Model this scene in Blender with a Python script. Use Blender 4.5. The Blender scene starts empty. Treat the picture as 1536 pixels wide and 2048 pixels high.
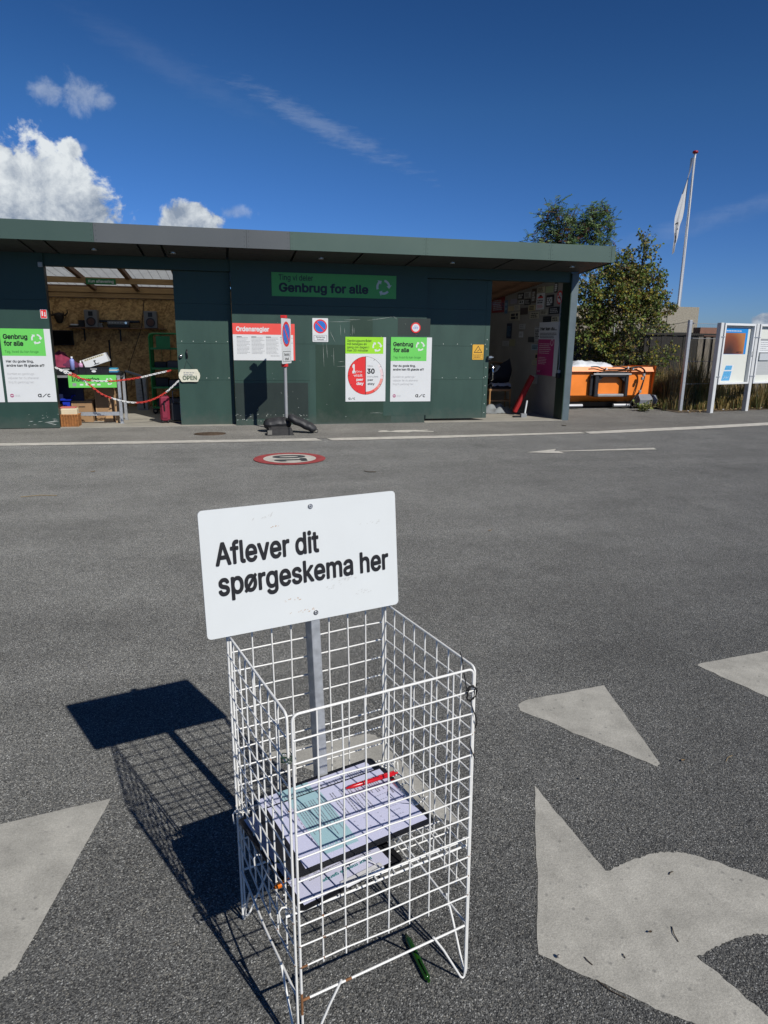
import bpy, math, random
from mathutils import Vector, Matrix, Euler
from mathutils import noise as mnoise
R = math.radians
random.seed(7)
scn = bpy.context.scene
col = scn.collection

# ------------------------------------------------------------------ camera
F_PX, H_CAM = 1370.2086, 1.44248
AX_R = Vector((0.97475, -0.22300, 0.01190)); AX_U = Vector((0.04385, 0.24290, 0.96906)); AX_B = Vector((-0.21905, -0.94400, 0.24653))
cam_d = bpy.data.cameras.new('camera'); cam = bpy.data.objects.new('camera', cam_d); col.objects.link(cam)
cam_d.sensor_fit = 'VERTICAL'; cam_d.sensor_height = 24.0; cam_d.lens = 16.0571
cam_d.clip_start = 0.05; cam_d.clip_end = 3000
AX_R.normalize(); AX_B = (AX_B - AX_R * AX_B.dot(AX_R)).normalized(); AX_U = AX_B.cross(AX_R)
m = Matrix.Identity(4)
for i in range(3):
    m[i][0] = AX_R[i]; m[i][1] = AX_U[i]; m[i][2] = AX_B[i]
m[2][3] = H_CAM
cam.matrix_world = m
scn.camera = cam
ORG = Vector((0, 0, H_CAM))

def ray(px, py):      # direction of a pixel of the 1536 x 2048 photograph, to measure real positions with
    return AX_R * ((px - 768) / F_PX) - AX_U * ((py - 1024) / F_PX) - AX_B
def Gp(px, py, z=0.0):
    d = ray(px, py); return ORG + d * ((z - H_CAM) / d.z)
def Wp(px, py, Y):
    d = ray(px, py); return ORG + d * (Y / d.y)
def Xp(px, py, X):
    d = ray(px, py); return ORG + d * (X / d.x)

# ------------------------------------------------------------------ light, sky
SUN = Vector((0.5683, -1.1205, 1.0)).normalized()
sl = bpy.data.lights.new('sun', 'SUN'); sl.energy = 5.0; sl.angle = R(0.5); sl.color = (1.0, 0.955, 0.88)
so = bpy.data.objects.new('sun', sl); col.objects.link(so)
so.rotation_euler = SUN.to_track_quat('Z', 'Y').to_euler(); so.location = (8, -16, 14)
world = bpy.data.worlds.new('World'); scn.world = world; world.use_nodes = True
WN = world.node_tree.nodes; WL = world.node_tree.links; WN.clear()
def wn(t, **kw):
    n = WN.new(t)
    for k, v in kw.items(): setattr(n, k, v)
    return n
def wmath(op, a, b=None, c=None):
    n = wn('ShaderNodeMath', operation=op)
    for i, v in enumerate((a, b, c)):
        if v is None: continue
        if isinstance(v, (int, float)): n.inputs[i].default_value = v
        else: WL.new(v, n.inputs[i])
    return n.outputs[0]
def wss(v, lo, hi):
    n = wn('ShaderNodeMapRange', interpolation_type='SMOOTHSTEP')
    WL.new(v, n.inputs[0]); n.inputs[1].default_value = lo; n.inputs[2].default_value = hi
    return n.outputs[0]
sky = wn('ShaderNodeTexSky', sky_type='NISHITA'); sky.sun_disc = False
sky.sun_elevation = math.asin(SUN.z); sky.sun_rotation = math.atan2(SUN.x, SUN.y)
sky.altitude = 1200; sky.air_density = 1.0; sky.dust_density = 0.15; sky.ozone_density = 4.0
tc = wn('ShaderNodeTexCoord'); sep = wn('ShaderNodeSeparateXYZ'); WL.new(tc.outputs['Generated'], sep.inputs[0])
AZ = wmath('ARCTAN2', sep.outputs[0], sep.outputs[1]); EL = wmath('ARCSINE', sep.outputs[2])
def azel(px, py):
    d = ray(px, py).normalized(); return math.atan2(d.x, d.y), math.asin(d.z)
comb = wn('ShaderNodeCombineXYZ'); WL.new(AZ, comb.inputs[0]); WL.new(EL, comb.inputs[1])
def wnoise(scale, detail, rough, off=(0, 0, 0), stretch=(1, 1, 1), rot=0.0, dist=0.0):
    mp = wn('ShaderNodeMapping'); WL.new(comb.outputs[0], mp.inputs[0])
    mp.inputs[1].default_value = off; mp.inputs[2].default_value = (0, 0, rot); mp.inputs[3].default_value = stretch
    n = wn('ShaderNodeTexNoise'); WL.new(mp.outputs[0], n.inputs['Vector'])
    n.inputs['Scale'].default_value = scale; n.inputs['Detail'].default_value = detail; n.inputs['Roughness'].default_value = rough
    n.inputs['Distortion'].default_value = dist
    return n.outputs['Fac']
def blob(px, py, rx, ry, rot=0.0):     # 1 at the centre of a cloud, 0 at its rim (radii in photo pixels)
    a, e = azel(px, py)
    da = wmath('SUBTRACT', AZ, a); de = wmath('SUBTRACT', EL, e)
    c, s = math.cos(rot), math.sin(rot); k = 1 / 1480.0
    u = wmath('ADD', wmath('MULTIPLY', da, c), wmath('MULTIPLY', de, s))
    v = wmath('SUBTRACT', wmath('MULTIPLY', de, c), wmath('MULTIPLY', da, s))
    u = wmath('DIVIDE', u, rx * k); v = wmath('DIVIDE', v, ry * k)
    d = wmath('SQRT', wmath('ADD', wmath('MULTIPLY', u, u), wmath('MULTIPLY', v, v)))
    return wmath('SUBTRACT', 1.0, d)
def vmax(*a):
    r = a[0]
    for b in a[1:]: r = wmath('MAXIMUM', r, b)
    return r
n_big = wnoise(26, 9, 0.62, dist=0.3); n_fine = wnoise(60, 6, 0.6, off=(3, 1, 0))
lobes = vmax(blob(25, 365, 105, 95), blob(115, 350, 75, 68), blob(150, 405, 95, 60), blob(60, 440, 210, 60), blob(140, 300, 30, 24))
lobes = vmax(lobes, blob(372, 432, 52, 38), blob(385, 445, 68, 34), blob(1530, 640, 30, 15))
dens = wmath('ADD', wmath('MULTIPLY', lobes, 0.9), wmath('MULTIPLY', wmath('SUBTRACT', n_big, 0.5), 1.7))
cum = wss(dens, 0.06, 0.34)
thin = vmax(blob(160, 186, 52, 40), blob(95, 180, 46, 26), blob(205, 205, 30, 22), blob(472, 425, 44, 18), blob(160, 295, 24, 12))
dens2 = wmath('ADD', wmath('MULTIPLY', thin, 0.8), wmath('MULTIPLY', wmath('SUBTRACT', n_big, 0.52), 1.8))
wisp = wmath('MULTIPLY', wss(dens2, 0.05, 0.6), 0.30)
st1 = blob(650, 256, 250, 27, R(-21)); st2 = blob(330, 130, 260, 36, R(-21)); st3 = blob(1390, 450, 420, 26, R(14))
nst = wnoise(30, 6, 0.65, stretch=(1, 5, 1), rot=R(21))
streak = wmath('MULTIPLY', wss(wmath('ADD', wmath('MULTIPLY', st1, 0.8), wmath('MULTIPLY', wmath('SUBTRACT', nst, 0.5), 1.5)), 0.05, 0.9), 0.13)
streak = wmath('MAXIMUM', streak, wmath('MULTIPLY', wss(wmath('ADD', st2, wmath('SUBTRACT', nst, 0.5)), 0.1, 1.0), 0.03))
streak = wmath('MAXIMUM', streak, wmath('MULTIPLY', wss(wmath('ADD', st3, wmath('SUBTRACT', nst, 0.5)), 0.1, 1.0), 0.08))
cov = wmath('MAXIMUM', cum, wmath('MAXIMUM', wisp, streak))
# cloud brightness: thin rims and tops bright, thick bellies grey
n_sh = wnoise(26, 9, 0.62, off=(-0.012, -0.016, 0), dist=0.3)
rel = wmath('ADD', wmath('MULTIPLY', wmath('SUBTRACT', n_big, n_sh), 2.6), 0.5)
belly = wss(EL, azel(60, 445)[1], azel(60, 300)[1])
lit = wmath('ADD', wmath('MULTIPLY', rel, 0.7), wmath('MULTIPLY', belly, 0.45))
crp = wn('ShaderNodeValToRGB'); WL.new(lit, crp.inputs[0])
crp.color_ramp.elements[0].position = 0.12; crp.color_ramp.elements[0].color = (3.3, 4.1, 5.4, 1)
crp.color_ramp.elements[1].position = 0.85; crp.color_ramp.elements[1].color = (10.0, 10.6, 11.0, 1)
gm = wn('ShaderNodeGamma'); WL.new(sky.outputs[0], gm.inputs[0]); gm.inputs[1].default_value = 1.50
hs = wn('ShaderNodeHueSaturation'); WL.new(gm.outputs[0], hs.inputs['Color']); hs.inputs['Saturation'].default_value = 1.08; hs.inputs['Value'].default_value = 0.42
hz = wn('ShaderNodeValToRGB'); WL.new(wmath('DIVIDE', EL, R(16)), hz.inputs[0]); hz.color_ramp.elements[0].position = 0.0; hz.color_ramp.elements[0].color = (0.36, 0.50, 0.92, 1); hz.color_ramp.elements[1].position = 1.0; hz.color_ramp.elements[1].color = (1, 1, 1, 1)
hm = wn('ShaderNodeMix', data_type='RGBA', blend_type='MULTIPLY'); hm.inputs[0].default_value = 1.0; WL.new(hs.outputs[0], hm.inputs[6]); WL.new(hz.outputs[0], hm.inputs[7])
mx = wn('ShaderNodeMix', data_type='RGBA'); WL.new(cov, mx.inputs[0]); WL.new(hm.outputs[2], mx.inputs[6]); WL.new(crp.outputs[0], mx.inputs[7])
bg = wn('ShaderNodeBackground'); WL.new(mx.outputs[2], bg.inputs[0]); bg.inputs[1].default_value = 0.075
wo = wn('ShaderNodeOutputWorld'); WL.new(bg.outputs[0], wo.inputs[0])
scn.view_settings.view_transform = 'Standard'; scn.view_settings.look = 'None'; scn.view_settings.gamma = 1.0
scn.view_settings.exposure = 0.0; scn.view_settings.use_curve_mapping = False
scn.cycles.max_bounces = 7; scn.cycles.transparent_max_bounces = 12

# ------------------------------------------------------------------ materials
ALB = 0.85        # one scale for every base colour, set against the sun's strength
def c4(c): return (c[0] * ALB, c[1] * ALB, c[2] * ALB, 1.0)
def srgb(r, g, b):
    f = lambda v: (v / 255 / 12.92) if v <= 10 else (((v / 255) + 0.055) / 1.055) ** 2.4
    return (f(r), f(g), f(b))
MATS = {}
def mat(name, colr, rough=0.6, metal=0.0, var=0.0, vscale=6.0, bump=0.0, bscale=60.0, spec=0.4, trans=0.0, dirt=None, dirt_amt=0.0, dirt_scale=9.0, stretch=(1, 1, 1)):
    if name in MATS: return MATS[name]
    M = bpy.data.materials.new(name); M.use_nodes = True; MATS[name] = M
    nt = M.node_tree; b = nt.nodes['Principled BSDF']
    b.inputs['Roughness'].default_value = rough; b.inputs['Metallic'].default_value = metal
    b.inputs['Specular IOR Level'].default_value = spec
    b.inputs['Base Color'].default_value = c4(colr)
    t = nt.nodes.new('ShaderNodeTexCoord'); mp = nt.nodes.new('ShaderNodeMapping'); nt.links.new(t.outputs['Object'], mp.inputs[0])
    mp.inputs[3].default_value = stretch
    src = None
    if var > 0:
        n = nt.nodes.new('ShaderNodeTexNoise'); n.inputs['Scale'].default_value = vscale; n.inputs['Detail'].default_value = 6; n.inputs['Roughness'].default_value = 0.6
        nt.links.new(mp.outputs[0], n.inputs['Vector'])
        cr = nt.nodes.new('ShaderNodeValToRGB'); nt.links.new(n.outputs['Fac'], cr.inputs[0])
        cr.color_ramp.elements[0].position = 0.3; cr.color_ramp.elements[1].position = 0.7
        cr.color_ramp.elements[0].color = c4([v * (1 - var) for v in colr]); cr.color_ramp.elements[1].color = c4([min(1, v * (1 + var)) for v in colr])
        src = cr.outputs[0]; nt.links.new(src, b.inputs['Base Color'])
        rr = nt.nodes.new('ShaderNodeMapRange'); nt.links.new(n.outputs['Fac'], rr.inputs[0]); rr.inputs[3].default_value = max(0.02, rough - 0.12); rr.inputs[4].default_value = min(1, rough + 0.12)
        nt.links.new(rr.outputs[0], b.inputs['Roughness'])
    if dirt is not None:
        n2 = nt.nodes.new('ShaderNodeTexNoise'); n2.inputs['Scale'].default_value = dirt_scale; n2.inputs['Detail'].default_value = 8; n2.inputs['Roughness'].default_value = 0.7
        nt.links.new(mp.outputs[0], n2.inputs['Vector'])
        mr = nt.nodes.new('ShaderNodeMapRange'); nt.links.new(n2.outputs['Fac'], mr.inputs[0]); mr.inputs[1].default_value = 0.72 - dirt_amt * 0.4; mr.inputs[2].default_value = 0.80 - dirt_amt * 0.3
        mxn = nt.nodes.new('ShaderNodeMix'); mxn.data_type = 'RGBA'; nt.links.new(mr.outputs[0], mxn.inputs[0])
        if src: nt.links.new(src, mxn.inputs[6])
        else: mxn.inputs[6].default_value = c4(colr)
        mxn.inputs[7].default_value = c4(dirt); nt.links.new(mxn.outputs[2], b.inputs['Base Color'])
    if bump > 0:
        n3 = nt.nodes.new('ShaderNodeTexNoise'); n3.inputs['Scale'].default_value = bscale; n3.inputs['Detail'].default_value = 5
        nt.links.new(mp.outputs[0], n3.inputs['Vector'])
        bm = nt.nodes.new('ShaderNodeBump'); bm.inputs['Strength'].default_value = bump; bm.inputs['Distance'].default_value = 0.01
        nt.links.new(n3.outputs['Fac'], bm.inputs['Height']); nt.links.new(bm.outputs[0], b.inputs['Normal'])
    if trans > 0:
        out = nt.nodes['Material Output']; tr = nt.nodes.new('ShaderNodeBsdfTranslucent'); ms = nt.nodes.new('ShaderNodeMixShader')
        ms.inputs[0].default_value = trans
        bc = b.inputs['Base Color']
        if bc.is_linked: nt.links.new(bc.links[0].from_socket, tr.inputs[0])
        else: tr.inputs[0].default_value = c4(colr)
        nt.links.new(b.outputs[0], ms.inputs[1]); nt.links.new(tr.outputs[0], ms.inputs[2]); nt.links.new(ms.outputs[0], out.inputs[0])
    return M

def asphalt_mat(name, tint, amp, gscale):
    M = bpy.data.materials.new(name); M.use_nodes = True; nt = M.node_tree; N = nt.nodes; L = nt.links; b = N['Principled BSDF']
    t = N.new('ShaderNodeTexCoord')
    def noise(s, d, r=0.6):
        n = N.new('ShaderNodeTexNoise'); n.inputs['Scale'].default_value = s; n.inputs['Detail'].default_value = d; n.inputs['Roughness'].default_value = r
        L.new(t.outputs['Object'], n.inputs['Vector']); return n.outputs['Fac']
    v = N.new('ShaderNodeTexVoronoi'); v.inputs['Scale'].default_value = gscale; L.new(t.outputs['Object'], v.inputs['Vector'])
    v2 = N.new('ShaderNodeTexVoronoi'); v2.inputs['Scale'].default_value = gscale * 0.52; L.new(t.outputs['Object'], v2.inputs['Vector'])
    sp = N.new('ShaderNodeSeparateColor'); L.new(v.outputs['Color'], sp.inputs[0])
    cr = N.new('ShaderNodeValToRGB'); L.new(sp.outputs[0], cr.inputs[0])
    e = cr.color_ramp.elements
    e[0].position = 0.0; e[0].color = c4([x * (1 - amp) for x in tint]); e[1].position = 0.80; e[1].color = c4([x * (1 + amp * 0.9) for x in tint])
    k = e.new(0.93); k.color = c4([x * (1 + amp * 1.4) for x in (tint[0] * 1.08, tint[1] * 1.02, tint[2] * 0.92)])
    k = e.new(0.975); k.color = c4([min(0.6, x * (1 + amp * 3.4)) for x in tint])
    # dark gaps between the stones
    gp = N.new('ShaderNodeMapRange'); L.new(v.outputs['Distance'], gp.inputs[0]); gp.inputs[1].default_value = 0.25; gp.inputs[2].default_value = 0.75; gp.inputs[3].default_value = 1.15; gp.inputs[4].default_value = 0.55
    big = N.new('ShaderNodeMapRange'); L.new(noise(1.3, 6, 0.62), big.inputs[0]); big.inputs[1].default_value = 0.25; big.inputs[2].default_value = 0.75; big.inputs[3].default_value = 0.80; big.inputs[4].default_value = 1.20
    big2 = N.new('ShaderNodeMapRange'); L.new(noise(9.0, 5, 0.7), big2.inputs[0]); big2.inputs[1].default_value = 0.25; big2.inputs[2].default_value = 0.75; big2.inputs[3].default_value = 0.88; big2.inputs[4].default_value = 1.12
    # long streaks where tyres run
    mp = N.new('ShaderNodeMapping'); mp.inputs[3].default_value = (0.12, 1.6, 1); L.new(t.outputs['Object'], mp.inputs[0])
    st = N.new('ShaderNodeTexNoise'); st.inputs['Scale'].default_value = 1.0; st.inputs['Detail'].default_value = 4; L.new(mp.outputs[0], st.inputs['Vector'])
    stm = N.new('ShaderNodeMapRange'); L.new(st.outputs['Fac'], stm.inputs[0]); stm.inputs[1].default_value = 0.3; stm.inputs[2].default_value = 0.7; stm.inputs[3].default_value = 0.88; stm.inputs[4].default_value = 1.12
    def mul(a, c):
        q = N.new('ShaderNodeMath'); q.operation = 'MULTIPLY'; L.new(a, q.inputs[0]); L.new(c, q.inputs[1]); return q.outputs[0]
    f = mul(mul(gp.outputs[0], big.outputs[0]), mul(big2.outputs[0], stm.outputs[0]))
    # grazing light painted into the colour: darker near the triangles, paler towards the shed
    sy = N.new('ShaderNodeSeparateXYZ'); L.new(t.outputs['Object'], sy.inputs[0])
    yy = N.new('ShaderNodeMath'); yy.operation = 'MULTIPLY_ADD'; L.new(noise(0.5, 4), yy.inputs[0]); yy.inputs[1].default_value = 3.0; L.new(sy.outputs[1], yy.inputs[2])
    graze = N.new('ShaderNodeMapRange'); L.new(yy.outputs[0], graze.inputs[0]); graze.inputs[1].default_value = 2.2; graze.inputs[2].default_value = 7.0; graze.inputs[3].default_value = 0.74; graze.inputs[4].default_value = 1.12
    # old oil and water stains
    sm = N.new('ShaderNodeMapRange'); L.new(noise(0.8, 9, 0.72), sm.inputs[0]); sm.inputs[1].default_value = 0.56; sm.inputs[2].default_value = 0.70; sm.inputs[3].default_value = 1.0; sm.inputs[4].default_value = 0.72
    pl = N.new('ShaderNodeMapRange'); L.new(noise(2.7, 9, 0.75), pl.inputs[0]); pl.inputs[1].default_value = 0.62; pl.inputs[2].default_value = 0.74; pl.inputs[3].default_value = 1.0; pl.inputs[4].default_value = 1.28
    f = mul(mul(f, graze.outputs[0]), mul(sm.outputs[0], pl.outputs[0]))
    mm = N.new('ShaderNodeVectorMath'); mm.operation = 'SCALE'; L.new(cr.outputs[0], mm.inputs[0]); L.new(f, mm.inputs['Scale'])
    L.new(mm.outputs[0], b.inputs['Base Color'])
    b.inputs['Roughness'].default_value = 0.8; b.inputs['Specular IOR Level'].default_value = 0.35
    if 'Diffuse Roughness' in b.inputs: b.inputs['Diffuse Roughness'].default_value = 1.0
    ad = N.new('ShaderNodeMath'); ad.operation = 'ADD'; L.new(v.outputs['Distance'], ad.inputs[0]); L.new(v2.outputs['Distance'], ad.inputs[1])
    iv = N.new('ShaderNodeMath'); iv.operation = 'MULTIPLY'; L.new(ad.outputs[0], iv.inputs[0]); iv.inputs[1].default_value = -1.0
    bm = N.new('ShaderNodeBump'); bm.inputs['Strength'].default_value = 0.8; bm.inputs['Distance'].default_value = 0.0035
    L.new(iv.outputs[0], bm.inputs['Height']); L.new(bm.outputs[0], b.inputs['Normal'])
    MATS[name] = M
    return M
def paint_mat(name, colr, wear_col, amt, spots=True):
    M = bpy.data.materials.new(name); M.use_nodes = True; nt = M.node_tree; N = nt.nodes; L = nt.links; b = N['Principled BSDF']
    t = N.new('ShaderNodeTexCoord')
    def noise(s, d, r=0.6):
        n = N.new('ShaderNodeTexNoise'); n.inputs['Scale'].default_value = s; n.inputs['Detail'].default_value = d; n.inputs['Roughness'].default_value = r
        L.new(t.outputs['Object'], n.inputs['Vector']); return n.outputs['Fac']
    def ramp(s, a, c0, p0, c1, p1):
        r = N.new('ShaderNodeValToRGB'); L.new(s, r.inputs[0]); r.color_ramp.elements[0].position = p0; r.color_ramp.elements[0].color = c4(c0)
        r.color_ramp.elements[1].position = p1; r.color_ramp.elements[1].color = c4(c1); return r.outputs[0]
    base = ramp(noise(7, 8, 0.7), 0, [x * 0.74 for x in colr], 0.33, [x * 1.10 for x in colr], 0.64)
    fine = N.new('ShaderNodeMapRange'); L.new(noise(260, 4, 0.7), fine.inputs[0]); fine.inputs[1].default_value = 0.3; fine.inputs[2].default_value = 0.7; fine.inputs[3].default_value = 0.74; fine.inputs[4].default_value = 1.16
    mm = N.new('ShaderNodeVectorMath'); mm.operation = 'SCALE'; L.new(base, mm.inputs[0]); L.new(fine.outputs[0], mm.inputs['Scale'])
    w = N.new('ShaderNodeMapRange'); L.new(noise(34, 9, 0.72), w.inputs[0]); w.inputs[1].default_value = 0.70 - amt; w.inputs[2].default_value = 0.78 - amt * 0.5
    mx = N.new('ShaderNodeMix'); mx.data_type = 'RGBA'; L.new(w.outputs[0], mx.inputs[0]); L.new(mm.outputs[0], mx.inputs[6]); mx.inputs[7].default_value = c4(wear_col)
    src = mx.outputs[2]
    if spots:
        v = N.new('ShaderNodeTexVoronoi'); v.inputs['Scale'].default_value = 30; L.new(t.outputs['Object'], v.inputs['Vector'])
        s2 = N.new('ShaderNodeMapRange'); L.new(v.outputs['Distance'], s2.inputs[0]); s2.inputs[1].default_value = 0.08; s2.inputs[2].default_value = 0.20; s2.inputs[3].default_value = 0.45; s2.inputs[4].default_value = 0.0
        sc = N.new('ShaderNodeSeparateColor'); L.new(v.outputs['Color'], sc.inputs[0])
        g = N.new('ShaderNodeMath'); g.operation = 'GREATER_THAN'; L.new(sc.outputs[1], g.inputs[0]); g.inputs[1].default_value = 0.58
        q = N.new('ShaderNodeMath'); q.operation = 'MULTIPLY'; L.new(s2.outputs[0], q.inputs[0]); L.new(g.outputs[0], q.inputs[1])
        m2 = N.new('ShaderNodeMix'); m2.data_type = 'RGBA'; L.new(q.outputs[0], m2.inputs[0]); L.new(src, m2.inputs[6]); m2.inputs[7].default_value = c4((0.1, 0.1, 0.1)); src = m2.outputs[2]
    L.new(src, b.inputs['Base Color']); b.inputs['Roughness'].default_value = 0.75; b.inputs['Specular IOR Level'].default_value = 0.3
    bm = N.new('ShaderNodeBump'); bm.inputs['Strength'].default_value = 0.5; bm.inputs['Distance'].default_value = 0.002
    L.new(noise(150, 4), bm.inputs['Height']); L.new(bm.outputs[0], b.inputs['Normal'])
    MATS[name] = M
    return M

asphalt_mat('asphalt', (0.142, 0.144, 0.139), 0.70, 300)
asphalt_mat('walk_asphalt', (0.165, 0.161, 0.148), 0.42, 300)
paint_mat('road_white', (0.47, 0.455, 0.40), (0.22, 0.215, 0.20), 0.10)
paint_mat('line_white', (0.66, 0.63, 0.56), (0.3, 0.29, 0.26), 0.02, False)
paint_mat('line_red', (0.42, 0.075, 0.075), (0.2, 0.12, 0.11), 0.04, False)
paint_mat('line_dark', (0.07, 0.08, 0.085), (0.15, 0.15, 0.14), 0.03, False)
def green_board(name, c, rough=0.55):
    M = mat(name, c, rough, var=0.17, vscale=2.2, bump=0.10, bscale=14, dirt=tuple(min(1, v * 2.2 + 0.02) for v in c), dirt_amt=-0.02, dirt_scale=22, spec=0.5, stretch=(1, 1, 0.35))
    nt = M.node_tree; N = nt.nodes; L = nt.links; b = N['Principled BSDF']; src = b.inputs['Base Color'].links[0].from_socket
    t = N.new('ShaderNodeTexCoord'); sp = N.new('ShaderNodeSeparateXYZ'); L.new(t.outputs['Object'], sp.inputs[0])
    nz = N.new('ShaderNodeTexNoise'); nz.inputs['Scale'].default_value = 7; nz.inputs['Detail'].default_value = 7; nz.inputs['Roughness'].default_value = 0.7; L.new(t.outputs['Object'], nz.inputs['Vector'])
    ad = N.new('ShaderNodeMath'); ad.operation = 'MULTIPLY_ADD'; L.new(nz.outputs['Fac'], ad.inputs[0]); ad.inputs[1].default_value = 0.55; L.new(sp.outputs[2], ad.inputs[2])
    mr = N.new('ShaderNodeMapRange'); L.new(ad.outputs[0], mr.inputs[0]); mr.inputs[1].default_value = 0.22; mr.inputs[2].default_value = 0.50; mr.inputs[3].default_value = 0.55; mr.inputs[4].default_value = 0.0
    mx = N.new('ShaderNodeMix'); mx.data_type = 'RGBA'; L.new(mr.outputs[0], mx.inputs[0]); L.new(src, mx.inputs[6]); mx.inputs[7].default_value = c4((0.085, 0.092, 0.078)); L.new(mx.outputs[2], b.inputs['Base Color'])
    return M
GREEN = green_board('green_paint', (0.019, 0.057, 0.043))
GREEN_D = green_board('dark_green_paint', (0.009, 0.037, 0.021))
GREEN_G = green_board('grey_green_paint', (0.012, 0.025, 0.020))
GREEN_L = green_board('light_green_paint', (0.023, 0.063, 0.048))
FASC_G = mat('fascia_green', (0.068, 0.112, 0.092), 0.42, var=0.06, vscale=0.8, spec=0.4)
FASC_D = mat('fascia_dark_green', (0.056, 0.094, 0.078), 0.42, var=0.06, vscale=0.8, spec=0.4)
FASC_S = mat('fascia_grey', (0.098, 0.108, 0.112), 0.42, var=0.06, vscale=0.8, spec=0.4)
SOFFIT = mat('soffit_board', (0.055, 0.056, 0.052), 0.7, var=0.1, vscale=2)
POSTM = mat('post_paint', (0.100, 0.135, 0.150), 0.45, var=0.12, vscale=4, dirt=(0.4, 0.45, 0.45), dirt_amt=-0.03, dirt_scale=30, bump=0.08)
CONC = mat('concrete', (0.33, 0.315, 0.28), 0.85, var=0.14, vscale=1.4, bump=0.25, bscale=40, dirt=(0.2, 0.19, 0.17), dirt_amt=0.12, dirt_scale=2.2)
SLAB = mat('floor_concrete', (0.36, 0.34, 0.29), 0.85, var=0.14, vscale=3, bump=0.2, bscale=60, dirt=(0.2, 0.18, 0.15), dirt_amt=0.1, dirt_scale=5)
PEBBLE = mat('pebble_concrete', (0.30, 0.275, 0.22), 0.9, var=0.30, vscale=30, bump=0.6, bscale=60, dirt=(0.5, 0.46, 0.38), dirt_amt=0.05, dirt_scale=24)
PINE = mat('pine_wood', (0.46, 0.29, 0.13), 0.65, var=0.2, vscale=3, stretch=(1, 8, 8))
RAFT = mat('rafter_wood', (0.20, 0.105, 0.055), 0.7, var=0.2, vscale=3)
WHITE = mat('white_print', (0.70, 0.72, 0.725), 0.42, var=0.02, vscale=3)
BLACK = mat('black_print', (0.012, 0.013, 0.015), 0.45)
INK = mat('grey_print', (0.30, 0.31, 0.32), 0.5)
INKL = mat('light_grey_print', (0.52, 0.53, 0.54), 0.5)
P_GREEN = mat('poster_green', (0.155, 0.62, 0.115), 0.42, var=0.02)
P_LIME = mat('poster_lime', (0.33, 0.72, 0.03), 0.42, var=0.02)
B_GREEN = mat('banner_green', (0.085, 0.42, 0.095), 0.45, var=0.03)
S_RED = mat('sign_red', (0.74, 0.035, 0.035), 0.4, var=0.02)
S_RED2 = mat('coral_red', (0.82, 0.095, 0.075), 0.4, var=0.02)
S_PINKR = mat('pale_red', (0.80, 0.32, 0.28), 0.4)
S_PINKL = mat('pale_pink', (0.80, 0.62, 0.62), 0.4)
S_BLUE = mat('sign_blue', (0.03, 0.17, 0.58), 0.4, var=0.02)
S_YEL = mat('sign_yellow', (0.72, 0.40, 0.045), 0.45, var=0.03)
S_MAG = mat('magenta_print', (0.50, 0.045, 0.19), 0.45)
CREAM = mat('cream_enamel', (0.56, 0.52, 0.38), 0.35, var=0.05)
WIRE = mat('white_wire_coating', (0.78, 0.78, 0.75), 0.32, var=0.05, vscale=30, dirt=(0.34, 0.19, 0.08), dirt_amt=-0.02, dirt_scale=26, spec=0.5)
GALV = mat('galvanised_steel', (0.46, 0.48, 0.50), 0.45, metal=0.55, var=0.16, vscale=60)
STEELG = mat('grey_steel', (0.30, 0.31, 0.32), 0.5, metal=0.3, var=0.1)
CHROME = mat('chrome', (0.75, 0.75, 0.76), 0.15, metal=1.0)
BLKP = mat('black_plastic', (0.014, 0.015, 0.017), 0.42, var=0.1)
RUBB = mat('worn_rubber', (0.045, 0.044, 0.044), 0.85, var=0.25, vscale=12, bump=0.5, bscale=40, dirt=(0.14, 0.13, 0.12), dirt_amt=0.06)
SIGNW = mat('sign_enamel', (0.66, 0.69, 0.69), 0.32, var=0.015, vscale=8, dirt=(0.55, 0.50, 0.42), dirt_amt=-0.055, dirt_scale=26, spec=0.45)
CARD = mat('cardboard', (0.33, 0.20, 0.10), 0.8, var=0.08, vscale=5)
CARD_L = mat('pale_cardboard', (0.46, 0.29, 0.15), 0.8, var=0.06, vscale=5)
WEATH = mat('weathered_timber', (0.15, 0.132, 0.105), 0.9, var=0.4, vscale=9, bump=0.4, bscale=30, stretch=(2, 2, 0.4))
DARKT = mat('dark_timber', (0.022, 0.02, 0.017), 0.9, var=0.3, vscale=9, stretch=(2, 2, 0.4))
ORANGE = mat('orange_paint', (0.86, 0.235, 0.028), 0.42, var=0.10, vscale=3, dirt=(0.42, 0.15, 0.045), dirt_amt=0.03, dirt_scale=11)
ALU = mat('board_aluminium', (0.68, 0.69, 0.68), 0.4, var=0.05, metal=0.15)

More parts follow.
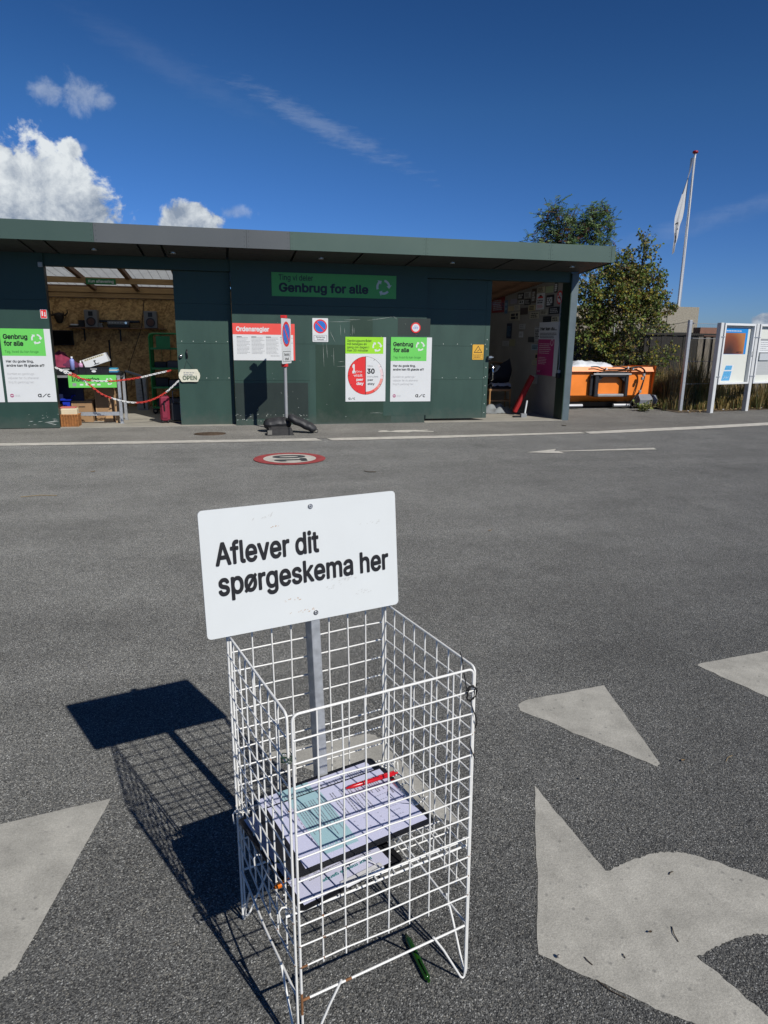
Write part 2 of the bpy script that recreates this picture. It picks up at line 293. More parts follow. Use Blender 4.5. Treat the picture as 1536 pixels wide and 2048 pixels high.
# ------------------------------------------------------------------ mesh builder
class MB:
    def __init__(s): s.v = []; s.f = []; s.m = []; s.mats = []; s.sm = []
    def mi(s, M):
        if M not in s.mats: s.mats.append(M)
        return s.mats.index(M)
    def add(s, vs, fs, M, smooth=False, T=None):
        o = len(s.v); k = s.mi(M)
        s.v += [tuple(T @ Vector(p)) if T is not None else tuple(p) for p in vs]
        for f in fs: s.f.append([i + o for i in f]); s.m.append(k); s.sm.append(smooth)
        return s
    def box(s, x0, x1, y0, y1, z0, z1, M, T=None):
        vs = [(x, y, z) for x in (x0, x1) for y in (y0, y1) for z in (z0, z1)]
        return s.add(vs, [(0, 1, 3, 2), (4, 6, 7, 5), (0, 4, 5, 1), (2, 3, 7, 6), (0, 2, 6, 4), (1, 5, 7, 3)], M, T=T)
    def rbox(s, x0, x1, y0, y1, z0, z1, M, r=0.01, T=None):      # box with chamfered vertical and horizontal edges
        a = [(x0 + r, y0), (x1 - r, y0), (x1, y0 + r), (x1, y1 - r), (x1 - r, y1), (x0 + r, y1), (x0, y1 - r), (x0, y0 + r)]
        cx, cy = (x0 + x1) / 2, (y0 + y1) / 2
        def ins(q):
            return (q[0] + (r if q[0] < cx else -r) * 0.7, q[1] + (r if q[1] < cy else -r) * 0.7)
        rings = [[(ins(q)[0], ins(q)[1], z0) for q in a], [(q[0], q[1], z0 + r) for q in a], [(q[0], q[1], z1 - r) for q in a], [(ins(q)[0], ins(q)[1], z1) for q in a]]
        vs = [p for rg in rings for p in rg]; fs = []
        for k in range(3):
            for i in range(8): fs.append((k * 8 + i, k * 8 + (i + 1) % 8, k * 8 + 8 + (i + 1) % 8, k * 8 + 8 + i))
        fs.append(tuple(range(7, -1, -1))); fs.append(tuple(range(24, 32)))
        return s.add(vs, fs, M, T=T)
    def prism(s, poly, a, b, M, axis='y', T=None):    # poly in the two other axes, extruded a..b along axis
        def P(u, v, w): return {'y': (u, w, v), 'x': (w, u, v), 'z': (u, v, w)}[axis]
        n = len(poly); vs = [P(u, v, a) for u, v in poly] + [P(u, v, b) for u, v in poly]
        fs = [tuple(range(n)), tuple(range(2 * n - 1, n - 1, -1))] + [(i, n + i, n + (i + 1) % n, (i + 1) % n) for i in range(n)]
        return s.add(vs, fs, M, T=T)
    def tube(s, pts, r, M, seg=8, caps=True, closed=False, T=None, r2=None):
        pts = [Vector(p) for p in pts]; n = len(pts); vs = []; fs = []
        up = None
        for i, p in enumerate(pts):
            if closed: d = (pts[(i + 1) % n] - pts[i - 1])
            else: d = pts[min(i + 1, n - 1)] - pts[max(i - 1, 0)]
            if d.length < 1e-9: d = Vector((0, 0, 1))
            d.normalize()
            if up is None:
                up = Vector((0, 0, 1)) if abs(d.z) < 0.9 else Vector((1, 0, 0))
            a = d.cross(up)
            if a.length < 1e-6: a = d.cross(Vector((0, 1, 0.3)))
            a.normalize(); b = a.cross(d); up = b
            rr = r if r2 is None else r + (r2 - r) * i / (n - 1)
            for k in range(seg):
                t = 2 * math.pi * k / seg; vs.append(p + a * (math.cos(t) * rr) + b * (math.sin(t) * rr))
        for i in range(n if closed else n - 1):
            j = (i + 1) % n
            for k in range(seg): fs.append((i * seg + k, i * seg + (k + 1) % seg, j * seg + (k + 1) % seg, j * seg + k))
        s.add(vs, fs, M, True, T)
        if caps and not closed:
            s.add(vs[:seg], [tuple(range(seg - 1, -1, -1))], M, False, T); s.add(vs[-seg:], [tuple(range(seg))], M, False, T)
        return s
    def cyl(s, c, r, z0, z1, M, seg=24, T=None, r1=None):
        r1 = r if r1 is None else r1
        vs = [(c[0] + r * math.cos(2 * math.pi * k / seg), c[1] + r * math.sin(2 * math.pi * k / seg), z0) for k in range(seg)] + [(c[0] + r1 * math.cos(2 * math.pi * k / seg), c[1] + r1 * math.sin(2 * math.pi * k / seg), z1) for k in range(seg)]
        s.add(vs, [(k, (k + 1) % seg, seg + (k + 1) % seg, seg + k) for k in range(seg)], M, True, T)
        return s.add(vs, [tuple(range(seg - 1, -1, -1)), tuple(range(seg, 2 * seg))], M, False, T)
    def lathe(s, prof, M, c=(0, 0), seg=20, T=None):
        vs = [(c[0] + r * math.cos(2 * math.pi * k / seg), c[1] + r * math.sin(2 * math.pi * k / seg), z) for r, z in prof for k in range(seg)]
        return s.add(vs, [(i * seg + k, i * seg + (k + 1) % seg, (i + 1) * seg + (k + 1) % seg, (i + 1) * seg + k) for i in range(len(prof) - 1) for k in range(seg)], M, True, T)
    def grid(s, fn, nu, nv, M, smooth=True, T=None):
        vs = [fn(i / nu, j / nv) for i in range(nu + 1) for j in range(nv + 1)]
        return s.add(vs, [(i * (nv + 1) + j, (i + 1) * (nv + 1) + j, (i + 1) * (nv + 1) + j + 1, i * (nv + 1) + j + 1) for i in range(nu) for j in range(nv)], M, smooth, T)
    def build(s, name, parent=None):
        me = bpy.data.meshes.new(name); me.from_pydata(s.v, [], s.f)
        for M in s.mats: me.materials.append(M)
        me.polygons.foreach_set('material_index', s.m); me.polygons.foreach_set('use_smooth', s.sm); me.update()
        o = bpy.data.objects.new(name, me); col.objects.link(o)
        if parent is not None: o.parent = parent
        return o
def tag(o, label=None, cat=None, group=None, kind=None):
    if label: o['label'] = label
    if cat: o['category'] = cat
    if group: o['group'] = group
    if kind: o['kind'] = kind
    return o
def empty(name, loc, rz=0.0, label=None, cat=None, group=None):
    o = bpy.data.objects.new(name, None); col.objects.link(o); o.location = loc; o.rotation_euler = (0, 0, rz); o.empty_display_size = 0.1
    return tag(o, label, cat, group)

# text outlines, cached
_tx = {}
def find_font():      # the face Blender ships with for its own interface; the built-in face if it is missing
    import os
    for kind in ('LOCAL', 'SYSTEM'):
        try:
            f = os.path.join(bpy.utils.resource_path(kind), 'datafiles', 'fonts', 'Inter.woff2')
            if os.path.isfile(f): return bpy.data.fonts.load(f)
        except Exception: pass
    return None
FONT = find_font()
def inside(p, poly):
    c = False; n = len(poly); j = n - 1
    for i in range(n):
        (xi, yi), (xj, yj) = poly[i], poly[j]
        if (yi > p[1]) != (yj > p[1]) and p[0] < (xj - xi) * (p[1] - yi) / (yj - yi) + xi: c = not c
        j = i
    return c
def text_geo(sx, bold=0.0):
    if sx in _tx: return _tx[sx]
    cu = bpy.data.curves.new('lettering', 'FONT'); cu.body = sx; cu.size = 1.0; cu.resolution_u = 3; cu.fill_mode = 'NONE'
    if FONT: cu.font = FONT
    ob = bpy.data.objects.new('lettering', cu); col.objects.link(ob)
    dg = bpy.context.evaluated_depsgraph_get(); me = bpy.data.meshes.new_from_object(ob.evaluated_get(dg))
    P = [(v.co.x, v.co.y) for v in me.vertices]; nb = {}
    for e in me.edges:
        i, j = e.vertices; nb.setdefault(i, []).append(j); nb.setdefault(j, []).append(i)
    bpy.data.objects.remove(ob); bpy.data.curves.remove(cu); bpy.data.meshes.remove(me)
    seen = set(); loops = []
    for i in nb:
        if i in seen: continue
        lp = [i]; seen.add(i); cur = i
        while True:
            nx = [k for k in nb[cur] if k not in seen]
            if not nx: break
            cur = nx[0]; seen.add(cur); lp.append(cur)
        if len(lp) > 2:        # keep the winding of the original outline: vertex numbers rise along it
            if sum(1 for a_, b_ in zip(lp, lp[1:]) if b_ == a_ + 1) < len(lp) / 2: lp.reverse()
            loops.append([P[k] for k in lp])
    ar = lambda L: sum(L[i - 1][0] * L[i][1] - L[i][0] * L[i - 1][1] for i in range(len(L))) / 2
    if not loops: _tx[sx] = ([], []); return _tx[sx]
    big = max(loops, key=lambda L: abs(ar(L))); sgn = 1 if ar(big) > 0 else -1
    outs = [L for L in loops if ar(L) * sgn > 0]; holes = [L for L in loops if ar(L) * sgn <= 0]
    vs, fs = [], []
    from mathutils.geometry import tessellate_polygon
    for L in outs:
        hs_ = [h for h in holes if inside(h[0], L)]
        pl = [[Vector((x, y, 0)) for x, y in q] for q in [L] + hs_]; flat = [p for q in pl for p in q]; o = len(vs)
        vs += [(p.x, p.y) for p in flat]
        for t in tessellate_polygon(pl):
            a_, b_, c_ = (flat[k] for k in t)
            if (b_ - a_).cross(c_ - a_).z < 0: t = (t[0], t[2], t[1])
            fs.append(tuple(k + o for k in t))
    _tx[sx] = (vs, fs); return _tx[sx]
CAPH = max(v[1] for v in text_geo('H')[0])      # cap height of the face at size 1

class Plate(MB):          # a flat sign in its own plane: x right, z up, face towards -y; origin = lower left corner of the face
    def __init__(s, w, h, M, th=0.004, rad=0.0):
        super().__init__(); s.w, s.h = w, h
        if rad > 0:
            pts = []
            for cx, cz, a0 in ((w - rad, h - rad, 0), (rad, h - rad, 90), (rad, rad, 180), (w - rad, rad, 270)):
                for k in range(6): a = R(a0 + 18 * k); pts.append((cx + rad * math.cos(a), cz + rad * math.sin(a)))
            s.prism(pts, 0, th, M, 'y')
        else: s.box(0, w, 0, th, 0, h, M)
    def flat(s, pts, M, layer=1):
        y = -0.0007 * layer
        return s.add([(x, y, z) for x, z in pts], [tuple(range(len(pts)))], M)
    def rect(s, x0, z0, x1, z1, M, layer=1): return s.flat([(x0, z0), (x1, z0), (x1, z1), (x0, z1)], M, layer)
    def disc(s, cx, cz, r, M, layer=1, a0=0, a1=360, rz=None, seg=36):
        rz = rz or r; full = abs(a1 - a0) >= 360
        pts = [(cx + r * math.cos(R(a0 + (a1 - a0) * k / seg)), cz + rz * math.sin(R(a0 + (a1 - a0) * k / seg))) for k in range(seg if full else seg + 1)]
        if not full: pts.append((cx, cz))
        return s.flat(pts, M, layer)
    def ring(s, cx, cz, r0, r1, M, layer=1, a0=0, a1=360, seg=36, k=1.0):
        y = -0.0007 * layer; vs = []
        for i in range(seg + 1):
            a = R(a0 + (a1 - a0) * i / seg)
            vs += [(cx + r0 * math.cos(a), y, cz + k * r0 * math.sin(a)), (cx + r1 * math.cos(a), y, cz + k * r1 * math.sin(a))]
        return s.add(vs, [(2 * i, 2 * i + 1, 2 * i + 3, 2 * i + 2) for i in range(seg)], M)
    def text(s, sx, x, z, cap, M, width=None, bold=0.0, layer=2, align='l', shear=0.0):
        vs, fs = text_geo(sx)
        if not vs: return s
        k = cap / CAPH; bd = bold * 1.25; x0 = min(v[0] for v in vs) - bd; x1 = max(v[0] for v in vs) + bd
        kx = k if width is None else width / (x1 - x0)
        W = (x1 - x0) * kx; off = x - x0 * kx - (W if align == 'r' else W / 2 if align == 'c' else 0)
        dirs = [(0, 0)] if bold <= 0 else [(bd * math.cos(t), bd * math.sin(t)) for t in [math.pi * (2 * q + 1) / 8 for q in range(8)]]
        for q, (dx, dz) in enumerate(dirs):       # heavier strokes: the outline struck several times, a hair apart
            s.add([(off + (v[0] + dx) * kx, -0.0007 * layer - 0.00002 * q, z + (v[1] + dz) * k) for v in vs], fs, M)
        return s
    def lines(s, x0, x1, z1, n, dz, hgt, M, layer=2, seed=1):    # rows of print too small to read
        rn = random.Random(seed)
        for i in range(n):
            z = z1 - i * dz; x = x0; end = x1 - (x1 - x0) * rn.random() * 0.3
            while x < end:
                wd = hgt * (1.5 + rn.random() * 4.0); s.rect(x, z - hgt, min(x + wd, end), z, M, layer); x += wd + hgt * 0.8
        return s
    def arrows(s, cx, cz, r, M, layer=2, wd=0.30):      # three arrows chasing round a circle
        for k in range(3):
            a = 90 + 120 * k + 22
            s.ring(cx, cz, r * (1 - wd), r, M, layer, a + 22, a + 88, 10)
            t = R(a + 22); c, q = math.cos(t), math.sin(t); rm = r * (1 - wd / 2)
            tip = (cx + rm * math.cos(t - 0.48), cz + rm * math.sin(t - 0.48))
            s.flat([(cx + r * (1 - wd * 1.75) * c, cz + r * (1 - wd * 1.75) * q), tip, (cx + r * (1 + wd * 0.75) * c, cz + r * (1 + wd * 0.75) * q)], M, layer)
        return s
    def logo(s, x, z, hgt, M, layer=2):                 # the small a, slash, c mark
        r = hgt / 2; t = hgt * 0.24
        s.ring(x + r, z + r, r - t, r, M, layer); s.rect(x + 2 * r - t, z, x + 2 * r, z + 2 * r, M, layer + 1)
        x2 = x + 2.25 * r
        s.flat([(x2, z), (x2 + t * 1.3, z), (x2 + 2.9 * r, z + 2 * r), (x2 + 2.9 * r - t * 1.3, z + 2 * r)], M, layer)
        s.ring(x2 + 3.9 * r, z + r, r - t, r, M, layer, 45, 315)
        return s
    def put(s, name, loc, rz, label, cat, group=None, parent=None):
        o = s.build(name, parent); o.location = loc; o.rotation_euler = (0, 0, rz)
        return tag(o, label, cat, group)

def smooth_noise(x, y, z): return mnoise.noise(Vector((x, y, z)))
YW = 11.62                     # plane of the front wall
def soff(y): return 2.598 - 0.0785 * (y - YW)      # underside of the single-pitch roof
# ------------------------------------------------------------------ ground and markings
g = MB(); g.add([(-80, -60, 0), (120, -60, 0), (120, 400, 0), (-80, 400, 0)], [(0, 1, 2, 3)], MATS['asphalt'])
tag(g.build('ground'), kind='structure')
g = MB(); edge = [Gp(-400, 898), Gp(0, 888), Gp(640, 877), Gp(1140, 866), Gp(1250, 862), Gp(1536, 846), Gp(2000, 822)]
vs = [(p.x, p.y, 0.004) for p in edge] + [(22, 14.0, 0.004), (12.0, 13.1, 0.004), (9.3, 13.0, 0.004), (9.2, 15.2, 0.004), (6.1, 15.2, 0.004), (6.1, 11.66, 0.004), (-9, 11.66, 0.004)]
g.add(vs, [tuple(range(len(vs)))], MATS['walk_asphalt']); tag(g.build('pavement'), kind='structure')
# soil verge under the fence and the boards
SOIL = mat('soil', (0.105, 0.078, 0.05), 0.95, var=0.4, vscale=14, bump=0.8, bscale=30)
g = MB()
def soil(u, v):
    x = 9.15 + u * 16; y0 = 12.55 + (x - 9.2) * 0.16; y = y0 + v * 6.0
    return (x, y, 0.008 + 0.05 * v + 0.035 * (smooth_noise(x * 2.2, y * 2.2, 0) + 0.4) * min(1, v * 6))
g.grid(soil, 70, 30, SOIL); tag(g.build('verge'), kind='structure')

RW = MATS['road_white']
def marking(name, pts, M, label, cat='road marking', z=0.006, group=None):
    if M is RW: z = 0.0012
    b = MB(); vs = [(p[0], p[1], z) for p in pts]
    b.add(vs, [tuple(range(len(vs)))], M); o = b.build(name); return tag(o, label, cat, group)
def pix(pl): return [Gp(*p) for p in pl]
def ragged(pts, amt, n, seed, edges=None):        # wear along the rims of old paint
    rn = random.Random(seed); out = []
    for i, p in enumerate(pts):
        q = pts[(i + 1) % len(pts)]; a = Vector((p[0], p[1])); b = Vector((q[0], q[1])); d = b - a; nrm = Vector((-d.y, d.x)).normalized()
        k = amt * (1.0 if edges is None or i in edges else 0.25); w = 0.0
        for j in range(n):
            t = j / n; w = 0.6 * w + rn.uniform(-1, 1) * k
            out.append(a + d * t + nrm * (w if j else 0))
    return out
W1 = MATS['line_white']; RW = MATS['road_white']
marking('edge_line', ragged(pix([(-300, 892), (0, 887.5), (320, 882.5), (632, 877.2), (645, 881.8), (320, 887.2), (0, 892.5), (-300, 897)]), 0.006, 8, 1), W1, 'long white road line in front of the left doorway and the sandbags')
marking('edge_line', ragged(pix([(654, 877), (900, 871.5), (1160, 864.7), (1172, 867), (900, 876), (665, 881.5)]), 0.006, 8, 2), W1, 'white road line in front of the green posters and the walking figure')
marking('edge_line', ragged(pix([(1170, 864.2), (1260, 859.5), (1400, 853), (1536, 845.5), (1900, 826), (1900, 832), (1536, 851), (1400, 858.5), (1260, 865), (1180, 868)]), 0.006, 6, 3), W1, 'white road line curving away past the notice boards')
ang_t = []
marking('triangle_marking', ragged(pix([(1037, 1408), (1050, 1401), (1208, 1371), (1320, 1528), (1314, 1534), (1039, 1421)]), 0.006, 14, 4, (4,)), RW, 'worn grey-white triangle right of the wire basket, its long edge ragged', group='give way triangles on the asphalt')
marking('triangle_marking', ragged([Vector((p.x, p.y)) for p in (Gp(1395, 1331), Gp(1400, 1327), Gp(1536, 1302), Gp(1555, 1299), Gp(1660, 1440), Gp(1650, 1446))], 0.006, 14, 5, (5,)), RW, 'grey-white triangle cut by the right rim of the photo', group='give way triangles on the asphalt')
a, b2 = Gp(222, 1597), Gp(30, 1942); d = (Gp(0, 1649) - a).normalized()
marking('triangle_marking', ragged([a, a + d * 0.43, b2 + Vector((-0.03, -0.02, 0)), b2], 0.005, 14, 6, (2,)), RW, 'grey-white triangle cut by the left rim, below the basket shadow', group='give way triangles on the asphalt')
a = Gp(757, 1477); d = (Gp(560, 1503) - a).normalized()
marking('triangle_marking', ragged([a, Gp(748, 1470), Gp(735, 1468), a + d * 0.42, a + Vector((0.16, -0.52, 0))], 0.005, 14, 7, (3,)), RW, 'grey-white triangle lying behind and under the wire basket', group='give way triangles on the asphalt')
ar = pix([(1069, 1571.5), (1211, 1742), (1255, 1724), (1303, 1708), (1330, 1704.5), (1354, 1704), (1389, 1710), (1440, 1726), (1536, 1761), (1700, 1835), (1700, 1930), (1580, 1880), (1536, 1869), (1506, 1867.5), (1467, 1879), (1430, 1893), (1392, 1912.5), (1525, 2024), (1610, 2110), (1590, 2130), (1389, 2048), (1290, 2006), (1077, 1908.6)])
marking('arrow_marking', ragged(ar, 0.0030, 14, 8), RW, 'large grey-white turn arrow in the bottom right corner, black specks on it')
marking('arrow_marking', ragged(pix([(1054, 905.5), (1112, 898.5), (1108, 902.8), (1308, 896.2), (1312, 899.5), (1118, 903.8), (1130, 907.5)]), 0.004, 5, 9), W1, 'small white arrow far along the lane, pointing left')
# speed limit roundel painted on the lane
c = (Gp(507.5, 918) + Gp(651, 918)) / 2; rx = (Gp(651, 918) - Gp(507.5, 918)).length / 2
ry = abs(Gp(578, 906).y - Gp(578, 930).y) / 2
e = empty('speed_marking', (c.x, c.y, 0), 0, 'round red and white painted speed limit reading 10 on the lane', 'road marking')
def flat_ring(r0, r1, M, z, nm):
    b = MB(); n = 56; vs = []
    for i in range(n):
        t = 2 * math.pi * i / n; cx, sy = math.cos(t), math.sin(t)
        vs += [(r0 * rx * cx, r0 * ry * sy, z), (r1 * rx * cx, r1 * ry * sy, z)]
    b.add(vs, [(2 * i, 2 * i + 1, (2 * i + 3) % (2 * n), (2 * i + 2) % (2 * n)) for i in range(n)], M); return b.build(nm, e)
flat_ring(0.73, 1.0, MATS['line_red'], 0.008, 'red_ring'); flat_ring(0.001, 0.735, W1, 0.0095, 'white_field')
b = MB(); vs_, fs_ = text_geo('10'); x0 = min(v[0] for v in vs_); x1 = max(v[0] for v in vs_)
k = 0.50 * rx * 2 * 0.55 / (CAPH)
for q in range(8):
    dx, dy = .05 * math.cos(q * math.pi / 4 + .39), .035 * math.sin(q * math.pi / 4 + .39)
    b.add([(-(v[1] + dy - CAPH / 2) * 0.80 * rx / CAPH, (v[0] + dx - (x0 + x1) / 2) * 0.95 * ry / (x1 - x0), 0.0108 + .00004 * q) for v in vs_], fs_, MATS['line_dark'])
b.build('numerals', e)
# walking figure in front of the wall
wk = pix([(756, 863.2), (762, 861.6), (772, 861.4), (778, 862.6), (782, 862.9), (792, 861.2), (815, 860.6), (832, 860.3), (838, 860.8), (855, 860.2), (857, 861.2), (842, 862.4), (866, 862.9), (868, 864), (846, 864.1), (826, 863.4), (815, 865.3), (795, 864.9), (780, 864.0), (768, 864.6), (758, 864.4)])
marking('walker_marking', wk, W1, 'small cream walking figure painted in front of the green wall')
# manhole cover
c = Gp(420, 868.6); b = MB(); RUST = mat('rusty_iron', (0.11, 0.075, 0.05), 0.7, metal=0.3, var=0.35, vscale=14, bump=0.5, bscale=30)
b.cyl((0, 0), 0.255, 0.002, 0.012, RUST, 32); b.cyl((0, 0), 0.205, 0.012, 0.016, RUST, 32)
for i in range(-3, 4):
    for j in range(-3, 4):
        if i * i + j * j < 9.5: b.box(i * .052 - .018, i * .052 + .018, j * .052 - .018, j * .052 + .018, 0.016, 0.02, RUST)
o = b.build('manhole_cover'); o.location = (c.x, c.y, 0.002); o.scale = (0.92, 0.62, 1); tag(o, 'round rusty manhole cover in the pavement beside the green sliding door', 'manhole')

# ------------------------------------------------------------------ the shed
shed = empty('recycling_shed', (0, YW, 0), 0, 'long flat-roofed dark green shed with two open doorways', 'building')
def part(mb, name): return offset_build(mb, name, shed)
def offset_build(mb, name, parent):
    o = mb.build(name, parent); o.matrix_parent_inverse = parent.matrix_basis.inverted(); return o
bpy.context.view_layer.update()
def boards(mb, x0, x1, rows, y0, y1, mats, gap=0.003):
    for i, (za, zb) in enumerate(rows):
        mb.box(x0, x1, y0, y1, za + (gap if i else 0), zb, mats[i % len(mats)])
ROWS = [(0.0, 0.735), (0.735, 1.325), (1.325, 1.93), (1.93, 2.63)]
XL, XO0, XD1, XC0, XC1, XD2, XR = -9.0, -2.545, -0.715, 0.165, 3.40, 4.60, 6.03
b = MB(); boards(b, XL, XO0, ROWS, YW, YW + 0.04, [GREEN, GREEN, GREEN, GREEN]); b.box(XL, XO0 - 0.004, YW + 0.041, YW + 0.16, 0, 2.62, GREEN)
b.box(XO0 - 0.03, XO0 + 0.0, YW + 0.042, YW + 0.16, 0, 2.62, BLKP)
part(b, 'front_wall')
b = MB(); boards(b, XC0, XC1, ROWS, YW, YW + 0.03, [GREEN, GREEN, GREEN, GREEN]); b.box(XC0 + 0.004, XC1 - 0.004, YW + 0.031, YW + 0.12, 0.0, 2.62, GREEN_G)
# repainted patches, each a thin skim of its own
def patch(px0, py0, px1, py1, M, k):
    p, q = Wp(px0, py0, YW), Wp(px1, py1, YW); b.box(p.x, q.x, YW - 0.0008 * k, YW, min(p.z, q.z), max(p.z, q.z), M)
patch(631, 689, 782, 843, GREEN_D, 2); patch(700, 634, 745, 690, GREEN_D, 3); patch(470, 766, 617, 836, GREEN_G, 4)
patch(632, 636, 702, 690, GREEN_L, 1); patch(796, 636, 860, 672, GREEN_G, 2); patch(618, 700, 632, 842, GREEN_L, 1); patch(768, 690, 862, 830, GREEN, 3)
part(b, 'front_wall')
# scratches and chipped paint
CHIP = mat('bare_chips', (0.52, 0.56, 0.52), 0.6); b = MB(); rn = random.Random(3)
def scratch(px0, py0, px1, py1, w=0.0035, Y=YW - 0.005):
    p, q = Wp(px0, py0, Y), Wp(px1, py1, Y); d = (q - p); n = Vector((-d.z, 0, d.x)).normalized() * w / 2
    mid = (p + q) / 2 + Vector((0, 0, rn.uniform(-.004, .004)))
    b.add([p - n * .2, mid - n, q - n * .2, q + n * .2, mid + n, p + n * .2], [(0, 1, 4, 5), (1, 2, 3, 4)], CHIP)
for s_ in ((658, 643.5, 702, 643), (681, 650, 681.5, 671), (689, 656, 689.5, 668), (705, 650, 704.6, 672), (660, 662, 670, 684), (653, 687, 655, 716), (667, 696, 668, 732), (674, 733, 705, 732.5), (646, 686, 648, 733), (735, 641, 789, 633), (740, 826, 766, 826), (688, 640, 720, 639), (676, 724, 688, 723), (708, 655, 708, 668), (785, 632, 794, 638)):
    scratch(*s_)
for i in range(46):
    x, y = rn.uniform(470, 618), rn.choice([829.5, 839, 841, 832]) + rn.uniform(-1.2, 1.2); scratch(x, y, x + rn.uniform(1, 4), y + rn.uniform(-.6, .6), rn.uniform(.003, .012))
for i in range(40):
    x, y = rn.uniform(470, 860), rn.uniform(640, 842); scratch(x, y, x + rn.uniform(-1, 3), y + rn.uniform(-2, 2), rn.uniform(.002, .006))
for i in range(16):
    x, y = rn.uniform(55, 118), rn.uniform(826, 852); scratch(x, y, x + rn.uniform(1, 9), y + rn.uniform(-1, 1), rn.uniform(.003, .008))
scratch(90, 845, 117, 843, 0.012); scratch(95, 846, 112, 849, 0.008)
tag(part(b, 'paint_scratches'), kind='stuff')
# lintel over the doorways and the dark door track
for a0, a1 in ((XO0, XC0), (XC1, XR)):
    b = MB(); b.box(a0, a1, YW + 0.035, YW + 0.2, 2.425, 2.62, GREEN); part(b, 'lintel')
# sliding doors, a hand deeper than the wall
def door(x0, x1, z0, ztop, nm):
    b = MB(); rows = [(z0, 0.735), (0.735, 1.315), (1.315, 1.93), (1.93, ztop)]
    boards(b, x0, x1, rows, YW + 0.125, YW + 0.165, [GREEN_L, GREEN_L, GREEN_L, GREEN_L]); b.box(x0 + 0.004, x1 - 0.004, YW + 0.166, YW + 0.19, z0 + 0.004, ztop, GREEN_G)
    for zz in (0.735, 1.315):
        for k in range(5):
            xx = x0 + 0.08 + (x1 - x0 - 0.16) * k / 4; b.cyl((0, 0), 0.007, 0, 0.004, CHIP, 8, T=Matrix.Translation((xx, YW + 0.125, zz + 0.035)) @ Matrix.Rotation(R(90), 4, 'X'))
    return part(b, nm)
d1 = door(XD1, XC0 - 0.005, 0.0, 2.42, 'sliding_door'); d2 = door(XC1 + 0.01, XD2, 0.055, 2.42, 'sliding_door')
yd = YW + 0.125
def sub(mb, name, par):
    o = mb.build(name, par)
    if par is shed: o.matrix_parent_inverse = shed.matrix_basis.inverted()
    return o
p = Wp(374, 706, yd); b = MB(); b.tube([(p.x, yd - .004, p.z + .05), (p.x, yd - .04, p.z + .03), (p.x + .004, yd - .045, p.z - .05), (p.x + .002, yd - .01, p.z - .075)], .011, BLKP); sub(b, 'handle', d1)
p = Wp(362, 712, yd); b = MB(); b.lathe([(0, .05), (.02, .05), (.03, .02), (.034, 0)], CHROME, T=Matrix.Translation((p.x, yd, p.z)) @ Matrix.Rotation(R(90), 4, 'X')); sub(b, 'lock', d1)
p = Wp(979, 716, yd); b = MB(); b.box(p.x - .05, p.x + .01, yd - .05, yd - .001, p.z - .03, p.z + .03, BLKP); b.box(p.x - .03, p.x + .03, yd - .056, yd - .01, p.z + .0, p.z + .034, CHROME); b.tube([(p.x + .02, yd - .03, p.z + .02), (p.x + .06, yd - .03, p.z + .01)], .01, CHROME); sub(b, 'lock', d2)
p, q = Wp(981, 729, yd), Wp(981, 761, yd); b = MB(); b.tube([(p.x + .02, yd + .02, p.z), (p.x + .035, yd - .03, p.z - .02), (q.x + .03, yd - .03, q.z + .02), (q.x + .02, yd + .02, q.z)], .012, CHROME); sub(b, 'handle', d2)
p = Wp(965, 700, yd); b = MB(); b.box(XD2 - 0.09, XD2 - 0.086, yd - 0.003, yd, 0.06, 2.42, GREEN_D)
for k in range(9): b.cyl((0, 0), 0.008, 0, 0.005, CHIP, 8, T=Matrix.Translation((XD2 - 0.045, yd, 0.15 + k * 0.16)) @ Matrix.Rotation(R(90), 4, 'X'))
sub(b, 'edge_trim', d2)
# fascia in three paints, soffit, lamps
YF = 10.63; XE = Wp(1232, 494, YF).x; zt0, zb0 = 2.912, 2.664
xs = [-9.0, Wp(187, 470, YF).x, Wp(580, 480, YF).x, XE - 0.07]
for i, M in enumerate((FASC_D, FASC_S, FASC_G)):
    b = MB(); cuts = [xs[i]]
    step = 2.05
    while cuts[-1] + step < xs[i + 1] - 0.4: cuts.append(cuts[-1] + step)
    cuts.append(xs[i + 1])
    for a0, a1 in zip(cuts[:-1], cuts[1:]):
        b.box(a0 + 0.0015, a1 - 0.0015, YF, YF + 0.02, zb0, zt0, M)
        for xx in (a0 + 0.03, a1 - 0.03):
            for zz in (zb0 + .03, zb0 + .09, zb0 + .15, zt0 - .03): b.cyl((0, 0), 0.004, 0, 0.003, BLKP, 6, T=Matrix.Translation((xx, YF, zz)) @ Matrix.Rotation(R(90), 4, 'X'))
    part(b, 'fascia')
b = MB(); b.box(XE - 0.066, XE, YF, YF + 0.02, zb0, zt0, FASC_G)
b.add([(XE, YF + .02, zb0), (XE, YF + .02, zt0), (XE, 15.9, zt0 - .4), (XE, 15.9, zb0 - .4)], [(0, 1, 2, 3)], FASC_G); part(b, 'fascia')
b = MB(); b.box(XL, XE - 0.003, YF + 0.021, YF + 0.06, zt0 - 0.03, zt0 + 0.004, FASC_D); part(b, 'roof_edging')
b = MB(); xx = XL
cutp = [Wp(p, 520, 11.3).x for p in (62, 110, 285, 330, 455, 585, 712, 820, 1000, 1090)]
cutp = sorted(cutp + [XL, XE - 0.025, -5.2, -7.0])
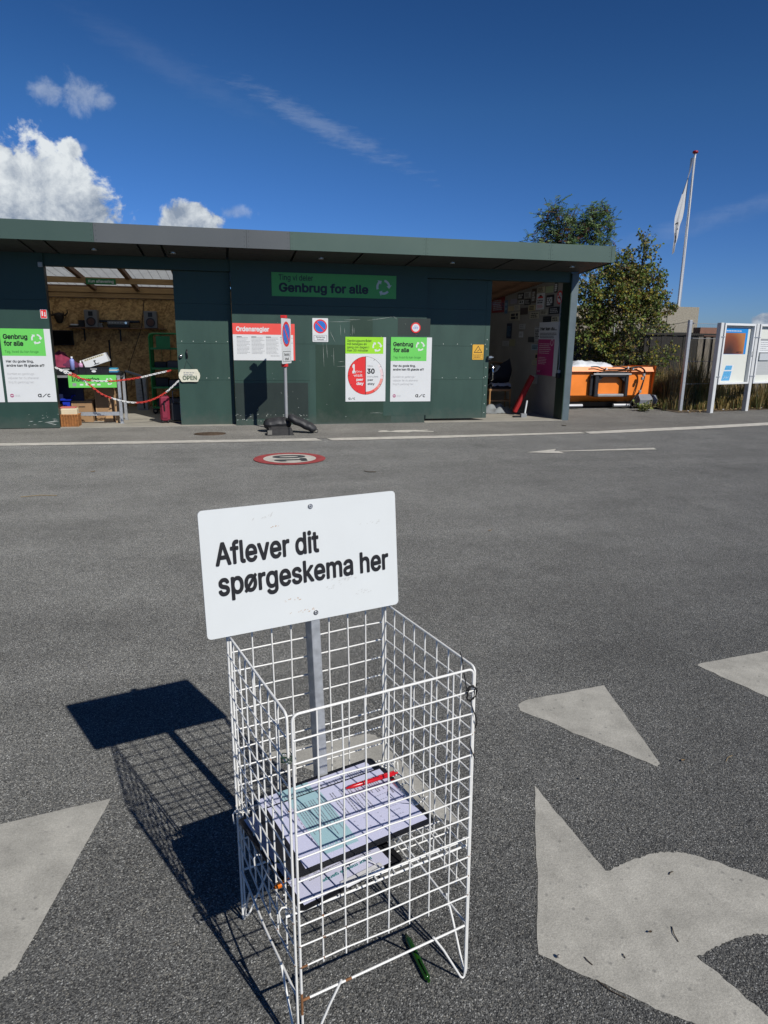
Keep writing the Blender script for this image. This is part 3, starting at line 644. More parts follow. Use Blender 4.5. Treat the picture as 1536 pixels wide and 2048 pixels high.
for a0, a1 in zip(cutp[:-1], cutp[1:]):
    for ya, yb in ((YF + 0.022, 11.10), (11.106, YW - 0.002), ):
        b.add([(a0 + .018, ya, soff(ya)), (a1 - .018, ya, soff(ya)), (a1 - .018, yb, soff(yb)), (a0 + .018, yb, soff(yb)), (a0 + .018, ya, soff(ya) + .02), (a1 - .018, ya, soff(ya) + .02), (a1 - .018, yb, soff(yb) + .02), (a0 + .018, yb, soff(yb) + .02)], [(3, 2, 1, 0), (4, 5, 6, 7), (0, 1, 5, 4), (2, 3, 7, 6), (1, 2, 6, 5), (3, 0, 4, 7)], SOFFIT)
b.add([(XR + .15, YW, soff(YW)), (XE - .025, YW, soff(YW)), (XE - .025, 15.9, soff(15.9)), (XR + .15, 15.9, soff(15.9))], [(3, 2, 1, 0)], SOFFIT)
bk = lambda y: soff(y) + .035
b.add([(XL, YF + .021, bk(YF)), (XE - .021, YF + .021, bk(YF)), (XE - .021, YW + .11, bk(YW + .1)), (XL, YW + .11, bk(YW + .1))], [(0, 1, 2, 3)], BLKP)
sof = part(b, 'soffit')
LAMP = mat('lamp_glass', (0.62, 0.62, 0.6), 0.3)
for px, py in ((188, 498), (346, 505), (642, 516), (905, 525), (1144, 533)):
    d = ray(px, py); t = 0
    for _ in range(30):
        P = ORG + d * t; f = P.z - soff(P.y); t -= f / (d.z + 0.0785 * d.y)
    P = ORG + d * t; b = MB(); b.cyl((P.x, P.y), 0.055, P.z - 0.012, P.z + 0.004, CHROME, 18); b.cyl((P.x, P.y), 0.038, P.z - 0.016, P.z - 0.0125, LAMP, 18); sub(b, 'downlight', shed)
# corner post and walls, floor, roof sheet
b = MB(); b.box(XR, XR + 0.014, YW, YW + 0.32, 0, 2.572, GREEN_D); b.box(XR + 0.015, 6.172, YW - 0.002, YW + 0.30, 0, 2.574, POSTM); part(b, 'corner_post')
b = MB(); b.prism([(YW + .33, 0), (15.9, 0), (15.9, soff(15.9) + .05), (YW + .33, soff(YW + .33) + .05)], XR + .012, 6.165, CONC, 'x'); part(b, 'end_wall')
b = MB(); b.box(3.30, 3.36, YW + 0.19, 15.9, 0, 2.28, CONC); part(b, 'inner_wall')
b = MB(); b.box(3.361, XR + 0.011, 15.75, 15.9, 0, 2.26, CONC); part(b, 'inner_wall')
def osb():
    M = bpy.data.materials.new('strand_board'); M.use_nodes = True; nt = M.node_tree; N = nt.nodes; L = nt.links; bs = N['Principled BSDF']
    t = N.new('ShaderNodeTexCoord'); last = None
    vals = []
    for rot, sc in ((0.3, (9, 1, 34)), (1.2, (9, 1, 34)), (-0.7, (9, 1, 34))):
        mp = N.new('ShaderNodeMapping'); L.new(t.outputs['Object'], mp.inputs[0]); mp.inputs[2].default_value = (0, rot, 0)
        mp2 = N.new('ShaderNodeMapping'); L.new(mp.outputs[0], mp2.inputs[0]); mp2.inputs[3].default_value = sc
        v = N.new('ShaderNodeTexVoronoi'); v.inputs['Scale'].default_value = 1.0; L.new(mp2.outputs[0], v.inputs['Vector'])
        s_ = N.new('ShaderNodeSeparateColor'); L.new(v.outputs['Color'], s_.inputs[0]); vals.append(s_.outputs[0])
    a_ = N.new('ShaderNodeMath'); a_.operation = 'ADD'; L.new(vals[0], a_.inputs[0]); L.new(vals[1], a_.inputs[1])
    a2 = N.new('ShaderNodeMath'); a2.operation = 'ADD'; L.new(a_.outputs[0], a2.inputs[0]); L.new(vals[2], a2.inputs[1])
    cr = N.new('ShaderNodeValToRGB'); mr = N.new('ShaderNodeMapRange'); L.new(a2.outputs[0], mr.inputs[0]); mr.inputs[1].default_value = .6; mr.inputs[2].default_value = 2.4
    L.new(mr.outputs[0], cr.inputs[0]); cr.color_ramp.elements[0].color = c4((0.32, 0.17, 0.058)); cr.color_ramp.elements[1].color = c4((0.80, 0.51, 0.20))
    L.new(cr.outputs[0], bs.inputs['Base Color']); bs.inputs['Roughness'].default_value = 0.7
    return M
OSB = osb(); YB = 15.0
b = MB(); b.box(-4.2, 0.5, YB, YB + 0.02, 0, 2.13, OSB); b.box(-4.2, 0.5, YB + .001, YB + 0.02, 2.131, 2.37, RAFT); part(b, 'back_wall')
b = MB(); b.box(0.2, 0.24, YW + 0.2, YB, 0, 2.28, OSB); part(b, 'inner_wall')
b = MB(); b.box(-4.24, -4.2, YW + 0.2, YB, 0, 2.28, OSB); part(b, 'inner_wall')
b = MB(); b.box(-4.2, 0.2, YB - 0.07, YB - 0.002, 2.235, 2.335, PINE); b.box(-4.2, 0.2, YB - 0.05, YB - 0.002, 2.14, 2.225, PINE); b.box(-4.2, 0.19, 13.46, 13.52, 2.31, 2.405, PINE); part(b, 'timber_beam')
b = MB()
for xx in (-3.3, -2.42, -1.62, -0.78, -0.1):
    b.add([(xx, YW + .2, soff(YW + .2) - .06), (xx + .07, YW + .2, soff(YW + .2) - .06), (xx + .07, YB - .08, soff(YB) - .06), (xx, YB - .08, soff(YB) - .06), (xx, YW + .2, soff(YW + .2) + .01), (xx + .07, YW + .2, soff(YW + .2) + .01), (xx + .07, YB, soff(YB) + .01), (xx, YB, soff(YB) + .01)], [(3, 2, 1, 0), (4, 5, 6, 7), (0, 1, 5, 4), (2, 3, 7, 6), (1, 2, 6, 5), (3, 0, 4, 7)], RAFT)

part(b, 'rafters'); b = MB()
for k in range(34):      # slats under the right-hand roof
    y = 11.95 + k * 0.11
    b.box(3.37, XR + .01, y, y + .05, soff(y) - 0.02, soff(y) + 0.03, RAFT)
for xx in (3.9, 4.8, 5.6): b.add([(xx, YW + .2, soff(YW + .2) + .03), (xx + .07, YW + .2, soff(YW + .2) + .03), (xx + .07, 15.7, soff(15.7) + .03), (xx, 15.7, soff(15.7) + .03), (xx, YW + .2, soff(YW + .2) + .14), (xx + .07, YW + .2, soff(YW + .2) + .14), (xx + .07, 15.7, soff(15.7) + .14), (xx, 15.7, soff(15.7) + .14)], [(3, 2, 1, 0), (4, 5, 6, 7), (0, 1, 5, 4), (2, 3, 7, 6), (1, 2, 6, 5), (3, 0, 4, 7)], RAFT)
part(b, 'rafters')
b = MB()                 # wire mesh stretched under the roof sheet
for k in range(30):
    x = -4.2 + k * 0.15; b.box(x, x + 0.005, YW + .2, YB, 0, 0.003, BLKP, T=Matrix.Translation((0, 0, 0)) @ Matrix(((1, 0, 0, 0), (0, 1, 0, 0), (0, -0.0785, 1, soff(0) + 0.022), (0, 0, 0, 1))))
for k in range(28):
    y = YW + .22 + k * 0.12; b.box(-4.2, 0.2, y, y + 0.004, soff(y) + .015, soff(y) + .0185, BLKP)
part(b, 'roof_mesh')
SHEET = mat('translucent_roof_sheet', (0.62, 0.64, 0.62), 0.6, var=0.05, trans=0.72)
ROOFM = mat('roof_felt', (0.05, 0.05, 0.05), 0.9, var=0.2)
def slope(b, x0, x1, y0, y1, off, M, th=0.012):
    b.add([(x0, y0, soff(y0) + off), (x1, y0, soff(y0) + off), (x1, y1, soff(y1) + off), (x0, y1, soff(y1) + off), (x0, y0, soff(y0) + off + th), (x1, y0, soff(y0) + off + th), (x1, y1, soff(y1) + off + th), (x0, y1, soff(y1) + off + th)], [(3, 2, 1, 0), (4, 5, 6, 7), (0, 1, 5, 4), (2, 3, 7, 6), (1, 2, 6, 5), (3, 0, 4, 7)], M)
for a0, a1, y1, o_ in ((-4.2, 0.2, YB + .1, .035), (3.36, XR, 15.8, .06)):
    b = MB(); b.add([(a0, YW + .205, soff(YW + .205) + o_), (a1, YW + .205, soff(YW + .205) + o_), (a1, y1, soff(y1) + o_), (a0, y1, soff(y1) + o_)], [(0, 1, 2, 3)], SHEET); part(b, 'roof_sheet')

b = MB(); slope(b, XL, XE - .02, YF + .06, YW + .095, .20, ROOFM); slope(b, XL, -4.205, YW + .1, 15.9, .20, ROOFM); slope(b, .205, 3.355, YW + .1, 15.9, .20, ROOFM); slope(b, XR + .005, XE - .02, YW + .1, 15.9, .20, ROOFM); part(b, 'roof')
b = MB(); b.box(-4.2, XC0, YW + .0, YB, 0.0, 0.012, SLAB); part(b, 'floor_slab')
b = MB(); b.box(XC1, XR, YW - .03, 15.75, 0.0, 0.013, SLAB); part(b, 'floor_slab')
# ------------------------------------------------------------------ signs on the front of the shed
def plate_px(px0, py0, px1, py1, Y, M, th=0.004, rad=0.0):      # plate between two opposite corners, upright on the plane y = Y
    p, q = Wp(px0, py0, Y), Wp(px1, py1, Y); P = Plate(q.x - p.x, p.z - q.z, M, th, rad); P.loc = (p.x, Y, q.z); return P
YS = YW - 0.008
P = plate_px(542.5, 544, 792, 598, YS, B_GREEN, 0.006); w, h = P.w, P.h
NAVY = mat('dark_lettering', (0.02, 0.028, 0.034), 0.5); PALE = mat('pale_lettering', (0.60, 0.66, 0.62), 0.5)
P.text('Ting vi deler', w * .055, h * .68, h * .23, NAVY, w * .27, .008); P.text('Genbrug for alle', w * .055, h * .20, h * .35, NAVY, w * .715, .028); P.arrows(w * .893, h * .5, h * .33, PALE)
P.put('shop_sign', P.loc, 0, 'wide green sign with dark lettering under the eaves, reading Genbrug for alle', 'sign')
# rules board
P = plate_px(464.5, 646, 590.5, 721, YS, WHITE, 0.005); w, h = P.w, P.h
P.rect(0, h * .70, w, h, S_RED2); P.rect(w * .972, 0, w, h * .70, S_RED2); P.text('Ordensregler', w * .055, h * .79, h * .115, WHITE, w * .53, .028)
for k in range(4): P.lines(w * (.06 + .235 * k), w * (.27 + .235 * k), h * .62, 13 if k < 3 else 5, h * .036, h * .010, INK, 2, 11 + k); P.rect(w * (.06 + .235 * k), h * .63, w * (.14 + .235 * k), h * .645, BLACK, 2)
P.lines(w * .60, w * .78, h * .13, 1, .1, h * .014, INK, 2, 5); P.logo(w * .80, h * .075, h * .065, BLACK)
P.put('rules_board', P.loc, 0, 'white board with a coral red header reading Ordensregler', 'sign')
def no_parking(P, w, h, wh):
    P.rect(w * .02, h * .32, w * .98, h * .985, WHITE, 1); r = w * .43; cy = h * .655
    P.disc(w / 2, cy, r, S_RED, 2); P.disc(w / 2, cy, r * .80, S_BLUE, 3)
    c, s = math.cos(R(-45)), math.sin(R(-45)); t = r * .10; L_ = r * .84
    P.flat([(w / 2 - L_ * c - t * s, cy - L_ * s + t * c), (w / 2 - L_ * c + t * s, cy - L_ * s - t * c), (w / 2 + L_ * c + t * s, cy + L_ * s - t * c), (w / 2 + L_ * c - t * s, cy + L_ * s + t * c)], S_RED, 4)
    P.rect(w * .08, h * .04, w * .92, h * .275, BLACK, 1); P.rect(w * .10, h * .05, w * .90, h * .265, WHITE, 2)
    P.text('Parkering', w / 2, h * .175, h * .06, BLACK, w * .55, .012, 3, 'c'); P.text('forbudt', w / 2, h * .075, h * .06, BLACK, w * .42, .012, 3, 'c')
P = plate_px(624.5, 636, 656.5, 684, YS, WHITE, 0.005, 0.012); no_parking(P, P.w, P.h, 1); P.put('no_parking_sign', P.loc, 0, 'white no parking sign with blue and red roundel fixed flat to the green wall', 'sign')
# thirty minute poster
P = plate_px(690.8, 673.5, 770.5, 802.5, YS, WHITE, 0.003); w, h = P.w, P.h
P.rect(0, h * .745, w * .935, h, P_LIME)
for i, s_ in enumerate(('Genbrugsområdet', 'må besøges én', 'gang om dagen i', 'max 30 minutter')): P.text(s_, w * .04, h * (.925 - .049 * i), h * .034, BLACK, w * (.60, .48, .54, .52)[i], .008)
P.arrows(w * .78, h * .855, w * .115, WHITE)
cx, cy, rx, rz = w * .50, h * .405, w * .445, h * .298
P.disc(cx, cy, rx, BLACK, 1, rz=rz, seg=60); P.disc(cx, cy, rx * .985, WHITE, 2, rz=rz * .987, seg=60); P.disc(cx, cy, rx * .985, S_RED, 3, 90, 270, rz * .987, 40)
for k, M in enumerate((S_RED2, S_RED2, mat('mid_red', (0.80, 0.2, 0.17), .4), S_PINKR, S_PINKR, S_PINKL, S_PINKL, mat('faint_pink', (0.80, 0.74, 0.74), .4))): P.ring(cx, cy, rx * .84, rx * .985, M, 3, -90 + k * 16, -74 + k * 16, 8, rz / rx)
P.rect(cx - w * .006, cy - rz, cx + w * .006, cy + rz, BLACK, 4)
for k in range(12):
    a = R(30 * k); c, s = math.cos(a), math.sin(a); t = w * .004
    P.flat([(cx + rx * .90 * c - t * s, cy + rz * .90 * s + t * c), (cx + rx * .90 * c + t * s, cy + rz * .90 * s - t * c), (cx + rx * c + t * s, cy + rz * s - t * c), (cx + rx * c - t * s, cy + rz * s + t * c)], BLACK, 4)
P.text('1', w * .165, h * .455, h * .115, WHITE, w * .085, .06, 4); P.text('One', w * .265, h * .455, h * .030, WHITE, w * .14, .0, 4)
P.text('visit', w * .42, h * .390, h * .040, WHITE, w * .22, .006, 4, 'r'); P.text('per', w * .44, h * .328, h * .036, WHITE, w * .17, .03, 4, 'r'); P.text('day', w * .45, h * .263, h * .042, WHITE, w * .18, .03, 4, 'r')
P.text('Max', w * .55, h * .545, h * .024, INK, w * .13, .0, 4); P.text('30', w * .535, h * .440, h * .072, BLACK, w * .19, .03, 4); P.text('minutes', w * .545, h * .378, h * .028, INK, w * .27, .0, 4); P.text('per', w * .55, h * .325, h * .030, BLACK, w * .14, .014, 4); P.text('stay', w * .55, h * .262, h * .034, BLACK, w * .175, .014, 4)
P.logo(w * .07, h * .03, h * .032, BLACK)
P.put('visit_poster', P.loc, 0, 'white poster with lime header and a half red clock dial', 'poster')
def giveaway(P):
    w, h = P.w, P.h; P.rect(0, h * .635, w * .875, h, P_GREEN)
    P.text('Genbrug', w * .055, h * .862, h * .060, BLACK, w * .485, .028); P.text('for alle', w * .06, h * .772, h * .062, BLACK, w * .385, .028); P.text('Tag, hvad du kan bruge', w * .06, h * .675, h * .034, mat('dark_green_ink', (0.02, 0.12, 0.03), .5), w * .67, .0)
    P.arrows(w * .715, h * .865, w * .105, WHITE)
    P.text('Har du gode ting,', w * .06, h * .545, h * .032, BLACK, w * .55, .02); P.text('andre kan få glæde af?', w * .06, h * .488, h * .032, BLACK, w * .76, .02)
    for i, (s_, k) in enumerate((('Kontakt en genbrugs-', .56), ('vejleder før du afleverer', .62), ('ting til genbrug her.', .52))): P.text(s_, w * .06, h * (.375 - .057 * i), h * .030, INKL, w * k, .006)
    P.disc(w * .10, h * .09, w * .04, mat('crest_plum', (0.42, 0.12, 0.22), .5), 2); P.rect(w * .072, h * .085, w * .128, h * .095, WHITE, 3); P.lines(w * .165, w * .27, h * .098, 2, h * .016, h * .006, INKL, 2)
    P.logo(w * .62, h * .065, h * .048, BLACK, 2)
P = plate_px(782, 674, 860.5, 802.5, YS, WHITE, 0.003); giveaway(P); P.put('giveaway_poster', P.loc, 0, 'white and green Genbrug for alle poster beside the clock dial poster', 'poster')
q = Wp(113, 803.5, YS); p = Wp(97.5, 658, YS); P = Plate(0.70, p.z - q.z, WHITE, 0.003); giveaway(P); P.put('giveaway_poster', (q.x - 0.69, YS, q.z), 0, 'white and green Genbrug for alle poster left of the open doorway', 'poster')
P = Plate(0.70, p.z - q.z, WHITE, 0.003); giveaway(P); P.put('giveaway_poster', (q.x - 1.43, YS, q.z), 0, 'white poster of which only the right rim shows at the left edge of the photo', 'poster')
# round idling sign
P = Plate(0.172, 0.172, WHITE, 0.003, 0.085); P.disc(.086, .086, .086, S_RED); P.disc(.086, .086, .064, WHITE, 2)
for i in range(3): P.lines(.045 if i else .06, .128, .118 - i * .022, 1, .1, .009, S_BLUE, 3, 30 + i)
p = Wp(831.5, 655.5, YS); P.put('round_notice', (p.x - .086, YS, p.z - .086), 0, 'small round red-rimmed notice above the right green poster', 'sign')
# yellow warning sticker on the right door
yd2 = YW + 0.119; P = plate_px(945.5, 689, 966.5, 719.5, yd2, S_YEL, 0.002, .012); w, h = P.w, P.h
P.flat([(w * .12, h * .46), (w * .88, h * .46), (w * .5, h * .93)], BLACK, 1); P.flat([(w * .21, h * .50), (w * .79, h * .50), (w * .5, h * .86)], S_YEL, 2); P.flat([(w * .36, h * .54), (w * .42, h * .54), (w * .66, h * .66), (w * .60, h * .68)], BLACK, 3)
P.rect(w * .08, h * .06, w * .92, h * .36, BLACK, 1); P.rect(w * .10, h * .075, w * .90, h * .345, S_YEL, 2); P.lines(w * .16, w * .85, h * .27, 2, h * .09, h * .035, BLACK, 3)
P.put('warning_sticker', P.loc, 0, 'yellow warning sticker with a black triangle on the right sliding door', 'sign')
# fire sign and grey sensor by the left doorway
P = plate_px(79.5, 618.5, 94.5, 637, YS, WHITE, 0.003, .006); w, h = P.w, P.h; P.rect(w * .06, h * .05, w * .94, h * .95, S_RED, 1); P.rect(w * .22, h * .28, w * .42, h * .70, WHITE, 2); P.disc(w * .32, h * .76, w * .09, WHITE, 2); P.rect(w * .60, h * .22, w * .80, h * .44, WHITE, 2); P.rect(w * .62, h * .50, w * .78, h * .68, WHITE, 2)
P.put('fire_sign', P.loc, 0, 'small red fire sign at the rim of the left doorway', 'sign')
p = Wp(80.5, 529, YS); b = MB(); b.rbox(p.x - .03, p.x + .03, YS - .03, YS + .008, p.z - .035, p.z + .035, mat('sensor_grey', (.42, .45, .46), .5), .006)
tag(b.build('sensor_box'), 'small grey box high up beside the left doorway', 'sensor')
# hand lettered OPEN board hanging from the door handle
p, q = Wp(357.5, 738, yd - .03), Wp(400, 764, yd - .03); w, h = q.x - p.x, p.z - q.z; pts = []
n = 28
for k in range(n):
    a = 2 * math.pi * k / n; r = 1 + .05 * math.cos(6 * a); c_, s_ = math.cos(a), math.sin(a)
    ex = (abs(c_) ** .45) * (1 if c_ >= 0 else -1); ez = (abs(s_) ** .6) * (1 if s_ >= 0 else -1); pts.append((w / 2 + w / 2 * ex * r, h / 2 + h / 2 * ez * r))
P = Plate(0.001, 0.001, WHITE); P.v, P.f, P.m, P.sm = [], [], [], []; P.prism(pts, 0, .014, mat('cream_wood', (.70, .68, .55), .6, var=.12, vscale=20), 'y')
for k in range(5): P.rect(.03, h * (.16 + .17 * k), w - .03, h * (.165 + .17 * k), INKL, 1)
P.text('OPEN', w * .16, h * .17, h * .30, mat('faded_green_ink', (.13, .17, .12), .6), w * .70, .03, 2); P.lines(w * .22, w * .82, h * .75, 2, h * .15, h * .07, INK, 2, 4)
o = P.put('open_board', (p.x, yd - .035, q.z), 0, 'scalloped cream wooden board reading OPEN, hung on the left sliding door', 'sign')
b = MB(); hx = Wp(375, 708, yd).x - p.x; b.tube([(w * .25, .005, h * .93), (hx, -.008, h + .17), (w * .78, .005, h * .93)], .003, RUBB, 5); b.build('cord', o)

# ------------------------------------------------------------------ free-standing no parking sign with ballast
YP = 10.75; p = Wp(573, 850, YP); px_ = p.x
e = empty('parking_sign_post', (px_, YP, 0), 0, 'grey post carrying an edge-on no parking sign, held down by rubber ballast', 'sign post')
top = Wp(573.5, 632, YP).z
b = MB(); b.tube([(0, 0, 0.05), (0, 0, top)], .026, mat('grey_post', (.36, .37, .38), .5, metal=.3, var=.1), 12); b.build('post', e)
pa = R(66); z0 = Wp(576, 727, YP).z; z1 = Wp(574, 637, YP).z; w, h = .43, z1 - z0
P = Plate(w, h, WHITE, .003, .02); no_parking(P, w, h, 1); o = P.build('sign_plate', e); o.rotation_euler = (0, 0, pa); o.location = (-w / 2 * math.cos(pa) + .030 * math.sin(pa), -w / 2 * math.sin(pa) - .030 * math.cos(pa), z0)
for zz in (z0 - .03, z1 + .02):
    b = MB(); b.rbox(-.045, .045, -.035, .045, zz - .02, zz + .025, S_RED, .006); o = b.build('clamp', e); o.rotation_euler = (0, 0, pa)
def bag(name, a, b_, r, sag, label):
    mb = MB(); a, b_ = Vector(a), Vector(b_); ax = (b_ - a); L_ = ax.length; ax.normalize(); sd = ax.cross(Vector((0, 0, 1))).normalized(); up = sd.cross(ax)
    def f(u, v):
        t = v * 2 * math.pi; k = (max(0.0, 1 - abs(2 * u - 1) ** 5)) ** .5
        rr = r * k * (1 + .07 * smooth_noise(u * 9, math.cos(t) * 2, math.sin(t) * 2)); lump = .02 * smooth_noise(u * 5, 3, 1)
        P_ = a + ax * (L_ * u) + sd * (math.cos(t) * rr * 1.25) + up * (math.sin(t) * rr * .8 + lump - sag * math.sin(math.pi * u))
        if P_.z < .006: P_.z = .006
        return P_
    mb.grid(f, 26, 18, mat('black_ballast', (.032, .033, .036), .55, var=.3, vscale=8, bump=.35, bscale=25)); o = mb.build(name); return tag(o, label, 'ballast bag', 'ballast bags round the sign post')
g1, g2 = Gp(531, 863), Gp(600, 858)
bag('ballast_bag', (px_ - .36, YP - .02, .125), (px_ + .08, YP - .02, .15), .115, .0, 'worn black ballast bag lying flat to the left of the sign post')
bag('ballast_bag', (px_ + .01, YP - .16, .27), (px_ + .44, YP - .26, .06), .085, .01, 'black ballast bag sloping down to the right from the sign post')
b = MB(); b.prism([(-.21, .0), (.20, .0), (.165, .10), (-.17, .10)], -.08, .10, RUBB, 'y'); b.prism([(-.15, .1005), (.12, .1005), (.10, .118), (-.13, .118)], -.05, .07, RUBB, 'y'); b.box(-.195, -.13, -.086, -.0805, .015, .08, mat('block_label', (.2, .19, .17), .8)); b.box(.115, .135, -.085, .07, .001, .106, BLKP)
gp = Gp(562, 872); o = b.build('rubber_foot_block'); o.location = (gp.x, gp.y + .1, .004); tag(o, 'grey rubber foot block in front of the black bags', 'sign foot')
b = MB(); g3 = Gp(632, 866)
b.tube([(g3.x - .07, g3.y, .03), (g3.x - .02, g3.y, .075), (g3.x + .03, g3.y - .01, .05), (g3.x + .02, g3.y - .02, .012), (g3.x - .06, g3.y - .02, .01)], .006, RUBB, 6); o = b.build('cable_loop'); tag(o, 'small loop of dark cable right of the black ballast bags', 'cable')

# ------------------------------------------------------------------ enamel signs on the concrete end wall
XS = XR + 0.009
def wall_rect(x0, y0, x1, y1, s=.11719, ox=970, oy=550):
    X0, X1 = ox + s * x0, ox + s * x1; ym = oy + s * (y0 + y1) / 2
    a = Xp(X0, ym, XS); c_ = Xp(X1, ym, XS); xm = (X0 + X1) / 2; t = Xp(xm, oy + s * y0, XS); bt = Xp(xm, oy + s * y1, XS)
    return a.y, c_.y, bt.z, t.z
def wall_plate(rect, M, rad=0.004, **kw):
    ya, yb, za, zb = wall_rect(*rect, **kw); P = Plate(max(.03, ya - yb), max(.03, zb - za), M, .004, rad if min(ya - yb, zb - za) > .04 else 0); P.loc = (XS - .002 - random.random() * .002, ya, za); return P
DBROWN = mat('brown_enamel', (.07, .045, .03), .4); LAV = mat('lavender_enamel', (.34, .33, .40), .4); LGRN = mat('pale_green_enamel', (.42, .50, .30), .4); YCR = mat('straw_enamel', (.58, .48, .24), .4); BLU = mat('blue_enamel', (.10, .22, .34), .4); LBLU = mat('pale_blue_enamel', (.30, .44, .52), .4); TEAL = mat('teal_enamel', (.10, .22, .24), .4); NAVE = mat('navy_enamel', (.02, .03, .07), .4); GREYE = mat('grey_enamel', (.06, .065, .065), .5); OLIV = mat('olive_enamel', (.40, .38, .22), .4); DRED = mat('deep_red_enamel', (.30, .02, .025), .4); GWH = mat('dull_white_enamel', (.50, .51, .50), .4)
SG = 'small signs on the concrete wall'
def wsign(rect, M, ink, label, rows=3, big=False, **kw):
    P = wall_plate(rect, M, **kw); w, h = P.w, P.h; n = rows; hh = h * .5 / max(1, n) * (1.15 if big else .8)
    if n: P.lines(w * .12, w * .9, h * .80, n, h * .70 / n, hh, ink, 2, int(rect[0]) + int(rect[1]))
    if M in (CREAM, GWH, YCR): # printed rim
        for a_ in ((.03, .04, .97, .065), (.03, .935, .97, .96)): P.rect(w * a_[0], h * a_[1], w * a_[2], h * a_[3], ink, 1)
    return P.put('wall_sign', P.loc, R(-90), label, 'wall sign', SG)
wsign((120, 375, 335, 640), DRED, GWH, 'deep red poster half hidden by the right sliding door', 6)
wsign((285, 445, 335, 630), WHITE, BLACK, 'narrow white number card over the deep red poster', 3)
wsign((340, 430, 385, 660), BLU, LBLU, 'narrow blue upright sign beside the deep red poster', 2)
wsign((435, 410, 545, 490), LAV, LAV, 'plain lavender grey sign right of the narrow blue one', 0)
wsign((560, 310, 665, 415), BLACK, GWH, 'square black sign at the upper left of the sign cluster', 2, True)
wsign((670, 290, 775, 390), GWH, BLACK, 'dull white sign directly right of the square black one', 4)
wsign((580, 435, 665, 490), WHITE, BLACK, 'small white sign under the square black one', 1, True)
wsign((675, 410, 780, 510), BLACK, GWH, 'black sign under the dull white one, beside the brown upright', 3)
wsign((800, 235, 875, 475), DBROWN, GWH, 'tall brown picture sign left of the white emblem poster', 4, True)
wsign((900, 200, 1020, 300), CREAM, BLACK, 'cream sign right above the white emblem poster', 3)
wsign((1040, 190, 1165, 300), LGRN, LGRN, 'pale green blank sign at the top of the cluster', 0)
wsign((1190, 115, 1245, 300), BLACK, WHITE, 'narrow tall black sign above the no smoking disc', 4, True)
P = wall_plate((880, 310, 1015, 590), WHITE); w, h = P.w, P.h; P.disc(w * .5, h * .72, w * .34, S_RED, 2, 0, 180, h * .10); P.disc(w * .5, h * .84, w * .16, BLACK, 2, rz=h * .05); P.rect(w * .17, h * .69, w * .83, h * .725, S_RED, 3); P.lines(w * .12, w * .9, h * .58, 2, h * .12, h * .07, BLACK, 2, 4); P.lines(w * .12, w * .9, h * .28, 3, h * .075, h * .028, S_RED, 2, 5); P.put('wall_sign', P.loc, R(-90), 'tall white poster with a red and black emblem at its top', 'wall sign', SG)
wsign((1045, 340, 1175, 540), BLACK, WHITE, 'black sign with bold white print left of the no smoking disc', 4, True)
P = wall_plate((1225, 265, 1330, 500), WHITE); w, h = P.w, P.h; P.v, P.f, P.m, P.sm = [], [], [], []
P.prism([(w / 2 + w / 2 * math.cos(2 * math.pi * k / 30), h / 2 + h / 2 * math.sin(2 * math.pi * k / 30)) for k in range(30)], 0, .004, S_RED, 'y'); P.disc(w / 2, h / 2, w * .37, WHITE, 1, rz=h * .37); P.rect(w * .22, h * .44, w * .68, h * .53, BLACK, 2); P.rect(w * .70, h * .44, w * .76, h * .53, S_RED2, 2); P.disc(w * .70, h * .66, w * .08, INK, 2, rz=h * .06)
P.flat([(w * .16, h * .78), (w * .24, h * .86), (w * .86, h * .22), (w * .78, h * .14)], S_RED, 3); P.put('no_smoking_sign', P.loc, R(-90), 'round red and white no smoking disc near the doorway rim', 'sign')
wsign((395, 530, 490, 620), YCR, INK, 'straw yellow sign right of the narrow blue one', 0)
wsign((500, 510, 595, 605), CREAM, INK, 'cream sign right of the straw yellow one', 3)
wsign((605, 560, 730, 675), DBROWN, CREAM, 'wide brown sign between two cream ones, below the black sign', 0)
wsign((745, 510, 860, 615), YCR, BLACK, 'straw yellow sign left of the white emblem poster', 3)
wsign((1090, 545, 1285, 665), BLACK, GWH, 'wide black sign under the no smoking disc', 3)
wsign((765, 625, 925, 750), CREAM, BLACK, 'wide cream sign below the left straw yellow and emblem signs', 3)
wsign((940, 590, 1065, 685), CREAM, BLACK, 'cream sign directly under the white emblem poster', 3)
wsign((425, 625, 595, 780), CREAM, BLACK, 'largest cream sign, at the lower left of the cluster', 2, True)
wsign((1285, 570, 1330, 770), TEAL, GWH, 'narrow teal upright sign at the right rim of the wall', 2)
wsign((990, 705, 1135, 810), BLACK, GREYE, 'black sign sitting on the top rim of the magenta poster', 2)
wsign((1135, 705, 1270, 805), CREAM, BLACK, 'cream sign sitting on the top rim of the magenta poster', 2)
wsign((370, 825, 455, 1080), NAVE, BLU, 'tall navy sign alone on the left of the bare wall', 8)
wsign((585, 835, 690, 925), GWH, INK, 'dull white sign alone in the middle of the bare wall', 2)
wsign((580, 965, 650, 1065), WHITE, INK, 'small white paper note under the dull white sign', 3)
wsign((845, 885, 940, 1120), GWH, BLACK, 'white list with black dots left of the magenta poster', 6)
wsign((735, 1055, 840, 1150), GREYE, GREYE, 'dark grey plate left of the white list', 0)
wsign((795, 1185, 915, 1280), LBLU, BLACK, 'pale blue sign left of the magenta poster', 3)
wsign((300, 1125, 410, 1215), GWH, INK, 'dull white sign, left one of a low pair', 3)
wsign((415, 1100, 515, 1215), OLIV, OLIV, 'olive sign, right one of a low pair', 0)
wsign((855, 1335, 905, 1445), YCR, BLACK, 'little straw coloured sign above the olive plate', 1, True, rad=.018)
wsign((810, 260, 910, 345), OLIV, INK, 'low olive plate beside the bottom of the magenta poster', 2, oy=690)
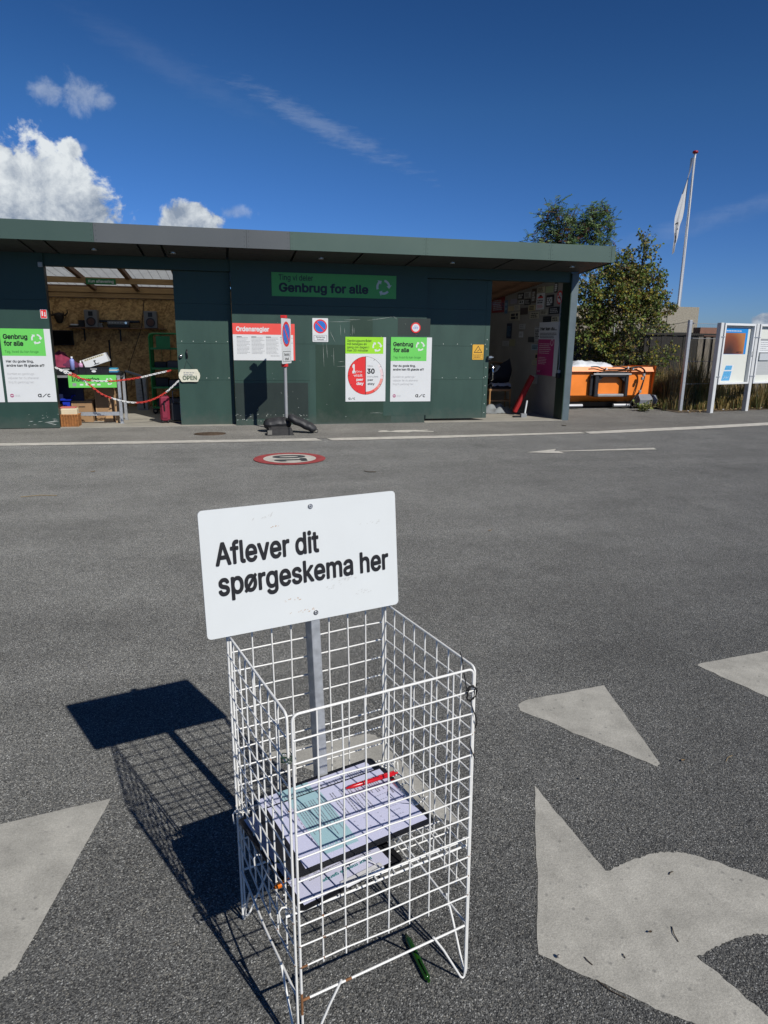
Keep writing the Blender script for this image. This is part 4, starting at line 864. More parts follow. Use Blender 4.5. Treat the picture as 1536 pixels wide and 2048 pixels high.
wsign((785, 510, 895, 660), GWH, INK, 'white printed sheet lowest on the concrete wall', 6, oy=690)
ya = Xp(1076, 700, XS).y; yb = Xp(1117, 700, XS).y; zt = Xp(1100, 644, XS).z; zb = Xp(1096, 751.5, XS).z
P = Plate(ya - yb, zt - zb, WHITE, .003); w, h = P.w, P.h
P.text('Her kan du...', w * .07, h * .85, h * .055, BLACK, w * .80, .03); P.lines(w * .07, w * .92, h * .80, 4, h * .028, h * .012, BLACK, 2, 3)
P.rect(0, 0, w * .80, h * .68, S_MAG, 1); P.lines(w * .06, w * .7, h * .60, 6, h * .035, h * .012, S_PINKL, 2, 9); P.lines(w * .06, w * .5, h * .34, 5, h * .03, h * .010, S_PINKL, 2, 19); P.ring(w * .68, h * .62, w * .05, w * .07, S_PINKL, 2); P.logo(w * .05, h * .05, h * .035, S_PINKL)
P.put('her_kan_du_poster', (XS - .004, ya, zb), R(-90), 'big magenta and white poster reading Her kan du...', 'poster')
k1 = Xp(1116, 750, XR - .03); b = MB(); kt = Xp(1117, 652, XR - .01)
b.tube([(XR + .004, kt.y, kt.z + .5), (XR - .004, kt.y, kt.z), (XR - .01, k1.y + .02, k1.z + .2), (XR - .03, k1.y, k1.z + .04)], .007, INKL, 6); b.rbox(XR - .06, XR + .004, k1.y - .05, k1.y + .05, k1.z - .06, k1.z + .035, BLKP, .012); b.box(XR - .04, XR, k1.y - .025, k1.y + .025, k1.z + .036, k1.z + .09, GWH); o = b.build('hanging_plug'); tag(o, 'black plug on a grey cable beside the magenta poster', 'plug')
# ------------------------------------------------------------------ wire basket in the foreground
BX, BY, BA = 0.0928, 1.118, R(15.241); ZT = 0.7786
bask = empty('wire_basket', (BX, BY, 0), BA, 'tall white wire mesh bin holding clipboards, on four bent wire feet', 'basket')
BM = Matrix.Translation((BX, BY, 0)) @ Matrix.Rotation(BA, 4, 'Z'); BI = BM.inverted()
def lean(P): return Vector((P[0], P[1] + 0.030 * (P[2] - ZT), P[2]))
CELL = 0.05; WR, FR = 0.0019, 0.0027
RUSTW = mat('rust_spot', (0.22, 0.10, 0.04), 0.8, var=0.3, vscale=80)
def panel(nm, P, wid, seed):          # P(u, off, z) -> local point; u along the panel, off outward
    rn = random.Random(seed); b = MB(); zb = ZT - 0.635; za = ZT - 0.55; rr = 0.013
    def arc(u0, z0, a0, a1): return [(u0 + rr * math.cos(R(a)), z0 + rr * math.sin(R(a))) for a in [a0 + (a1 - a0) * k / 4 for k in range(5)]]
    loop = [(0.088, zb + 0.010), (0.060, zb - .038), (0.012, 0.010), (0.006, 0.0035), (0.0015, 0.006), (0.0, 0.02), (0, zb), (0, .4)] + arc(rr, ZT - rr, 180, 90) + arc(wid - rr, ZT - rr, 90, 0) + [(wid, .4), (wid, zb), (wid, 0.02), (wid - .0015, 0.006), (wid - .006, 0.0035), (wid - .012, 0.010), (wid - .060, zb - .038), (wid - .088, zb + 0.010)]
    b.tube([lean(P(u, 0, z)) for u, z in loop], FR, WIRE, 8)
    b.tube([lean(P(u, -.003, zb)) for u in (0.003, wid / 2, wid - .003)], FR, WIRE, 8)
    for j in range(1, 12):
        z = ZT - j * CELL; o1, o2 = rn.uniform(-.002, .002), rn.uniform(-.002, .002)
        b.tube([lean(P(0.0, .0018, z + o1)), lean(P(wid * .25, .0018 + rn.uniform(-.0015, .0015), z + rn.uniform(-.001, .001))), lean(P(wid * .5, .0018 + rn.uniform(-.002, .002), z + rn.uniform(-.0015, .0015))), lean(P(wid * .75, .0018 + rn.uniform(-.0015, .0015), z)), lean(P(wid, .0018, z + o2))], WR, WIRE, 6)
    for i in range(1, 8):
        u = wid * i / 8 + rn.uniform(-.002, .002)
        b.tube([lean(P(u, -.0012, ZT - .001)), lean(P(u + rn.uniform(-.0015, .0015), -.0012 + rn.uniform(-.002, .002), .62)), lean(P(u + rn.uniform(-.002, .002), -.0012 + rn.uniform(-.002, .002), .42)), lean(P(u + rn.uniform(-.0015, .0015), -.0012, za - .009 - rn.uniform(0, .006)))], WR, WIRE, 6)
    for k in range(14):      # weld spots gone rusty
        i, j = rn.choice((0, 0, 8, 1, 2)), rn.choice((9, 10, 11, 11, 4, 3)); P_ = lean(P(wid * i / 8, .001, ZT - j * CELL))
        b.add([P_ + Vector(v) * .0034 for v in ((1, 0, 0), (-1, 0, 0), (0, 1, 0), (0, -1, 0), (0, 0, 1.2), (0, 0, -1.2))], [(0, 2, 4), (2, 1, 4), (1, 3, 4), (3, 0, 4), (2, 0, 5), (1, 2, 5), (3, 1, 5), (0, 3, 5)], RUSTW)
    if seed == 1:          # the near corner has rusted where the bottom rails are welded on
        for a_, c_, r_ in (((0, .0, zb - .030), (0, .0, zb + .022), FR * 1.06), ((0.001, -.003, zb), (.018, -.003, zb), FR * 1.05), ((0, .0018, za), (.014, .0018, za), WR * 1.12), ((.048, .0018, za + .05), (.055, .0018, za + .05), WR * 1.1), ((.098, -.003, zb), (.112, -.003, zb), FR * 1.04)): b.tube([lean(P(*a_)), lean(P(*c_))], r_, RUSTW, 8)
    return b.build(nm, bask)
panel('wire_panel', lambda u, o, z: (u, -o, z), .400, 1)
panel('wire_panel', lambda u, o, z: (-.007 - o - .004 * math.sin(math.pi * u / .39), .008 + u, z), .392, 2)
panel('wire_panel', lambda u, o, z: (.4065 + o, .004 + u, z), .396, 3)
panel('wire_panel', lambda u, o, z: (u, .402 + o, z), .400, 4)
b = MB(); ZS = .342                    # shelf: a mesh tray whose ends hook over the side wires
def tray(v): return lean((0, v, ZS))
for k in range(9):
    v = .03 + k * .04
    b.tube([lean((-.028, v, ZS - .022)), lean((-.030, v, ZS + .004)), lean((-.024, v, ZS + .011)), lean((-.016, v, ZS + .009)), lean((-.008, v, ZS + .0)), lean((.398, v, ZS)), lean((.408, v, ZS + .01)), lean((.416, v, ZS + .007)), lean((.417, v, ZS - .018))][0 if k in (0, 4, 8) else 4:None if k in (0, 4, 8) else 6], WR, WIRE, 6)
for k in range(10):
    u = .005 + k * .0435; b.tube([lean((u, .012, ZS + .0036)), lean((u, .372, ZS + .0036))], WR, WIRE, 6)
for v in (.02, .365): b.tube([lean((-.02, v, ZS - .004)), lean((.416, v, ZS - .004))], FR, WIRE, 8)
b.build('wire_shelf', bask)
CORDM = mat('black_cord', (.01, .01, .011), .7)
b = MB(); rn = random.Random(5); pts = []
for i in range(70):
    t = i / 69; z = ZT - .035 - t * .17; a = t * 11; pts.append(lean((.404 + .006 * math.cos(a), -.001 + .007 * math.sin(a), z)))
b.tube([lean((.404, .056, ZT + .014)), lean((.404, .048, ZT + .003)), lean((.397, .030, ZT - .02)), lean((.392, .014, ZT - .042)), lean((.392, .004, ZT - .062))] , .0013, CORDM, 6)
lp = []
for i in range(60):
    a = i / 59 * 5 * math.pi; lp.append(lean((.392 + .012 * math.cos(a) + rn.uniform(-.002, .002), -.006 + .004 * math.sin(a * 1.3), ZT - .052 + .017 * math.sin(a) + rn.uniform(-.002, .002))))
b.tube(lp, .0013, CORDM, 6); b.tube(pts, .0013, CORDM, 6)
o = b.build('tied_cord'); o.matrix_world = BM; tag(o, 'thin black cord knotted round the right corner of the wire bin', 'cord')
b = MB(); b.tube([lean((-.012 + .010 * math.cos(i * .5), .004 + .010 * math.sin(i * .5), .683 + .0018 * (i % 5) + .0003 * i)) for i in range(40)], .0011, mat('green_twine', (.02, .05, .03), .8), 5); o = b.build('green_twine'); o.matrix_world = BM; tag(o, 'dark green twine tied round the near left corner of the wire bin', 'twine')
# sign board on its pole, leaning back a little
tilt = math.atan2(.029, .29)
bo = Vector((-.0607, .363, .787)); SM = BM @ Matrix.Translation(bo) @ Matrix.Rotation(-tilt, 4, 'X')
se = bpy.data.objects.new('survey_sign', None); col.objects.link(se); se.matrix_world = SM
tag(se, 'white sign on a galvanised pole above the wire bin, reading Aflever dit spørgeskema her', 'sign')
w, h = .4855, .2905; P = Plate(w, h, SIGNW, .003, .010)
TXT = mat('black_vinyl', (.014, .014, .016), .45)
P.text('Aflever dit', w * .0627, h * .571, h * .168, TXT, w * .507, .019); P.text('spørgeskema her', w * .067, h * .335, h * .168, TXT, w * .881, .019)
RUBM = mat('brown_scuff', (.45, .27, .14), .8); GSC = mat('grey_scuff', (.55, .56, .55), .8); rn = random.Random(12)
for cx, cz, n, L_, M in ((.42, .20, 9, .012, RUBM), (.47, .085, 9, .014, RUBM), (.345, .815, 4, .008, RUBM), (.70, .30, 14, .02, GSC), (.80, .16, 12, .016, GSC), (.62, .25, 10, .014, GSC), (.30, .90, 8, .02, GSC), (.86, .75, 8, .02, GSC)):
    for k in range(n):
        x, z = w * cx + rn.gauss(0, .014), h * cz + rn.gauss(0, .003); a = rn.uniform(.1, .9); l = L_ * rn.uniform(.2, .6); t = rn.uniform(.0003, .0009)
        dx, dz = math.cos(a) * l, math.sin(a) * l; P.flat([(x, z), (x + dx * .5 + t, z + dz * .5 - t), (x + dx, z + dz), (x + dx * .5 - t, z + dz * .5 + t)], M, 1)
P.build('sign_board', se)
for zz in (.945, .062):
    b = MB(); T = Matrix.Translation((w * .535, 0, h * zz)) @ Matrix.Rotation(R(90), 4, 'X')
    b.cyl((0, 0), .0062, 0, .0012, CHROME, 18, T=T); b.cyl((0, 0), .0040, .0013, .0030, GALV, 6, T=T); b.cyl((0, 0), .0014, .0031, .0036, BLACK, 8, T=T); b.build('screw', se)
b = MB(); xm = w * .535; b.rbox(xm - .012, xm + .011, .0035, .044, -.437, h * .955, GALV, .0012); b.build('pole', se)

# ------------------------------------------------------------------ clipboards, papers, pens
CLIPB = mat('clipboard_black', (.013, .013, .015), .4, var=.1); PAPER = mat('paper', (.62, .63, .80), .7); TEALP = mat('paper_teal', (.36, .56, .60), .7); FINE = mat('fine_print', (.20, .21, .27), .7); CLIPM = mat('clip_metal', (.82, .82, .83), .25, metal=.15, spec=.8)
def page(nm, M4, w, h, th, paper, items, label, seed):
    e = bpy.data.objects.new(nm, None); col.objects.link(e); e.matrix_world = M4; tag(e, label, 'clipboard', 'clipboards on the wire shelf')
    b = MB(); r = .012; pts = []
    for cx, cy, a0 in ((w - r, h - r, 0), (r, h - r, 90), (r, r, 180), (w - r, r, 270)):
        for k in range(5): a = R(a0 + 22.5 * k); pts.append((cx + r * math.cos(a), cy + r * math.sin(a)))
    b.prism(pts, 0, th, CLIPB, 'z'); b.build('board', e)
    return e
def sheet(e, M4, x0, y0, w, h, z, curl, content):
    class S(Plate): pass
    P = Plate(w, h, PAPER, .0006); content(P, w, h)
    o = P.build('paper', e); o.matrix_local = Matrix.Translation((x0, y0, z)) @ Matrix.Rotation(R(-90), 4, 'X'); return o
def lay(c0, c1, c2):                  # frame: origin c0, x towards c1, y towards c2 (world points)
    x = (c1 - c0).normalized(); z = x.cross(c2 - c0).normalized(); y = z.cross(x)
    M_ = Matrix.Identity(4)
    for i in range(3): M_[i][0], M_[i][1], M_[i][2], M_[i][3] = x[i], y[i], z[i], c0[i]
    return M_
def cr7(x, y, z): return Gp(400 + x * .390625, 1450 + y * .390625, z)
def form(P, w, h):                    # questionnaire, portrait, read from the far right
    L_ = 2
    P.logo(w * .10, h * .03, h * .018, BLACK, L_); P.rect(0, h * .17, w * .93, h * .44, TEALP, 1)
    P.lines(w * .12, w * .5, h * .12, 1, .1, h * .004, INK, L_, 3)
    for k in range(10): P.rect(w * (.13 + .065 * k), h * .158, w * (.17 + .065 * k), h * .1605, mat('brown_ink', (.25, .1, .08), .6), L_)
    for r_, (zt, n) in enumerate(((.425, 3), (.35, 3), (.28, 3), (.22, 2))):
        P.lines(w * .12, w * .78, h * zt, n, h * .020, h * .0055, FINE, L_, 20 + r_)
        for k in range(3): P.rect(w * .82, h * (zt - .018 * k - .010), w * .85, h * (zt - .018 * k), PAPER, L_)
    for r_, zt in enumerate((.52, .60, .66, .72)):
        P.lines(w * .12, w * .62, h * zt, 2, h * .022, h * .006, INK, L_, 40 + r_)
        for k in range(4): P.ring(w * (.66 + .07 * k), h * (zt - .008), h * .004, h * .0055, INK, L_, seg=10)
    for i in range(6):
        for j in range(5):
            x, z = w * (.42 + .075 * i), h * (.79 + .022 * j); P.ring(x, z, h * .0045, h * .006, INK, L_, seg=8)
    P.lines(w * .10, w * .38, h * .90, 7, h * .020, h * .006, INK, L_, 60); P.text('Spørgeskema', w * .12, h * .935, h * .014, BLACK, w * .34, .01, L_)
# back clipboard (lowest), left and behind
# the three clipboards lie one over another
# frames are laid out so that the paper's foot is at the left and its head at the right
def board_frame(fl, fr, bl): return lay(fl, fr, bl)
z3 = .404                              # top clipboard
pl, pr, pb = cr7(540, 735, z3), cr7(1160, 480, z3), cr7(372, 432, z3)
Mt = lay(pl, pr, pb)                   # x along the long side of the sheet, y across
LW, SW = .297, .210
xd, yd_, zd = [Vector((Mt[0][i], Mt[1][i], Mt[2][i])) for i in range(3)]
def frame_from(o, rot=0.0, dz=0.0):
    M_ = Mt.copy(); M_.translation = o + Vector((0, 0, dz)); return M_ @ Matrix.Rotation(rot, 4, 'Z')
def clip(e, x, y, rz):
    b = MB(); T = Matrix.Translation((x, y, 0)) @ Matrix.Rotation(rz, 4, 'Z')
    b.rbox(-.050, .050, -.008, .010, .003, .007, CLIPM, .0012, T=T); b.tube([(-.046, -.008, .007), (.046, -.008, .007)], .0040, CLIPM, 8, T=T)
    b.tube([(-.044, -.006, .006), (-.030, .018, .013), (-.022, .030, .015), (.022, .030, .015), (.030, .018, .013), (.044, -.006, .006)], .0013, CLIPM, 6, T=T); b.rbox(-.018, .018, -.012, -.004, .007, .011, WHITE, .0015, T=T); return b.build('clip', e)
def rot_sheet(e, x0, y0, z, content, flip=False):      # sheet whose head points along +x (flip: along -x)
    P = Plate(SW, LW, PAPER, .0005); content(P, SW, LW); o = P.build('paper', e)
    Mp = Matrix(((0, 0, 1, 0), (-1, 0, 0, 0), (0, -1, 0, 0), (0, 0, 0, 1)))
    if flip: Mp = Matrix.Rotation(R(180), 4, 'Z') @ Mp; Mp = Matrix.Translation((x0 + LW, y0, z)) @ Mp
    else: Mp = Matrix.Translation((x0, y0 + SW, z)) @ Mp
    o.matrix_local = Mp; return o
BW, BH = .318, .232
# bottom front one: clip towards the viewer, sheet upside down
zb3 = .352; q0, q1 = cr7(533, 921, zb3), cr7(988, 693, zb3); M3 = lay(q0, q1, q0 + (pb - pl)); M3.translation = q0 + Vector((0, 0, -.0045))
x3 = Vector((M3[0][0], M3[1][0], M3[2][0])); y3 = Vector((M3[0][1], M3[1][1], M3[2][1])); M3.translation = M3.translation - x3 * .012 - y3 * .010
e3 = page('clipboard', M3, .250, .318, .003, True, None, 'lower front clipboard with a chrome clip along its near edge', 1)
Ps = Plate(SW, LW, PAPER, .0005); tl = mat('teal_ink', (.05, .3, .3), .6)
Ps.text('Hvor mange gange', .03, .262, .0075, tl, .12, .01, 2); Ps.lines(.02, .19, .25, 5, .008, .0022, INK, 2, 71)
for k in range(5):
    for j in range(4): Ps.ring(.125 + .02 * k, .195 + .016 * j, .0028, .0036, INK, 2, seg=4); Ps.lines(.126 + .02 * k, .135 + .02 * k, .189 + .016 * j, 1, .01, .0018, INK, 2, k + 9 * j)
Ps.lines(.02, .10, .20, 6, .012, .0026, BLACK, 2, 75)
o = Ps.build('paper', e3); o.matrix_local = Matrix.Translation((.012 + SW, .010 + LW, .0042)) @ Matrix.Rotation(R(180), 4, 'Z') @ Matrix.Rotation(R(-90), 4, 'X'); clip(e3, .150, .010, 0)
# middle one, pushed to the back left
M2 = Mt.copy(); fr2 = cr7(903, 187, .386); M2.translation = fr2 - xd * .318 - yd_ * .210 + Vector((0, 0, -.004)); M2 = M2 @ Matrix.Rotation(R(0.6), 4, 'Z')
e2 = page('clipboard', M2, .318, .232, .003, True, None, 'clipboard pushed back under the top one, only its far strip showing', 2)
rot_sheet(e2, .000, .009, .0042, form)
# top one
e1 = page('clipboard', frame_from(pl - xd * .030 - yd_ * .012, 0, -.0045), .340, .228, .003, True, None, 'topmost clipboard with a teal and white questionnaire', 3)
rot_sheet(e1, .030, .012, .0042, form)
b = MB(); b.rbox(.324, .336, .06, .17, .003, .008, CHROME, .0012); b.tube([(.321, .07, .006), (.300, .09, .003), (.293, .115, .013), (.300, .14, .003), (.321, .16, .006)], .0012, CHROME, 6); b.build('clip', e1)
def pen(nm, a, b_, r, body, tip, label, grip=None):
    e = bpy.data.objects.new(nm, None); col.objects.link(e); d = (b_ - a); L_ = d.length
    e.matrix_world = Matrix.Translation(a) @ d.to_track_quat('Z', 'Y').to_matrix().to_4x4(); tag(e, label, 'pen')
    m_ = MB(); m_.lathe([(0.0004, 0), (r * .35, .001), (r * .75, L_ * .11), (r, L_ * .14), (r, L_ * .60), (r * .94, L_ * .605), (r * .96, L_ * .93), (r * .6, L_ * .95), (0, L_ * .95)], body, seg=14); m_.build('barrel', e)
    m_ = MB(); m_.lathe([(0.0003, -.003), (r * .16, -.001), (r * .34, .001)], tip, seg=10); m_.build('nib', e)
    m_ = MB(); m_.rbox(-.0018, .0018, r * .9, r * 1.5, L_ * .62, L_ * .93, body, .0005); m_.build('pocket_clip', e)
    m_ = MB(); m_.cyl((0, 0), r * .5, L_ * .951, L_, body, 12); m_.build('button', e); return e
REDP = mat('red_pen_plastic', (.50, .008, .015), .25); ORP = mat('orange_plastic', (.70, .17, .01), .2); GRP = mat('dark_green_plastic', (.012, .055, .003), .18, spec=.6)
pen('ballpoint_pen', cr7(745, 325, .4135), cr7(1012, 243, .4155), .0052, REDP, CHROME, 'red ballpoint pen lying across the top questionnaire')
pen('ballpoint_pen', cr7(372, 838, .3455), cr7(560, 745, .3475), .0058, ORP, CHROME, 'orange pen poking out through the left wires of the bin')
pen('marker_pen', Gp(811, 1868, .0085), Gp(858, 1963, .0085), .0078, GRP, BLKP, 'dark green glossy pen lying on the asphalt under the bin')
a_ = cr7(395, 690, .372); b = MB(); b.lathe([(0, 0), (.006, .001), (.006, .03), (.004, .034), (0, .034)], GRP, T=Matrix.Translation(cr7(392, 690, .372)) @ Matrix.Rotation(R(90), 4, 'Y') @ Matrix.Rotation(R(20), 4, 'X')); o = b.build('pen_cap'); tag(o, 'small dark green pen cap on the left end of the shelf', 'pen cap')
# twigs, stones and dry leaves scattered on the asphalt
TWIG = mat('dry_twig', (.30, .22, .11), .9, var=.3, vscale=60); LEAF = mat('dry_leaf', (.24, .16, .08), .9, var=.3, vscale=60); DTW = mat('dark_twig', (.07, .05, .03), .9)
LT = {'twig': 'thin dry twigs on the ground', 'dry_leaf': 'dry leaves on the ground', 'pebble': 'small stones on the ground'}
def twig(px, py, ln, ang, M, label, z=.003, bend=.2, r=.0012):
    p = Gp(px, py); d = Vector((math.cos(ang), math.sin(ang), 0)); n = Vector((-d.y, d.x, 0)); b = MB()
    b.tube([p - d * ln / 2 + Vector((0, 0, z)), p + n * ln * bend * .4 + Vector((0, 0, z + .0015)), p + d * ln / 2 + Vector((0, 0, z))], r, M, 5); o = b.build('twig'); tag(o, label, 'twig', LT['twig'])
def leaf(px, py, s_, M, label, seed):
    p = Gp(px, py); rn = random.Random(seed); b = MB()
    b.grid(lambda u, v: (p.x + s_ * (u - .5) * 1.6, p.y + s_ * (v - .5) * math.sin(math.pi * min(.98, u + .02)), .006 + s_ * .35 * (abs(v - .5) + .5 * u * u) + s_ * .1 * rn.random()), 6, 4, M); o = b.build('dry_leaf'); tag(o, label, 'leaf', LT['dry_leaf'])
twig(1458, 1518, .055, .5, TWIG, 'forked straw coloured twig right of the complete triangle', r=.0010); twig(1350, 1870, .045, 1.3, DTW, 'thin brown twig lying on the big arrow', .003); twig(1222, 1980, .07, 2.2, DTW, 'dark twig across the lower rim of the big arrow', .003)
twig(1177, 1924, .025, 1.9, DTW, 'short dark twig near the left corner of the big arrow', .003); twig(1248, 1914, .012, 1.5, DTW, 'tiny dark splinter in the middle of the big arrow', .003); twig(78, 994, .30, .05, TWIG, 'pale stick far left on the lane', .008, .3, .003)
twig(1342, 1748, .02, .4, DTW, 'tiny dark splinter near the top curve of the big arrow', .003); twig(740, 944, .14, 2.6, DTW, 'short curved dark twig right of the speed roundel', .008, .8, .004); twig(1128, 852, .10, 1.9, DTW, 'dark curved scrap by the foot of the corner post', .01, .8, .006)
leaf(980, 1063, .020, LEAF, 'curled brown leaf alone in the middle of the lane', 1); leaf(1366, 1524, .010, LEAF, 'tiny brown leaf right of the complete triangle', 2); leaf(186, 945, .03, LEAF, 'small dark leaf far left on the lane', 3); leaf(1300, 1868, .007, DTW, 'dark leaf scrap on the big arrow', 4)
for i, (px, py, s_) in enumerate(((1117, 1918, .005), (1160, 1560, .004), (430, 1080, .008))):
    p = Gp(px, py); b = MB(); b.lathe([(0, 0), (s_, s_ * .3), (s_ * .8, s_ * .9), (0, s_ * 1.2)], mat('stone', (.35, .33, .29), .9), seg=7, T=Matrix.Translation((p.x, p.y, .006))); o = b.build('pebble'); tag(o, ('grey stone at the left corner of the big arrow', 'grey stone between the big arrow and the complete triangle', 'pale stone on the lane left of the white sign')[i], 'stone', LT['pebble'])
# ------------------------------------------------------------------ inside the left doorway
TZ = 0.012
def wp(px, py, Y): return Wp(px, py, Y)
# delivery table
y0, y1 = 12.06, 12.66; tz = Wp(190, 751, y0).z; xr = Wp(240, 760, y0).x; xl = -3.2
e = empty('delivery_table', (xl, y0, TZ), 0, 'grey steel delivery table just inside the left doorway', 'table')
def loc(mb, nm, par, o=None):         # build world-space geometry as a child
    ob = mb.build(nm, par); pm = par.matrix_basis if par.matrix_basis != Matrix.Identity(4) else par.matrix_world
    ob.matrix_parent_inverse = Matrix.Translation(par.location).inverted() if par.rotation_euler.z == 0 else par.matrix_basis.inverted(); return ob
b = MB(); b.box(xl, xr, y0, y1, tz - .035, tz, STEELG); loc(b, 'table_top', e)
for x_, y_ in ((xr - .045, y0 + .002), (xr - .045, y1 - .05), (xl + .01, y0 + .002), (xl + .01, y1 - .05)):
    b = MB(); b.box(x_, x_ + .045, y_, y_ + .045, TZ, tz - .036, GALV); b.box(x_ - .015, x_ + .06, y_ - .006, y_ + .06, TZ, TZ + .006, GALV); loc(b, 'leg', e)
zr = Wp(180, 828, y0).z; b = MB(); b.box(xl + .06, xr - .05, y0 + .01, y0 + .04, zr - .03, zr + .03, GALV); loc(b, 'crossbar', e)
# hanging banner
p, q = Wp(135.5, 750, y0 - .02), Wp(234, 775, y0 - .02); P = Plate(q.x - p.x, p.z - q.z, P_GREEN, .003); w, h = P.w, P.h
P.text('Indlevering', w * .07, h * .50, h * .30, BLACK, w * .57, .02); P.arrows(w * .85, h * .50, w * .075, WHITE); P.rect(w * .08, h * .12, w * .16, h * .36, INK, 2)
for k in range(4): P.rect(w * (.23 + .12 * k), h * .17, w * (.30 + .12 * k), h * .30, WHITE, 2)
P.put('table_banner', (p.x, y0 - .024, q.z), 0, 'bright green banner reading Indlevering on the table front', 'banner')
def crate(px0, px1, ztop_py, Y, label, name='storage_crate', M=BLKP, d=.4, tagw=True):
    a, c_ = Wp(px0, ztop_py, Y), Wp(px1, ztop_py, Y); z0 = tz + .002; b = MB(); x0, x1, z1 = a.x, c_.x, a.z
    t = .012; b.box(x0, x1, Y, Y + t, z0, z1, M); b.box(x0, x1, Y + d - t, Y + d, z0, z1, M); b.box(x0, x0 + t, Y + t, Y + d - t, z0, z1, M); b.box(x1 - t, x1, Y + t, Y + d - t, z0, z1, M); b.box(x0 + t, x1 - t, Y + t, Y + d - t, z0, z0 + t, M)
    b.box(x0 - .008, x1 + .008, Y - .010, Y - .001, z1 - .02, z1 + .002, M)
    n_ = max(2, int((x1 - x0) / .1))
    for k in range(1, n_): xx = x0 + (x1 - x0) * k / n_; b.box(xx - .006, xx + .006, Y - .009, Y - .001, z0 + .01, z1 - .021, M)
    o = b.build(name); tag(o, label, 'crate', 'black crates on the delivery table')
    if tagw:
        b = MB(); xm = (x0 + x1) / 2; zm = (z0 + z1) / 2; b.add([(xm + .035 * math.cos(2 * math.pi * k / 14), Y - .012, zm + .018 * math.sin(2 * math.pi * k / 14)) for k in range(14)], [tuple(range(14))], WHITE); b.box(xm - .05, xm + .05, Y - .0135, Y - .0125, z1 - .035, z1 - .02, GWH); b.build('label_sticker', o)
    return o
crate(108, 156, 735, y0 + .05, 'black crate at the left end of the table, a bottle standing behind it'); crate(157, 217, 734.5, y0 + .05, 'black crate in the middle of the table, the tilted white box in it'); crate(218, 241, 745, y0 + .05, 'shallow black crate at the right end of the table, blue books on it', tagw=False)
ztray = Wp(230, 745, y0 + .05).z
b = MB(); a, c_ = Wp(218, 741, y0 + .1), Wp(235.5, 741, y0 + .1); z_ = ztray
for k, M in enumerate((mat('book_blue', (.03, .22, .42), .5), mat('book_white', (.6, .58, .5), .6), mat('book_cyan', (.05, .33, .5), .5))):
    h_ = .022; o = MB(); o.rbox(a.x + .004 * k, c_.x - .006 * k, y0 + .08, y0 + .28, z_, z_ + h_, M, .003); z_ += h_ + .001; tag(o.build('book'), ('blue book at the bottom of the pile on the shallow crate', 'white book in the middle of the pile on the shallow crate', 'turquoise book on top of the pile on the shallow crate')[k], 'book', 'books on the shallow crate')
# tilted white box
zc_ = tz + .16; pb = Wp(171, 735, y0 + .22); T = Matrix.Translation((pb.x, y0 + .16, Wp(171, 733, y0 + .16).z)) @ Matrix.Rotation(R(-19), 4, 'Y'); wd = (Wp(221, 735, y0 + .2).x - pb.x) * .98
b = MB(); b.rbox(0, wd, 0, .26, -.04, .105, WHITE, .004, T=T); b.box(.03, wd - .03, -.0015, -.0005, .072, .10, CREAM, T=T)
for k in range(9): b.box(.05 + k * wd * .085, .05 + k * wd * .085 + .012, -.0025, -.0016, .080, .092, BLACK, T=T)
b.box(wd * .44, wd * .48, -.0025, -.0006, -.02, .045, BLACK, T=T); b.box(wd * .40, wd * .62, -.0025, -.0006, -.024, -.012, BLACK, T=T); b.box(wd * .42, wd * .52, -.0025, -.0006, .03, .042, BLACK, T=T)
tag(b.build('white_box'), 'white printed box tilted in the middle black crate', 'box')
p = Wp(145, 742, y0 - .005); zb_ = Wp(145, 740, y0 + .02).z; b = MB(); VIO = mat('lavender_plastic', (.25, .30, .62), .35, var=.05); zt_ = Wp(145, 714, y0 + .02).z; hh = zt_ - zb_
b.lathe([(0, zb_), (.034, zb_ + .004), (.036, zb_ + hh * .72), (.030, zb_ + hh * .82), (.014, zb_ + hh * .86), (.014, zt_ - .01)], VIO, c=(p.x, y0 + .02)); b.lathe([(.016, zt_ - .014), (.016, zt_ + .006), (0, zt_ + .007)], WHITE, c=(p.x, y0 + .02)); tag(b.build('bottle'), 'lavender plastic bottle with a white cap on the table', 'bottle')
p = Wp(161.5, 730, y0 + .2); b = MB(); z1_ = Wp(161.5, 724, y0 + .2).z; z0_ = tz + .1
b.lathe([(0, z0_), (.034, z0_), (.034, z1_ - .03), (.012, z1_ - .012)], mat('pink_plastic', (.55, .30, .48), .35), c=(p.x, p.y)); b.lathe([(.013, z1_ - .013), (.012, z1_ + .015), (.004, z1_ + .02), (0, z1_ + .02)], WHITE, c=(p.x, p.y)); b.tube([(p.x, p.y, z1_ + .018), (p.x + .03, p.y - .01, z1_ + .02)], .005, WHITE, 6); tag(b.build('pump_bottle'), 'small pink pump bottle beside the lavender one', 'bottle')
